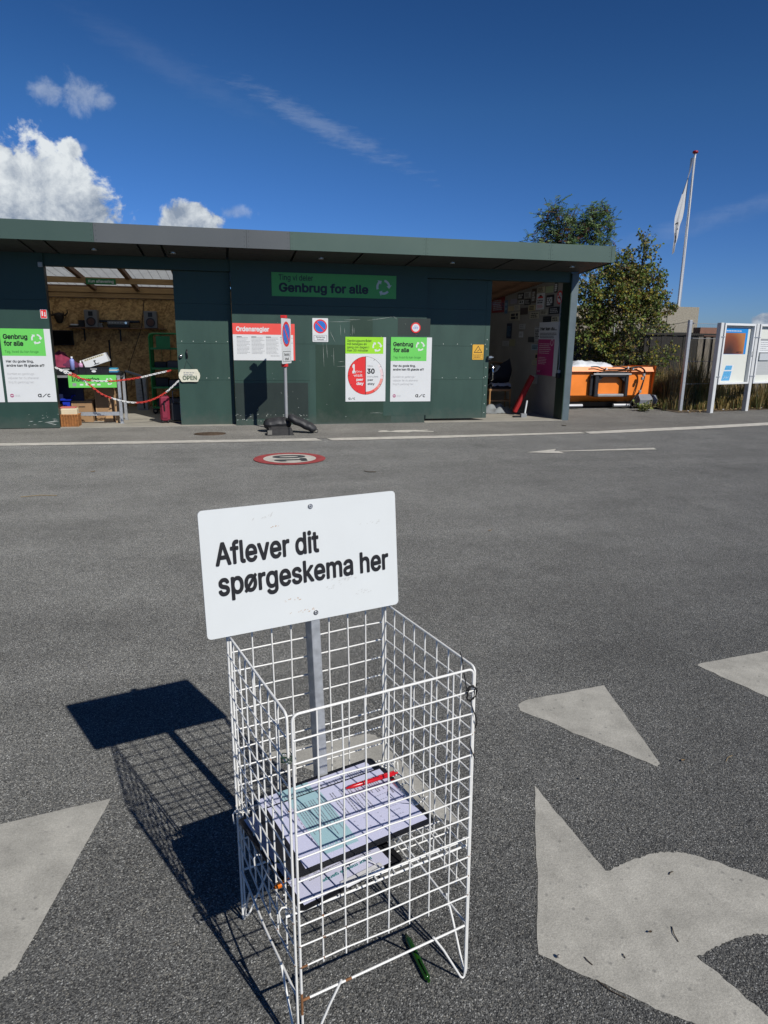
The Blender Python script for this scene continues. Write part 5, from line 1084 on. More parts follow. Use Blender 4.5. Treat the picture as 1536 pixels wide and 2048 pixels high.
# crimson bag
BAGM = mat('crimson_cloth', (.22, .022, .06), .8, var=.15, vscale=10, bump=.3, bscale=30); BAG2 = mat('plum_cloth', (.10, .018, .06), .85, var=.15)
ctr = Wp(116, 716, y0 + .38); b = MB()
def bagf(u, v, cx=ctr.x, cz=ctr.z):
    a = v * 2 * math.pi; t = u; r = (.20 * (1 - t) ** .5 * (1 if t < .98 else 0) + .02 * (1 - t)); q_ = smooth_noise(math.cos(a) * 2, math.sin(a) * 2, t * 4) * .05
    return (cx + math.cos(a) * (r + q_) * 1.05 + .03 * t, y0 + .36 + math.sin(a) * (r + q_) * .7, tz + .02 + t * .36 + .04 * smooth_noise(a, t * 3, 1))
b.grid(bagf, 14, 24, BAGM); tag(b.build('cloth_bag'), 'crumpled crimson cloth bag at the left end of the table', 'bag')
b = MB(); c2 = Wp(132, 722, y0 + .30); b.grid(lambda u, v: bagf(u * .98, v, c2.x + .01, 0)[:2] + (tz + .02 + u * .22,), 10, 20, BAG2); tag(b.build('cloth_bag'), 'lower plum coloured cloth bag behind the lavender bottle', 'bag')
# cartons, tubs, wicker under the table
def carton(px0, py0, px1, py1, Y, d, M, label, flaps=True):
    p, q = Wp(px0, py0, Y), Wp(px1, py1, Y); z0 = TZ; b = MB(); x0, x1, z1 = p.x, q.x, p.z
    b.box(x0, x1, Y, Y + d, z0, z1, M)
    if flaps: b.box(x0, x1, Y - .002, Y - .0003, (z0 + z1) / 2 - .0, (z0 + z1) / 2 + .002, CARD_L)
    b.box(x0 + .004, x0 + .014, Y - .002, Y - .0003, z0 + .02, z1 - .02, CARD_L); xm = (x0 + x1) / 2
    b.box(xm - .05, xm + .05, Y - .003, Y - .0004, z0 + (z1 - z0) * .70, z0 + (z1 - z0) * .74, BLACK)
    return tag(b.build('cardboard_box'), label, 'cardboard box', 'cardboard boxes under the table')
carton(142, 802, 187, 842, 12.35, .42, CARD, 'low brown cardboard box under the table, next to the wicker hamper'); carton(187.5, 772, 231, 842, 12.45, .42, CARD, 'tall brown cardboard box under the right end of the table')
b = MB(); p, q = Wp(208, 842, 12.25), Wp(222, 806, 12.25); b.prism([(p.x, TZ), (q.x + .02, TZ), (q.x, q.z)], 12.24, 12.246, CARD_L, 'y'); tag(b.build('cardboard_flap'), 'triangular cardboard flap catching the sun below the table', 'cardboard')
p, q = Wp(226.5, 776, 12.16), Wp(239.5, 840, 12.2); b = MB(); b.prism([(p.x, TZ), (q.x, TZ), (q.x + .01, p.z - .2), (q.x - .05, p.z), (p.x + .01, p.z)], 12.18, 12.19, CARD_L, 'y'); tag(b.build('cardboard_sheet'), 'tall narrow cardboard sheet leaning by the right table leg', 'cardboard')
TUBM = mat('blue_tub_plastic', (.015, .04, .45), .35); p = Wp(134, 802, 12.3); b = MB(); x0, x1 = -2.62, Wp(140, 802, 12.3).x; zt_ = Wp(130, 801, 12.3).z
b.prism([(x0 + .02, zt_ - .22), (x1 - .03, zt_ - .22), (x1, zt_), (x0, zt_)], 12.3, 12.6, TUBM, 'y'); b.box(x0 - .02, x1 + .02, 12.27, 12.63, zt_ + .001, zt_ + .03, TUBM); b.box(x0 + .02, x1 - .05, 12.31, 12.6, TZ, zt_ - .221, mat('navy_cloth', (.008, .012, .06), .8)); b.tube([(x1, 12.4, zt_ + .03), (x1 + .03, 12.38, zt_ + .07), (x1 + .07, 12.36, zt_ + .08)], .016, TUBM, 8)
tag(b.build('blue_tub'), 'bright blue plastic tub on dark cloth under the table', 'tub')
b = MB(); b.box(-3.1, -2.3, y0 + .32, y0 + .40, TZ + .3, tz - .04, mat('dark_blue_bin', (.006, .011, .05), .5)); tag(b.build('storage_bin'), 'dark navy bin behind the table front at the left', 'bin')
WICK = mat('wicker', (.36, .15, .045), .65, var=.35, vscale=30); p, q = Wp(121, 825, 11.72), Wp(157, 855, 11.74); x0, x1, z1 = p.x, q.x + .005, Wp(140, 830, 11.72).z; yb = 11.72
e = empty('wicker_hamper', ((x0 + x1) / 2, yb, TZ), 0, 'square brown wicker hamper in the sun at the left doorway rim', 'hamper'); b = MB()
b.box(x0 + .006, x1 - .006, yb + .006, yb + .24, TZ, z1 - .006, mat('wicker_dark', (.12, .05, .015), .8))
nr = 13
for r_ in range(nr):
    z = TZ + .008 + (z1 - TZ - .016) * r_ / (nr - 1); pts = []
    for k in range(25): t = k / 24; pts.append((x0 + (x1 - x0) * t, yb + .004 + .006 * math.cos(math.pi * (k + r_)) , z))
    b.tube(pts, .0075, WICK, 5); b.tube([(x1 + .004 * math.cos(math.pi * (k + r_)), yb + .24 * k / 16, z) for k in range(17)], .0075, WICK, 5)
for k in range(7): b.tube([(x0 + (x1 - x0) * k / 6, yb - .006, TZ), (x0 + (x1 - x0) * k / 6, yb - .006, z1)], .008, WICK, 5)
loc(b, 'woven_body', e); b = MB(); b.tube([(x0, yb - .004, z1), (x1, yb - .004, z1), (x1 + .003, yb + .24, z1)], .013, WICK, 6); loc(b, 'rim', e)
b = MB(); z2 = Wp(135, 816.5, 11.8).z; b.rbox(x0 - .01, Wp(154, 820, 11.78).x, yb + .03, yb + .2, z1 - .03, z2, mat('cream_cloth', (.66, .56, .38), .8, var=.06, bump=.3), .016); tag(b.build('folded_cloth'), 'folded cream cloth lying on the wicker hamper', 'cloth')
b = MB(); b.rbox(x0 - .01, Wp(151, 815, 11.78).x, yb + .04, yb + .19, z2 + .002, z2 + .022, mat('faded_red', (.55, .16, .13), .7), .004); tag(b.build('book'), 'faded red book on the cream cloth over the hamper', 'book')
# barrier chain in two sags, red and white links
CH_R = mat('chain_red', (.62, .045, .03), .4); CH_W = mat('chain_white', (.76, .76, .74), .4)
def chain(pl, Y, label, secs):
    pts = [Wp(x, y, Y) for x, y in pl]; fine = []
    for i in range(len(pts) - 1):
        p0 = pts[max(0, i - 1)]; p1 = pts[i]; p2 = pts[i + 1]; p3 = pts[min(len(pts) - 1, i + 2)]
        for k in range(12): t = k / 12; fine.append(.5 * ((2 * p1) + (p2 - p0) * t + (2 * p0 - 5 * p1 + 4 * p2 - p3) * t * t + (3 * p1 - p0 - 3 * p2 + p3) * t ** 3))
    fine.append(pts[-1]); L_ = [0]
    for a_, c_ in zip(fine[:-1], fine[1:]): L_.append(L_[-1] + (c_ - a_).length)
    tot = L_[-1]; step = .034; n_ = int(tot / step); b = MB()
    def at(s_):
        for i in range(len(L_) - 1):
            if L_[i + 1] >= s_: t = (s_ - L_[i]) / max(1e-9, L_[i + 1] - L_[i]); return fine[i].lerp(fine[i + 1], t)
        return fine[-1]
    for k in range(n_):
        a_, c_ = at(k * step), at(k * step + step); d = (c_ - a_).normalized(); mid = (a_ + c_) / 2; sd = d.cross(Vector((0, 1, 0))).normalized(); nb = d.cross(sd)
        if k % 2: sd, nb = (sd + nb).normalized(), (nb - sd).normalized()
        else: sd, nb = (sd - nb).normalized(), (sd + nb).normalized()
        M = CH_R if any(s0 <= k / n_ < s1 for s0, s1 in secs) else CH_W
        b.tube([mid + d * (.024 * math.cos(t)) + sd * (.0125 * math.sin(t)) for t in [2 * math.pi * j / 10 for j in range(10)]], .0058, M, 6, closed=True)
    return tag(b.build('barrier_chain'), label, 'chain', 'barrier chains across the left doorway')
chain([(111, 735), (140, 750), (175, 760), (205, 762.5), (235, 761.5), (280, 755), (310, 748), (344, 740.5)], YW + .06, 'upper red and white barrier chain, nearly straight across the left doorway', ((.10, .30), (.44, .72), (.95, 1.1)))
chain([(111, 736), (150, 750), (178, 769), (205, 789), (240, 801), (272, 805.5), (300, 801), (330, 786), (360, 759)], YW + .075, 'lower red and white barrier chain, sagging deep across the left doorway', ((.10, .17), (.24, .44), (.62, .86)))
# back shelf with hi-fi
zs_ = 1.57; ysf = YB - .30
a, c_ = Wp(133, 656, ysf), Wp(331, 658, ysf); b = MB(); b.box(a.x, c_.x, ysf, YB - .003, zs_ - .022, zs_, RAFT)
for px in (163, 236):
    x = Wp(px, 665, ysf + .05).x; b.box(x, x + .025, ysf + .03, YB - .003, zs_ - .04, zs_ - .0225, BLKP); b.box(x, x + .025, YB - .03, YB - .003, zs_ - .26, zs_ - .041, BLKP)
tag(b.build('wall_shelf'), 'thin brown shelf on black brackets across the strand board wall', 'shelf')
SPK = mat('speaker_grey', (.20, .20, .20), .5); CONE = mat('speaker_cone', (.10, .045, .03), .5)
def speaker(px0, px1, py0, label):
    p, q = Wp(px0, py0, ysf - .02), Wp(px1, py0, ysf - .02); x0, x1, z1 = p.x, q.x, p.z; z0 = zs_ + .002; yy = ysf - .02; w, h = x1 - x0, z1 - z0
    e = empty('loudspeaker', ((x0 + x1) / 2, yy, z0), 0, label, 'loudspeaker', 'loudspeakers on the back shelf'); b = MB(); b.rbox(x0, x1, yy, yy + .25, z0, z1, SPK, .006); loc(b, 'cabinet', e)
    T = Matrix.Translation(((x0 + x1) / 2, yy, z0 + h * .33)) @ Matrix.Rotation(R(90), 4, 'X'); b = MB(); b.cyl((0, 0), w * .36, .001, .012, BLKP, 24, T=T); b.lathe([(w * .27, .0125), (w * .20, .006 + .008), (w * .08, .0128), (0, .016)], CONE, T=T); loc(b, 'woofer', e)
    b = MB(); b.rbox(x0 + w * .33, x0 + w * .67, yy - .006, yy - .001, z0 + h * .66, z0 + h * .92, BLKP, .003); loc(b, 'tweeter', e)
speaker(167, 193, 619.5, 'grey loudspeaker left of the receiver on the back shelf'); speaker(286.5, 312.5, 622, 'grey loudspeaker at the right end of the back shelf')
p, q = Wp(214.5, 642, ysf), Wp(257, 642, ysf); b = MB(); b.rbox(p.x, q.x, ysf - .01, ysf + .25, zs_ + .003, zs_ + .06, BLKP, .004); b.rbox(p.x, q.x, ysf - .012, ysf + .25, zs_ + .061, p.z, SPK, .004); w = q.x - p.x
for k in range(7): b.box(p.x + .03 + w * k * .13, p.x + .03 + w * (k * .13 + .07), ysf - .0145, ysf - .0125, zs_ + .085, zs_ + .10, GWH)
b.cyl((0, 0), .022, 0, .015, CHROME, 16, T=Matrix.Translation((q.x - .05, ysf - .012, (zs_ + .06 + p.z) / 2)) @ Matrix.Rotation(R(90), 4, 'X'))
tag(b.build('hifi_receiver'), 'silver and black hi-fi receiver between the loudspeakers', 'receiver')
p, q = Wp(193, 638, YB - .1), Wp(279, 643, YB - .1); b = MB(); b.rbox(p.x, q.x, YB - .11, YB - .03, q.z - .03, q.z + .02, BLKP, .01); tag(b.build('sound_bar'), 'long black bar on the wall behind the receiver', 'sound bar')
b = MB()
for k, (px0, px1, hh, M) in enumerate(((137, 158, .03, BLKP), (141, 156, .025, WHITE), (157, 168, .13, BLKP), (194, 206, .03, SPK), (197, 204, .05, SPK))):
    p, q = Wp(px0, 650, ysf + .03), Wp(px1, 650, ysf + .03); m_ = MB(); z_ = zs_ + .003 + (.031 if k == 1 else .031 if k == 4 else 0); m_.rbox(p.x, q.x, ysf + .02, ysf + .16, z_, z_ + hh, M, .003)
    tag(m_.build('audio_box'), ('flat black player at the left end of the back shelf', 'flat white box on the black player', 'upright black box beside the left loudspeaker', 'flat grey box right of the left loudspeaker', 'small grey box on the flat grey one')[k], 'audio box')
# antlers and dark screen
p = Wp(118, 634, YB - .06); ANT = mat('dark_horn', (.03, .022, .016), .7); b = MB(); b.lathe([(0, -.12), (.05, -.11), (.09, .0), (.08, .07), (0, .09)], ANT, T=Matrix.Translation(p) @ Matrix.Diagonal((1, .5, 1, 1)))
for s_ in (-1, 1):
    b.tube([p + Vector((s_ * .04, -.02, .05)), p + Vector((s_ * .12, -.04, .03)), p + Vector((s_ * .17, -.05, .08)), p + Vector((s_ * .165, -.05, .14))], .022, ANT, 7, r2=.008); b.tube([p + Vector((s_ * .10, -.04, .035)), p + Vector((s_ * .09, -.06, .11))], .014, ANT, 6, r2=.005)
tag(b.build('antler_trophy'), 'dark antler trophy on the strand board wall', 'trophy')
p, q = Wp(96, 660, YB - .06), Wp(148, 691, YB - .06); b = MB(); b.rbox(p.x, q.x, YB - .06, YB - .005, q.z, p.z, BLKP, .008); b.box(p.x + .02, q.x - .02, YB - .0625, YB - .0605, q.z + .02, p.z - .02, mat('dark_glass', (.01, .01, .012), .12)); tag(b.build('flat_screen'), 'dark flat screen on the wall below the antlers', 'screen')
p = Wp(218, 685, YB - .05); b = MB(); b.tube([(p.x, YB - .03, Wp(218, 680, YB).z), (p.x, YB - .05, .2)], .016, BLKP, 8); tag(b.build('black_pole'), 'black pole standing against the strand board wall', 'pole')
b = MB(); b.tube([Wp(x, y, YB - .012) for x, y in ((288, 600), (286, 625), (283, 655), (272, 690), (262, 720), (256, 745), (266, 752), (262, 770))], .006, BLKP, 5); tag(b.build('hanging_cable'), 'black cable snaking down the strand board wall', 'cable')
# small sign on the beam
p, q = Wp(171, 556, 13.45), Wp(232, 570, 13.45); P = Plate(q.x - p.x, p.z - q.z, mat('deep_green_sign', (.03, .20, .06), .45), .006); w, h = P.w, P.h; P.text('Kun aflevering', w * .08, h * .32, h * .42, WHITE, w * .85, .02); P.put('beam_sign', (p.x, 13.445, q.z), 0, 'small green sign reading Kun aflevering, on the timber beam', 'sign')
# green roll cage
CG = mat('cage_green', (.025, .24, .055), .4, var=.08); yc0, yc1 = 13.5, 14.1; p = Wp(297, 667, yc0); x0, x1, zt_ = p.x, -.05, p.z
e = empty('roll_cage', (x0, yc0, TZ), 0, 'tall green roll cage with shelves behind the barrier chains', 'roll cage')
for yy in (yc0, yc1):
    b = MB(); b.tube([(x0, yy, .12), (x0, yy, zt_ - .06), (x0 + .02, yy, zt_ - .015), (x0 + .07, yy, zt_), (x1, yy, zt_)], .017, CG, 8); loc(b, 'frame_tube', e)
for py in (697.5, 737.5, 775.5, 815.5):
    z = Wp(330, py, yc0).z; b = MB(); b.box(x0 + .01, x1, yc0 - .01, yc0 + .02, z - .015, z + .02, CG); b.box(x0 + .01, x1, yc0 + .021, yc1, z - .004, z + .006, CG); loc(b, 'cage_shelf', e)
b = MB()
for k in range(5): b.tube([(x0 + .16 * (k + 1), yc1, .2), (x0 + .16 * (k + 1), yc1, zt_)], .005, CG, 5)
for k in range(9): b.tube([(x0, yc0 + .02 + .07 * k, .15), (x0, yc0 + .02 + .07 * k, zt_)], .005, CG, 5)
loc(b, 'cage_bars', e); p, q = Wp(311, 672, yc0 - .03), Wp(341, 696, yc0 - .03); b = MB(); b.box(p.x, q.x, yc0 - .03, yc0 - .02, q.z, p.z, CG); loc(b, 'name_board', e)
for yy in (yc0, yc1):
    b = MB(); b.lathe([(.02, -.015), (.05, -.015), (.05, .015), (.02, .015)], BLKP, T=Matrix.Translation((x0 + .03, yy, .065)) @ Matrix.Rotation(R(90), 4, 'X')); loc(b, 'castor', e)
GOODS = [mat('dark_goods', (.02, .022, .028), .6), mat('grey_goods', (.10, .10, .11), .6), mat('teal_goods', (.02, .07, .07), .6), mat('brown_goods', (.10, .03, .025), .6)]; rn = random.Random(21); gi = 0
GN = (('dark box low on the bottom shelf of the roll cage', 'grey box on the bottom shelf of the roll cage', 'teal box at the right of the bottom cage shelf'), ('dark box on the cage shelf above the bottom one', 'grey carton on the cage shelf above the bottom one', 'teal carton at the right of that cage shelf'), ('dark crate on the cage shelf under the top one', 'grey crate on the cage shelf under the top one', 'teal crate at the right of that upper cage shelf'))
for si, py in enumerate((815.5, 775.5, 737.5)):
    z = Wp(330, py, yc0).z + .008; x = x0 + .06
    for k in range(3):
        w_ = rn.uniform(.18, .24); b = MB(); b.rbox(x, x + w_, yc0 + .06, yc0 + .45, z, z + rn.uniform(.10, .22), GOODS[k], .008); tag(b.build('storage_box'), GN[si][k], 'box', 'boxes on the roll cage'); x += w_ + .015
# white drawer unit
p, q = Wp(270, 757, 14.2), Wp(297, 818, 14.3); b = MB(); DW = mat('drawer_white', (.52, .52, .50), .45); x0, x1, z1 = p.x, q.x, p.z
e = empty('drawer_unit', ((x0 + x1) / 2, 14.2, TZ), 0, 'narrow white drawer unit left of the green roll cage', 'drawers'); b.box(x0, x1, 14.21, 14.6, TZ, z1, DW); loc(b, 'carcass', e)
for k in range(4):
    za = TZ + .04 + (z1 - TZ - .06) * k / 4; zb_ = za + (z1 - TZ - .06) / 4 - .015; b = MB(); b.rbox(x0 + .012, x1 - .012, 14.195, 14.209, za, zb_, DW, .003); b.box((x0 + x1) / 2 - .04, (x0 + x1) / 2 + .04, 14.185, 14.1945, (za + zb_) / 2, (za + zb_) / 2 + .012, INK); loc(b, 'drawer', e)
b = MB(); p, q = Wp(250, 742, 13.6), Wp(282, 752, 13.6); b.tube([p, q], .025, STEELG, 6); b.tube([q, q + Vector((.02, .02, -.6))], .016, BLKP, 6); b.tube([p, p + Vector((-.02, .1, -.70))], .016, BLKP, 6); tag(b.build('folding_rack'), 'grey folding rack standing between table and drawer unit', 'rack')
# suitcases
SUIT = mat('crimson_suitcase', (.22, .018, .045), .6, var=.12, bump=.2, bscale=80)
p, q = Wp(318.5, 793, 12.02), Wp(341, 849, 12.02); x0, x1, z1 = p.x, q.x, p.z; e = empty('suitcase', ((x0 + x1) / 2, 12.0, TZ), 0, 'crimson fabric suitcase standing in the left doorway', 'suitcase')
b = MB(); b.rbox(x0, x1, 11.99, 12.25, .05, z1, SUIT, .025); b.rbox(x0 + .03, x1 - .03, 11.975, 11.989, .10, z1 - .14, SUIT, .008); loc(b, 'case_body', e)
b = MB(); xm = (x0 + x1) / 2; b.tube([(xm, 11.974, .22), (xm, 11.965, .24), (xm, 11.965, .36), (xm, 11.974, .38)], .011, BLKP, 6); loc(b, 'side_handle', e); b = MB(); b.tube([(x0 + .05, 12.08, z1), (x0 + .05, 12.08, z1 + .035), (x1 - .05, 12.08, z1 + .035), (x1 - .05, 12.08, z1)], .01, BLKP, 6); loc(b, 'top_handle', e)
for xx in (x0 + .03, x1 - .03):
    b = MB(); b.lathe([(.004, -.013), (.024, -.013), (.024, .013), (.004, .013)], BLKP, T=Matrix.Translation((xx, 12.03, TZ + .026)) @ Matrix.Rotation(R(90), 4, 'Y')); loc(b, 'castor', e)
x2 = Wp(343, 840, 12.05).x; z2 = Wp(345, 806, 12.05).z; b = MB(); b.rbox(x2, x2 + .22, 12.02, 12.2, TZ + .03, z2, BLKP, .02); b.box(x2 + .155, x2 + .166, 12.012, 12.019, TZ + .04, z2 + .04, WHITE); zq = Wp(345, 783, 12.05).z; b.tube([(x2 + .04, 12.1, z2), (x2 + .04, 12.1, zq), (x2 + .16, 12.1, zq + .01), (x2 + .16, 12.1, z2)], .007, STEELG, 6); tag(b.build('suitcase'), 'black suitcase with its pull handle up, beside the sliding door edge', 'suitcase')

# ------------------------------------------------------------------ inside the right doorway
CW = mat('chair_beech', (.36, .19, .075), .5, var=.15); SEATM = mat('chair_black_cover', (.012, .012, .016), .85)
cx, cy = 5.46, 13.35; e = empty('wooden_chair', (cx, cy, TZ), R(-8), 'beech chair with black padding standing behind the right sliding door', 'chair')
def cpart(mb, nm): return mb.build(nm, e)
for sx in (-.21, .21):
    b = MB(); b.tube([(sx, -.20, 0), (sx, -.20, .42)], .02, CW, 8); cpart(b, 'leg'); b = MB(); b.tube([(sx, .20, 0), (sx, .18, .42), (sx, .20, .62), (sx, .27, .80), (sx * .98, .33, .92)], .019, CW, 8); cpart(b, 'leg')
b = MB(); b.rbox(-.23, .23, -.22, .22, .41, .455, CW, .008); b.rbox(-.22, .22, -.215, .20, .456, .50, SEATM, .015); cpart(b, 'seat'); b = MB(); b.box(-.2, .2, -.21, -.19, .2, .235, CW); b.box(-.22, -.2, -.19, .18, .2, .235, CW); b.box(.2, .22, -.19, .18, .2, .235, CW); cpart(b, 'stretcher')
b = MB(); b.grid(lambda u, v: (-.22 + .44 * u, .335 + .03 * math.sin(math.pi * u) + .05 * (v - .5), .85 + .10 * v - .02 * (2 * u - 1) ** 2), 10, 4, CW); b.tube([(-.21, .33, .94), (0, .37, .965), (.21, .33, .94)], .018, CW, 8); b.rbox(-.19, .19, .24, .30, .52, .84, SEATM, .015); cpart(b, 'backrest')
CB = mat('black_bag_cloth', (.014, .015, .02), .85, var=.2, bump=.3); b = MB()
b.grid(lambda u, v: (cx + .02 + .25 * (u - .5) * 2 * (1 - .3 * abs(v - .5)), cy + .02 - .12 * math.cos(math.pi * (v - .5)) * (1 - .5 * abs(2 * u - 1) ** 3), TZ + .56 + .36 * v - .14 * (u - .5) * v * -2 + .03 * smooth_noise(u * 4, v * 4, 2)), 14, 12, CB); o = b.build('cloth_bag'); tag(o, 'black cloth bag propped on the beech chair', 'bag')
b = MB(); b.grid(lambda u, v: (cx - .2 + .4 * u, cy - .22 + .26 * v, TZ + .515 + .05 * math.sin(math.pi * v) + .025 * smooth_noise(u * 6, v * 6, 4)), 14, 10, mat('pale_cloth', (.45, .45, .50), .85)); tag(b.build('folded_cloth'), 'crumpled pale cloth on the seat of the beech chair', 'cloth')
b = MB(); T = Matrix.Translation((cx - .16, cy + .05, TZ + .70)) @ Matrix.Rotation(R(38), 4, 'Y'); b.rbox(-.02, .02, -.1, .1, -.06, .26, mat('dull_card', (.34, .34, .33), .7), .004, T=T); tag(b.build('folder'), 'grey folder leaning on the black bag', 'folder')
b = MB(); b.grid(lambda u, v: (4.95 + .75 * u, 12.75 + .7 * v, TZ + .004 + .22 * math.sin(math.pi * u) * math.sin(math.pi * v) * (.55 + .6 * smooth_noise(u * 5, v * 5, 0)) + .03 * abs(smooth_noise(u * 9, v * 9, 3))), 26, 22, mat('grey_plastic_film', (.26, .28, .29), .3)); tag(b.build('plastic_sheet'), 'crumpled grey plastic sheet on the floor below the chair', 'plastic sheet')
RFO = mat('red_foam', (.34, .012, .014), .75, var=.12, bump=.2); pB = Xp(1020, 829, 5.62); T = Matrix.Translation((5.58, 12.72, TZ + .006)) @ Matrix.Rotation(R(-20), 4, 'Z') @ Matrix.Rotation(R(24), 4, 'Y')
b = MB(); b.rbox(-.06, .02, -.02, .21, .03, .80, RFO, .02, T=T); b.rbox(-.07, .01, -.245, -.022, .03, .80, RFO, .02, T=T); tag(b.build('foam_mattress'), 'folded red foam mattress leaning on the concrete wall', 'mattress')
p = Gp(1047, 836); b = MB(); b.box(p.x - .06, p.x + .05, p.y - .03, p.y + .03, TZ + .001, TZ + .075, STEELG); b.box(p.x - .20, p.x - .062, p.y - .01, p.y + .06, TZ + .001, TZ + .03, BLKP); zt_ = Wp(1050, 801, p.y).z; b.tube([(p.x + .02, p.y, TZ + .076), (p.x + .05, p.y, zt_)], .017, WHITE, 8); tag(b.build('floor_bracket'), 'short white upright on a grey floor bracket in the right doorway', 'bracket')
# ------------------------------------------------------------------ orange bucket attachment
YO = 13.5
def zO(py, px=1200, Y=YO): return Wp(px, py, Y).z
xL = Wp(1128, 770, YO).x - .5; xR = Wp(1303, 770, YO).x; za, zb_, zc_, zd_, ze = zO(733.5), zO(743), zO(790), zO(801), zO(815)
e = empty('orange_bucket', ((xL + xR) / 2, YO, 0), 0, 'long orange machine bucket with a black coupling frame beside the shed', 'machine bucket')
b = MB(); pr = [(YO - .05, zb_), (YO - .10, zb_ + .004), (YO - .06, za), (YO + .95, za - .02), (YO + .95, za - .10), (YO + .06, za - .06), (YO + .02, zb_ - .02), (YO + .02, zc_), (YO + .16, zd_), (YO + .9, zd_ + .03), (YO + .9, zd_ - .02), (YO + .14, zd_ - .03), (YO - .02, zc_ - .005), (YO - .02, zb_ - .005)]
b.prism(pr, xL, xR - .03, ORANGE, 'x'); loc(b, 'bucket_shell', e)
b = MB(); b.prism([(YO - .13, za + .03), (YO + .95, za), (YO + .95, zd_ - .02), (YO + .10, zd_ - .06), (YO - .05, zc_ - .06)], xR - .029, xR, ORANGE, 'x'); loc(b, 'end_plate', e)
b = MB(); b.prism([(YO + .05, zd_ - .035), (YO + .8, zd_ - .02), (YO + .8, .02), (YO + .25, .02), (YO + .12, ze + .02)], xL, xR - .25, BLKP, 'x'); loc(b, 'underframe', e)
fx0, fx1 = Wp(1187, 770, YO - .1).x, Wp(1254, 770, YO - .1).x; ft, fb = zO(744, 1220, YO - .1), zO(793, 1220, YO - .1); yf = YO - .16; BFR = mat('black_frame_paint', (.02, .02, .022), .4, var=.2, dirt=(.16, .15, .14), dirt_amt=.02)
b = MB(); b.rbox(fx0, fx0 + .09, yf, YO - .022, fb, ft, BFR, .012); b.rbox(fx1 - .08, fx1, yf, YO - .022, fb, ft, BFR, .012); b.rbox(fx0 + .092, fx1 - .082, yf - .02, YO - .022, ft - .10, ft + .01, BFR, .012)
b.prism([(fx0 + .092, ft - .102), (fx0 + .20, ft - .102), (fx0 + .092, ft - .2)], yf + .03, YO - .03, BFR, 'y'); b.prism([(fx1 - .082, ft - .102), (fx1 - .20, ft - .102), (fx1 - .082, ft - .2)], yf + .03, YO - .03, BFR, 'y'); b.rbox(fx0 - .08, fx0 - .002, yf + .06, YO - .022, fb + .02, ft - .06, BFR, .01)
loc(b, 'coupling_frame', e); b = MB(); b.rbox(fx0 + .095, fx1 - .085, yf + .01, YO - .022, fb, fb + .055, STEELG, .01); b.tube([(fx0 - .06, yf - .01, ft - .045), (fx1 + .03, yf - .01, ft - .045)], .022, STEELG, 10); loc(b, 'coupling_bar', e)
RLM = mat('roller_grey', (.42, .43, .45), .4, metal=.3, var=.1)
for x0, x1 in ((xL, Wp(1163, 812, YO).x), (Wp(1225, 812, YO).x, Wp(1257, 812, YO).x)):
    z = zO(810.5); b = MB(); T = Matrix.Translation((x0, YO - .02, z)) @ Matrix.Rotation(R(90), 4, 'Y'); b.cyl((0, 0), .036, 0, x1 - x0, RLM, 16, T=T); loc(b, 'roller', e)
mx0, mx1 = Wp(1278, 795, YO - .1).x, xR - .031; z0, z1 = zO(809.5, 1290), zO(788, 1290); MOT = mat('motor_grey', (.22, .23, .26), .4, var=.05)
b = MB(); b.prism([(YO - .16, (z0 + z1) / 2), (YO - .06, z1), (YO + .16, z1), (YO + .16, z0), (YO - .12, z0)], mx0, mx1, MOT, 'x'); b.prism([(YO - .15, (z0 + z1) / 2), (YO - .06, z1 - .02), (YO + .16, z1 - .02), (YO + .16, z0 + .02), (YO - .11, z0 + .02)], mx1 + .033, mx1 + .12, MOT, 'x'); loc(b, 'drive_motor', e)
b = MB(); b.cyl(((mx0 + mx1) / 2, YO + .05), .08, .006, z0 - .003, mat('red_oxide', (.30, .05, .02), .6), 14, r1=.04); loc(b, 'foot', e)
HOSE = mat('black_hose', (.016, .016, .017), .5)
def hose(pl, Yh, r=.0125):
    b = MB(); pts = [Wp(x, y, Yh) for x, y in pl]; fine = []
    for i in range(len(pts) - 1):
        p0, p1, p2, p3 = pts[max(0, i - 1)], pts[i], pts[i + 1], pts[min(len(pts) - 1, i + 2)]
        for k in range(6): t = k / 6; fine.append(.5 * ((2 * p1) + (p2 - p0) * t + (2 * p0 - 5 * p1 + 4 * p2 - p3) * t * t + (3 * p1 - p0 - 3 * p2 + p3) * t ** 3))
    b.tube(fine + [pts[-1]], r, HOSE, 7); return loc(b, 'hose', e)
hose([(1182, 734), (1195, 733.5), (1210, 738.5), (1240, 739), (1262, 737), (1280, 734)], YO - .13); hose([(1225, 734), (1240, 733.5), (1255, 736), (1275, 734), (1287, 739), (1289, 752), (1286, 765), (1281, 780), (1270, 793), (1261, 806), (1264, 814), (1270, 811)], YO - .15)
hose([(1262, 736), (1280, 734), (1290, 742), (1288, 757), (1283, 772), (1279, 784), (1272, 796), (1268, 806), (1270, 813), (1276, 806)], YO - .17)
b = MB()
for px, py in ((1212.5, 737.5), (1255.5, 735.5), (1265.5, 737)): p = Wp(px, py, YO - .13); b.rbox(p.x - .018, p.x + .018, p.y - .03, p.y + .02, p.z - .025, p.z + .022, WHITE, .005)
for px, py in ((1288, 750), (1285, 757), (1280, 783)): p = Wp(px, py, YO - .19); b.rbox(p.x - .025, p.x + .025, p.y - .02, p.y + .03, p.z - .03, p.z + .03, STEELG, .006)
loc(b, 'hose_clamp', e)
TARP = mat('white_film', (.72, .75, .78), .35, var=.05); p, q = Wp(1128, 730, YO + .3), Wp(1221, 730, YO + .3); b = MB(); zt_ = Wp(1190, 721, YO + .3).z - za
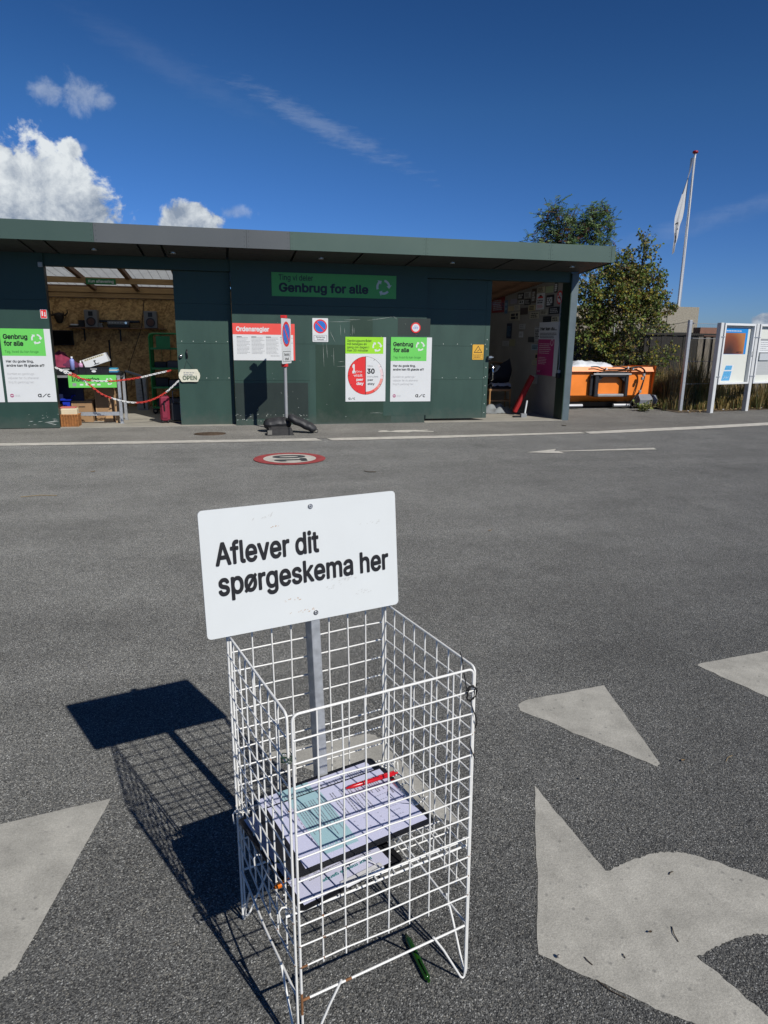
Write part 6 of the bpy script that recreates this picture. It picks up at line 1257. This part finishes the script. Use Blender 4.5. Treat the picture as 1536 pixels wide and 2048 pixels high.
b.grid(lambda u, v: (p.x + (q.x - p.x) * u, YO + .02 + .7 * v, za - .015 + max(.0, (zt_ + .03) * (math.sin(math.pi * min(1, v * 1.15)) ** .5) * (1 - abs(2 * u - 1) ** 5) * (.75 + .55 * smooth_noise(u * 5, v * 3, 7)) + .025 * smooth_noise(u * 15, v * 12, 1))), 40, 20, TARP); tag(b.build('plastic_tarp'), 'crumpled white plastic tarp lying on top of the orange bucket', 'tarp')

# ------------------------------------------------------------------ walls, fences, flag
YC = 18.0; b = MB(); a, c_ = Wp(1337, 613, YC), Wp(1399, 614, YC); e = empty('concrete_wall', (c_.x, YC, 0), 0, 'pebble-finished concrete wall behind the right tree', 'wall')
b = MB(); b.box(a.x + .006, c_.x, YC, YC + .25, 0, a.z, PEBBLE); loc(b, 'wall_slab', e)
for k in range(4): b = MB(); b.box(a.x - 2.2 * (k + 1) + .006, a.x - 2.2 * k - .006, YC + .02, YC + .27, 0, a.z - .03 + .004 * (k % 2), PEBBLE); loc(b, 'wall_slab', e)
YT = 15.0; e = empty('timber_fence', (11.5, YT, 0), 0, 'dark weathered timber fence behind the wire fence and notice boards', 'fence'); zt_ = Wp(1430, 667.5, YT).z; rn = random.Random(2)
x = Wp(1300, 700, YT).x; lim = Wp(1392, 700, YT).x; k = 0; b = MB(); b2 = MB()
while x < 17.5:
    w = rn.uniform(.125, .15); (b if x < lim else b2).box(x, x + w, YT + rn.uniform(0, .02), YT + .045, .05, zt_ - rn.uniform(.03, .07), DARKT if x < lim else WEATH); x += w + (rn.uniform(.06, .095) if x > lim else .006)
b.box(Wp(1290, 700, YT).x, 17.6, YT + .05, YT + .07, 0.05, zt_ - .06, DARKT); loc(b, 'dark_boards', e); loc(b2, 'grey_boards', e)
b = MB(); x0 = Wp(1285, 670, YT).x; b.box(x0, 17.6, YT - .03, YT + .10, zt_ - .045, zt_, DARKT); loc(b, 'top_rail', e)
b = MB(); p = Wp(1400, 665.5, 17.0); q = Wp(1470, 656, 17.0); b.box(p.x, q.x + 6, 17.0, 17.3, 0, q.z, mat('red_brown_wall', (.22, .11, .075), .85, var=.2)); tag(b.build('brick_wall'), 'low red-brown wall top showing above the timber fence', 'wall')
b = MB(); p = Wp(1316, 672, 17.4); q = Wp(1400, 664, 17.4); b.box(p.x - 4, q.x, 17.4, 17.6, 0, q.z - .02, mat('black_wall', (.03, .032, .035), .8)); tag(b.build('dark_wall'), 'dark wall top between the tree and the red-brown wall', 'wall')
# flagpole and limp flag
YFL = 24.0; p, t_ = Wp(1356.5, 615, YFL), Wp(1390, 311, YFL); e = empty('flagpole', (p.x, YFL, 0), 0, 'tall white flagpole with a red knob, rising behind the concrete wall', 'flagpole')
FPM = mat('white_lacquer', (.80, .80, .80), .3); b = MB(); b.tube([(p.x, YFL, 0), (t_.x, YFL, t_.z)], .068, FPM, 12, r2=.036); loc(b, 'pole', e)
b = MB(); b.lathe([(.03, 0), (.045, .03), (.045, .05)], WHITE, c=(t_.x, YFL), T=Matrix.Translation((0, 0, t_.z))); b.lathe([(.03, .051), (.085, .075), (.105, .11), (.085, .15), (.03, .165), (0, .167)], mat('knob_red', (.30, .015, .02), .3), c=(t_.x, YFL), T=Matrix.Translation((0, 0, t_.z))); loc(b, 'knob', e)
b = MB(); b.tube([(t_.x - .02, YFL - .07, t_.z - .1), (p.x + .045, YFL - .09, 1.2)], .008, GWH, 5); loc(b, 'halyard', e)
L_ = [(314, 1388.5), (340, 1381.5), (365, 1371.5), (390, 1362), (415, 1353.5), (435, 1348), (450, 1347), (462, 1347.5), (475, 1348.5), (490, 1347), (504, 1346.5)]
R_ = [(314, 1389.5), (340, 1386.5), (365, 1384), (390, 1381), (415, 1378), (435, 1374), (450, 1368.5), (462, 1366.5), (475, 1364), (490, 1359), (506, 1354.5)]
def lerp_tab(T_, y):
    for (y0, x0), (y1, x1) in zip(T_[:-1], T_[1:]):
        if y <= y1: return x0 + (x1 - x0) * (y - y0) / (y1 - y0)
    return T_[-1][1]
FLAG = mat('flag_cloth', (.66, .67, .68), .75, var=.05, trans=.25); FLAGD = mat('flag_dark_print', (.05, .055, .07), .75)
def flagp(u, v):
    y = 314 + 191 * u; px = lerp_tab(L_, y) * (1 - v) + lerp_tab(R_, y) * v; P_ = Wp(px, y + 3 * math.sin(7 * v) * u, YFL - .06)
    return P_ + Vector((0, -.05 * math.sin(v * 8 + 3 * u) * (.3 + u) - .03 * math.sin(v * 19 + 5 * u) * u + .25 * v, 0))
b = MB(); nu, nv = 60, 26; vs = [flagp(i / nu, j / nv) for i in range(nu + 1) for j in range(nv + 1)]; f1, f2 = [], []
for i in range(nu):
    for j in range(nv):
        u, v = (i + .5) / nu, (j + .5) / nv; dark = (.22 < u < .38 and v < .42 - (u - .22) * 1.5 + .1) or (abs((u - .73) ** 2 * 18 + (v - .42) ** 2 - .035) < .012 and u < .76) or (abs(v - .35 - (u - .78)) < .05 and .78 < u < .9)
        (f2 if dark else f1).append((i * (nv + 1) + j, (i + 1) * (nv + 1) + j, (i + 1) * (nv + 1) + j + 1, i * (nv + 1) + j + 1))
b.add(vs, f1, FLAG, True); b.add(vs, f2, FLAGD, True); tag(b.build('flag'), 'limp white flag with dark marks hanging down the flagpole', 'flag')
# chain-link fence: corner post, run to the right and run going back
FP = Gp(1359, 823); zt_ = Wp(1378, 640, FP.y).z; e = empty('wire_fence', (FP.x, FP.y, 0), 0, 'chain-link fence with a grey square corner post beside the notice boards', 'fence')
b = MB(); b.rbox(FP.x - .03, FP.x + .04, FP.y - .035, FP.y + .035, 0, zt_, GALV, .006); loc(b, 'fence_post', e)
NET = mat('fence_wire', (.16, .17, .17), .5, metal=.4)
def net(o, d, ln, z0, z1, cell=.062, nm='wire_net', r=.0016):
    b = MB(); n_ = int(ln / cell); nz = int((z1 - z0) / cell)
    for k in range(n_):
        pts = []
        for j in range(nz + 1): s_ = (k + (j % 2) * 1.0) * cell; pts.append(o + d * min(s_, ln) + Vector((0, 0, z0 + (z1 - z0) * j / nz)) + Vector((-d.y, d.x, 0)) * (.003 if j % 2 else -.003))
        b.tube(pts, r, NET, 3, caps=False)
    return loc(b, nm, e)
dr = (Gp(1490, 822) - Gp(1420, 826)); dr.z = 0; dr.normalize(); o1 = Vector((FP.x + .04, FP.y + .05, 0)); net(o1, dr, 2.6, .12, zt_ - .05)
db = Vector((.015, 1, 0)).normalized(); o2 = Vector((FP.x, FP.y + .04, 0)); net(o2, db, 2.9, .10, zt_ - .06)
for k in (2,): b = MB(); q = o2 + db * (1.45 * k); b.tube([(q.x, q.y, 0), (q.x, q.y, zt_ - .02)], .022, GALV, 8); loc(b, 'fence_post', e)
o3 = o2 + db * 2.9; dl = Vector((-1, .05, 0)).normalized(); net(o3, dl, 3.4, .10, zt_ - .06)
for z in (zt_ - .06, zt_ - .36, zt_ - .83, zt_ - 1.3):
    b = MB(); b.tube([o1 + Vector((0, 0, z)), o1 + dr * 1.3 + Vector((0, 0, z - .006)), o1 + dr * 2.6 + Vector((0, 0, z))], .005, GALV, 5); b.tube([o1 + Vector((.03, 0, z)), o1 + dr * .12 + Vector((0, 0, z))], .012, CHROME, 6); loc(b, 'tension_wire', e)
b = MB(); b.tube([o2 + Vector((0, 0, zt_ - .03)), o2 + db * .7 + Vector((0, 0, zt_ - .09)), o2 + db * 1.45 + Vector((0, 0, zt_ - .05)), o2 + db * 2.9 + Vector((0, 0, zt_ - .05)), o3 + dl * 1.7 + Vector((0, 0, zt_ - .09)), o3 + dl * 3.4 + Vector((0, 0, zt_ - .05))], .005, NET, 5); loc(b, 'tension_wire', e)
b = MB(); b.tube([o3 + Vector((0, 0, .95)), o3 + dl * 3.4 + Vector((0, 0, .96))], .006, NET, 5); loc(b, 'tension_wire', e)
# ------------------------------------------------------------------ notice boards
NB = Gp(1419, 826); ba = math.atan2(dr.y, dr.x); step = (Gp(1489, 822) - NB).length
bz0, bz1 = Wp(1440, 769, NB.y).z, Wp(1447, 646, NB.y).z
def npost(k, label):
    p = NB + dr * (step * k); b = MB(); b.rbox(-.045, .045, -.05, .05, 0, bz1 + .005, ALU, .006); o = b.build('board_post'); o.location = (p.x, p.y, 0); o.rotation_euler = (0, 0, ba); return tag(o, label, 'post', 'posts of the notice boards')
npost(0, 'grey notice board post nearest the fence corner'); npost(1, 'grey post between the two notice boards'); npost(2, 'grey notice board post beyond the right rim')
GREYC = mat('case_grey', (.42, .44, .44), .5); BACKB = mat('board_back', (.66, .68, .62), .5, var=.03, vscale=3)
def nboard(k, label, content):
    p = NB + dr * (step * k + .075); w, h = step - .15, bz1 - bz0; e = empty('notice_board', (p.x, p.y, bz0), ba, label, 'notice board', 'white framed notice boards'); y0, y1 = -.055, .03; fw = .045
    b = MB(); b.rbox(0, fw, y0, y1, 0, h, WHITE, .004); b.rbox(w - fw, w, y0, y1, 0, h, WHITE, .004); b.rbox(fw + .001, w - fw - .001, y0, y1, h - fw, h, WHITE, .004); b.rbox(fw + .001, w - fw - .001, y0, y1, 0, fw * .8, WHITE, .004); b.build('case_frame', e)
    P = Plate(w - 2 * fw, h - 1.8 * fw, BACKB, .006); content(P, P.w, P.h); o = P.build('back_panel', e); o.location = (fw, y1 - .008, fw * .8)
    for zz in (.13, .78):
        for xx in (-.028, w + .028): b = MB(); b.box(xx - .05, xx + .05, -.062, -.0555, h * zz - .008, h * zz + .008, GALV); b.build('bracket', e)
    b = MB(); b.tube([(w - fw * .5, y0 - .003, h * .46), (w - fw * .5, y0 - .025, h * .47), (w - fw * .5, y0 - .025, h * .53), (w - fw * .5, y0 - .003, h * .54)], .007, INK, 6); b.build('handle', e)
AGED = bpy.data.materials.new('faded_map'); AGED.use_nodes = True
def aged():
    nt = AGED.node_tree; N = nt.nodes; L = nt.links; bs = N['Principled BSDF']; t = N.new('ShaderNodeTexCoord'); mp = N.new('ShaderNodeMapping'); L.new(t.outputs['Object'], mp.inputs[0]); mp.inputs[1].default_value = (-.52, 0, -.85); mp.inputs[3].default_value = (1.9, 1, 1.5)
    gr = N.new('ShaderNodeTexGradient'); gr.gradient_type = 'SPHERICAL'; nz = N.new('ShaderNodeTexNoise'); nz.inputs['Scale'].default_value = 7; nz.inputs['Detail'].default_value = 6; L.new(t.outputs['Object'], nz.inputs['Vector'])
    ad = N.new('ShaderNodeMixRGB'); ad.inputs[0].default_value = .08; L.new(mp.outputs[0], ad.inputs[1]); L.new(nz.outputs['Color'], ad.inputs[2]); L.new(ad.outputs[0], gr.inputs[0]); cr = N.new('ShaderNodeValToRGB'); L.new(gr.outputs[1], cr.inputs[0]); el = cr.color_ramp.elements
    el[0].position = .15; el[0].color = c4((.42, .17, .05)); el[1].position = .8; el[1].color = c4((.06, .025, .015)); k = el.new(.45); k.color = c4((.22, .06, .02)); L.new(cr.outputs[0], bs.inputs['Base Color']); bs.inputs['Roughness'].default_value = .35
aged(); BLUH = mat('header_blue', (.02, .24, .62), .4); LBL = mat('cyan_flyer', (.10, .36, .62), .45, var=.3, vscale=40)
def cont1(P, w, h):
    P.rect(0, h * .50, w * .90, h * .96, BLUH, 1); P.rect(0, h * .505, w * .82, h * .875, AGED, 2); P.lines(w * .04, w * .80, h * .915, 1, .1, h * .012, WHITE, 3, 5); P.text('arc', w * .56, h * .525, h * .03, BLACK, w * .2, .02, 3)
    P.flat([(w * .13, h * .02), (w * .48, h * .02), (w * .55, h * .31), (w * .25, h * .32)], WHITE, 1); P.flat([(w * .15, h * .03), (w * .44, h * .03), (w * .49, h * .20), (w * .21, h * .20)], LBL, 2); P.flat([(w * .22, h * .22), (w * .47, h * .22), (w * .49, h * .30), (w * .26, h * .30)], LBL, 2)
    for k in range(6): P.flat([(w * (.18 + .04 * k), h * (.05 + .02 * (k % 3))), (w * (.26 + .03 * k), h * (.08 + .02 * (k % 2))), (w * (.25 + .03 * k), h * (.085 + .02 * (k % 2)))], WHITE, 3)
def cont2(P, w, h):
    P.rect(0, h * .12, w, h * .47, GREYC, 1); P.lines(w * .05, w * .9, h * .38, 7, h * .03, h * .006, INKL, 2, 6); P.rect(w * .13, h * .50, w * .50, h * .78, WHITE, 2); P.rect(w * .13, h * .745, w * .50, h * .78, INK, 3); P.lines(w * .16, w * .48, h * .72, 5, h * .035, h * .012, INK, 3, 7); P.rect(w * .55, h * .5, w * .95, h * .78, WHITE, 2); P.lines(w * .58, w * .9, h * .72, 6, h * .03, h * .008, INK, 3, 8)
    P.box(w * .14, w * .52, -.03, -.004, h * .39, h * .54, mat('leaflet_holder', (.5, .53, .55), .3)); P.rect(w * .14, h * .515, w * .52, h * .54, INK, 44)
nboard(0, 'white framed notice board with a browned map and a blue flyer', cont1); nboard(1, 'white framed notice board with grey panel, cut by the right rim', cont2)
b = MB(); k0 = NB + dr * -.3 + Vector((0, .9, 0)); T = Matrix.Translation(k0) @ Matrix.Rotation(ba, 4, 'Z'); b.rbox(.2, 3.0, 0, .18, 0, .22, CONC, .01, T=T); tag(b.build('concrete_kerb'), 'low concrete beam in the weeds under the notice boards', 'kerb')

# ------------------------------------------------------------------ trees and weeds
def leafmat(n, c, tr=.35): return mat(n, c, .55, spec=.35, trans=tr, var=.25, vscale=3)
LG = [leafmat('leaf_mid', (.150, .225, .042)), leafmat('leaf_dark', (0.086, 0.115, 0.032)), leafmat('leaf_yellow', (0.351, 0.305, 0.052)), leafmat('leaf_brown', (0.213, 0.144, 0.062)), leafmat('leaf_pale', (0.24, 0.264, 0.096))]
LA = [leafmat('ash_leaf', (0.123, 0.217, 0.065)), leafmat('ash_leaf_dark', (0.068, 0.128, 0.043)), leafmat('ash_leaf_pale', (0.208, 0.286, 0.117)), leafmat('ash_seed', (.11, .05, .03))]
BARK = mat('bark', (.075, .06, .045), .9, var=.3, vscale=14, bump=.5, bscale=30)
def leaf_geo(b, P_, d, up, L_, W_, M):
    s_ = d.cross(up)
    if s_.length < 1e-4: s_ = d.cross(Vector((.3, .8, .1)))
    s_.normalize(); n_ = s_.cross(d) * (W_ * .25)
    b.add([P_, P_ + d * (L_ * .45) + s_ * (W_ / 2) + n_, P_ + d * L_, P_ + d * (L_ * .45) - s_ * (W_ / 2) + n_], [(0, 1, 2), (0, 2, 3)], M)
def rvec(rn):
    while True:
        v = Vector((rn.uniform(-1, 1), rn.uniform(-1, 1), rn.uniform(-1, 1)))
        if .05 < v.length < 1: return v.normalized()
def tree(name, base, blobs, ntwig, per, lsz, mats, wts, label, seed, compound=False, trunk_r=.07):
    rn = random.Random(seed); e = empty(name, base, 0, label, 'tree'); tb = MB(); lb = MB(); base = Vector(base)
    wsum = [(bl[3] * bl[4] * bl[5]) ** .75 for bl in blobs]
    topz = max(bl[2] for bl in blobs); axis = [base + Vector((.03 * math.sin(k), .03 * math.cos(k * 1.7), 0)) + (Vector((0, 0, topz - base.z)) * (k / 7)) for k in range(8)]
    tc_ = sorted(blobs, key=lambda q: -q[2])[0]; axis = [a_.lerp(Vector((tc_[0], tc_[1], a_.z)), (k / 7) ** 1.3) for k, a_ in enumerate(axis)]
    tb.tube(axis, trunk_r, BARK, 8, r2=.012)
    for bl in blobs:
        c_ = Vector(bl[:3]); h_ = max(.1, min(.93, (c_.z - base.z - .35 * (c_ - axis[3]).length) / (topz - base.z))); i_ = int(h_ * 7); o_ = axis[i_].lerp(axis[min(7, i_ + 1)], h_ * 7 - i_)
        tb.tube([o_, o_.lerp(c_, .5) + Vector((0, 0, .06)), c_], trunk_r * .40, BARK, 5, r2=.006)
        for k in range(5): q = c_ + Vector((rn.uniform(-1, 1) * bl[3], rn.uniform(-1, 1) * bl[4], rn.uniform(-.6, 1) * bl[5])) * .8; tb.tube([o_.lerp(c_, .6), o_.lerp(q, .7) + Vector((0, 0, .03)), q], trunk_r * .18, BARK, 4, r2=.004)
    for k in range(ntwig):
        bl = rn.choices(blobs, wsum)[0]; v = rvec(rn); r_ = rn.random() ** .42
        c_ = Vector((bl[0] + v.x * bl[3] * r_, bl[1] + v.y * bl[4] * r_, bl[2] + v.z * bl[5] * r_))
        if smooth_noise(c_.x * 2.1, c_.y * 2.1, c_.z * 2.1 + seed) < -.22: continue
        out = (v * .8 + rvec(rn) * .6 + Vector((0, 0, .15))).normalized(); ln = rn.uniform(.14, .30)
        tone = rn.random(); tip = c_ + out * ln; tb.tube([c_ - out * .1, tip], .004, BARK, 3, caps=False)
        for j in range(per):
            t = j / max(1, per - 1); P_ = c_.lerp(tip, t)
            M = rn.choices(mats, wts)[0] if rn.random() < .6 else mats[int(tone * len(mats))]
            if compound:
                d0 = (out * .5 + rvec(rn) * .9 + Vector((0, 0, -.25))).normalized(); s0 = d0.cross(Vector((0, 0, 1))).normalized()
                for q in range(5):
                    for sg in (-1, 1): leaf_geo(lb, P_ + d0 * (lsz * .42 * q), (d0 * .7 + s0 * sg * .8 + Vector((0, 0, -.25))).normalized(), (rvec(rn) * .7 + Vector((.15, -.45, .75))).normalized(), lsz * rn.uniform(.7, 1), lsz * .30, M)
            else:
                d = (out * .35 + rvec(rn) + Vector((0, 0, -.35))).normalized(); leaf_geo(lb, P_ + rvec(rn) * .03, d, (rvec(rn) * .75 + Vector((.15, -.45, .75))).normalized(), lsz * rn.uniform(.75, 1.25), lsz * .85, M)
    loc(tb, 'trunk', e); loc(lb, 'crown', e); return e
def bl(px, py, Y, rx, ry, rz=None):
    c_ = Wp(px, py, Y); k = Y / (F_PX * .92); return (c_.x, c_.y, c_.z, rx * k, (rz or rx) * k, ry * k)
Y2 = 15.7; tb2 = Gp(1243, 803); tree('maple_tree', (Wp(1243, 780, Y2).x, Y2, 0), [bl(1245, 620, Y2, 72, 62, 60), bl(1200, 600, Y2, 42, 56), bl(1182, 660, Y2, 34, 48), bl(1285, 585, Y2, 38, 45), bl(1310, 620, Y2, 30, 44), bl(1268, 530, Y2, 26, 34), bl(1290, 497, Y2, 13, 26), bl(1240, 560, Y2, 40, 34), bl(1315, 690, Y2, 34, 28), bl(1255, 700, Y2, 60, 34), bl(1200, 715, Y2, 34, 30), bl(1310, 552, Y2, 17, 20), bl(1328, 592, Y2, 12, 16), bl(1176, 572, Y2, 20, 26), bl(1225, 524, Y2, 12, 16), bl(1318, 712, 14.4, 26, 17), bl(1290, 735, 14.5, 22, 14)], 2200, 10, .068, LG, (.42, .24, .20, .05, .09), 'bushy tree with yellowing leaves behind the orange bucket', 5)
Y1 = 18.6; tree('ash_tree', (Wp(1150, 600, Y1).x, Y1, 0), [bl(1150, 455, Y1, 52, 38), bl(1110, 440, Y1, 24, 28), bl(1145, 420, Y1, 16, 17), bl(1112, 412, Y1, 14, 11), bl(1190, 445, Y1, 28, 26), bl(1204, 426, Y1, 11, 9), bl(1222, 452, Y1, 12, 9), bl(1085, 475, Y1, 22, 14), bl(1200, 480, Y1, 24, 20), bl(1238, 500, Y1, 8, 8), bl(1150, 500, Y1, 60, 40)], 620, 3, .092, LA, (.46, .28, .21, .05), 'green feather-leaved tree rising behind the shed roof', 9, True)
def tuft_field(name, label, spots, M_list, hmin, hmax, wd, seed, n):
    rn = random.Random(seed); b = MB()
    for (x0, x1, y0, y1, wgt, hk) in spots:
        for _ in range(int(n * wgt)):
            x, y = rn.uniform(x0, x1), rn.uniform(y0, y1); nb_ = rn.randint(4, 8); M = rn.choice(M_list)
            dens = smooth_noise(x * 1.7, y * 1.7, seed) + .25
            if dens < -.05: continue
            for _k in range(nb_):
                h_ = rn.uniform(hmin, hmax) * hk * (.6 + .7 * max(0, dens)); a_ = rn.uniform(0, 6.28); l_ = rn.uniform(.1, .55) * h_; d = Vector((math.cos(a_), math.sin(a_), 0)); s_ = Vector((-d.y, d.x, 0)) * wd * rn.uniform(.6, 1.2)
                p0 = Vector((x + rn.uniform(-.04, .04), y + rn.uniform(-.04, .04), 0.0)); p1 = p0 + d * l_ * .3 + Vector((0, 0, h_ * .6)); p2 = p0 + d * l_ + Vector((0, 0, h_))
                b.add([p0 - s_, p0 + s_, p1 + s_ * .8, p1 - s_ * .8, p2], [(0, 1, 2, 3), (3, 2, 4)], M)
    o = b.build(name); tag(o, label, 'grass', kind='stuff'); return o
GR = [leafmat('grass_green', (.12, .15, .04), .2), leafmat('grass_straw', (.40, .30, .12), .2), leafmat('grass_dry', (.30, .20, .065), .2), leafmat('grass_dark', (.035, .05, .016), .2)]
tuft_field('tall_grass', 'tall dry grass and weeds along the fence and under the notice boards', [(9.05, 13.6, 12.95, 13.6, .30, 1.0), (10.0, 15.5, 13.0, 14.8, .55, 1.7), (8.9, 9.6, 13.3, 15.6, .18, .9), (9.5, 10.6, 13.0, 14.8, .30, 2.0), (9.45, 10.3, 13.2, 14.9, .25, 2.6)], [GR[0], GR[1], GR[1], GR[2], GR[2], GR[3]], .16, .48, .006, 3, 1500)
tuft_field('meadow_grass', 'yellow-green grass bank behind the orange bucket', [(7.4, 10.2, 15.3, 17.6, .7, 1.6), (9.4, 11.0, 14.0, 16.5, .3, 1.5)], [GR[0], GR[0], GR[1], GR[3]], .22, .48, .007, 8, 1300)
b = MB(); rn = random.Random(31)
for _ in range(420):
    x, y = rn.uniform(9.3, 14.5), 0; y = 12.60 + (x - 9.3) * .24 + rn.gauss(0, .10); s_ = rn.uniform(.015, .05); a_ = rn.uniform(0, 6.28); d = Vector((math.cos(a_), math.sin(a_), rn.uniform(-.2, .4))); n_ = Vector((-d.y, d.x, rn.uniform(-.3, .5)))
    P_ = Vector((x, y, .02 + rn.uniform(0, .03))); b.add([P_ - d * s_, P_ + n_ * s_ * .5, P_ + d * s_, P_ - n_ * s_ * .5], [(0, 1, 2, 3)], rn.choice([LG[3], LEAF, GR[1], GWH if rn.random() < .25 else LEAF]))
tag(b.build('leaf_litter'), 'brown leaf litter with pale scraps along the foot of the notice boards', 'leaf litter', kind='stuff')
def weed(px, py, n, s_, M_list, label, seed, hgt=.25):
    p = Gp(px, py); rn = random.Random(seed); e = empty('weed_plant', (p.x, p.y, 0), 0, label, 'weed'); b = MB(); sb_ = MB()
    for k in range(n):
        a_ = rn.uniform(0, 6.28); l_ = rn.uniform(.3, 1) * hgt; d = Vector((math.cos(a_) * rn.uniform(.4, 1.2), math.sin(a_) * .7, rn.uniform(.25, 1))).normalized(); q = p + d * l_; sb_.tube([p, q], .004, GR[0], 3)
        for j in range(5): leaf_geo(b, p.lerp(q, .4 + .15 * j), (d + rvec(rn)).normalized(), Vector((0, 0, 1)), s_ * rn.uniform(.6, 1), s_ * .6, rn.choice(M_list))
    loc(sb_, 'stem', e); loc(b, 'leaves', e)
PAL = [leafmat('weed_pale', (.24, .28, .07), .3), leafmat('weed_green', (.10, .16, .03), .3), leafmat('weed_cream', (.36, .34, .16), .3)]
weed(1288, 823, 22, .09, PAL, 'low pale leafy weed at the right foot of the orange bucket', 2, .30)
weed(1506, 815, 26, .07, [LG[0], LG[1], LG[4]], 'dark leafy weed right of the post between the notice boards', 3, .60); weed(1385, 818, 18, .05, [GR[1], GR[2], LG[3]], 'tall brown weed between the fence post and the first notice board', 4, 1.0); weed(1330, 815, 22, .06, [GR[2], LG[0], LG[3]], 'ragged brown weed left of the fence corner post', 5, .5)
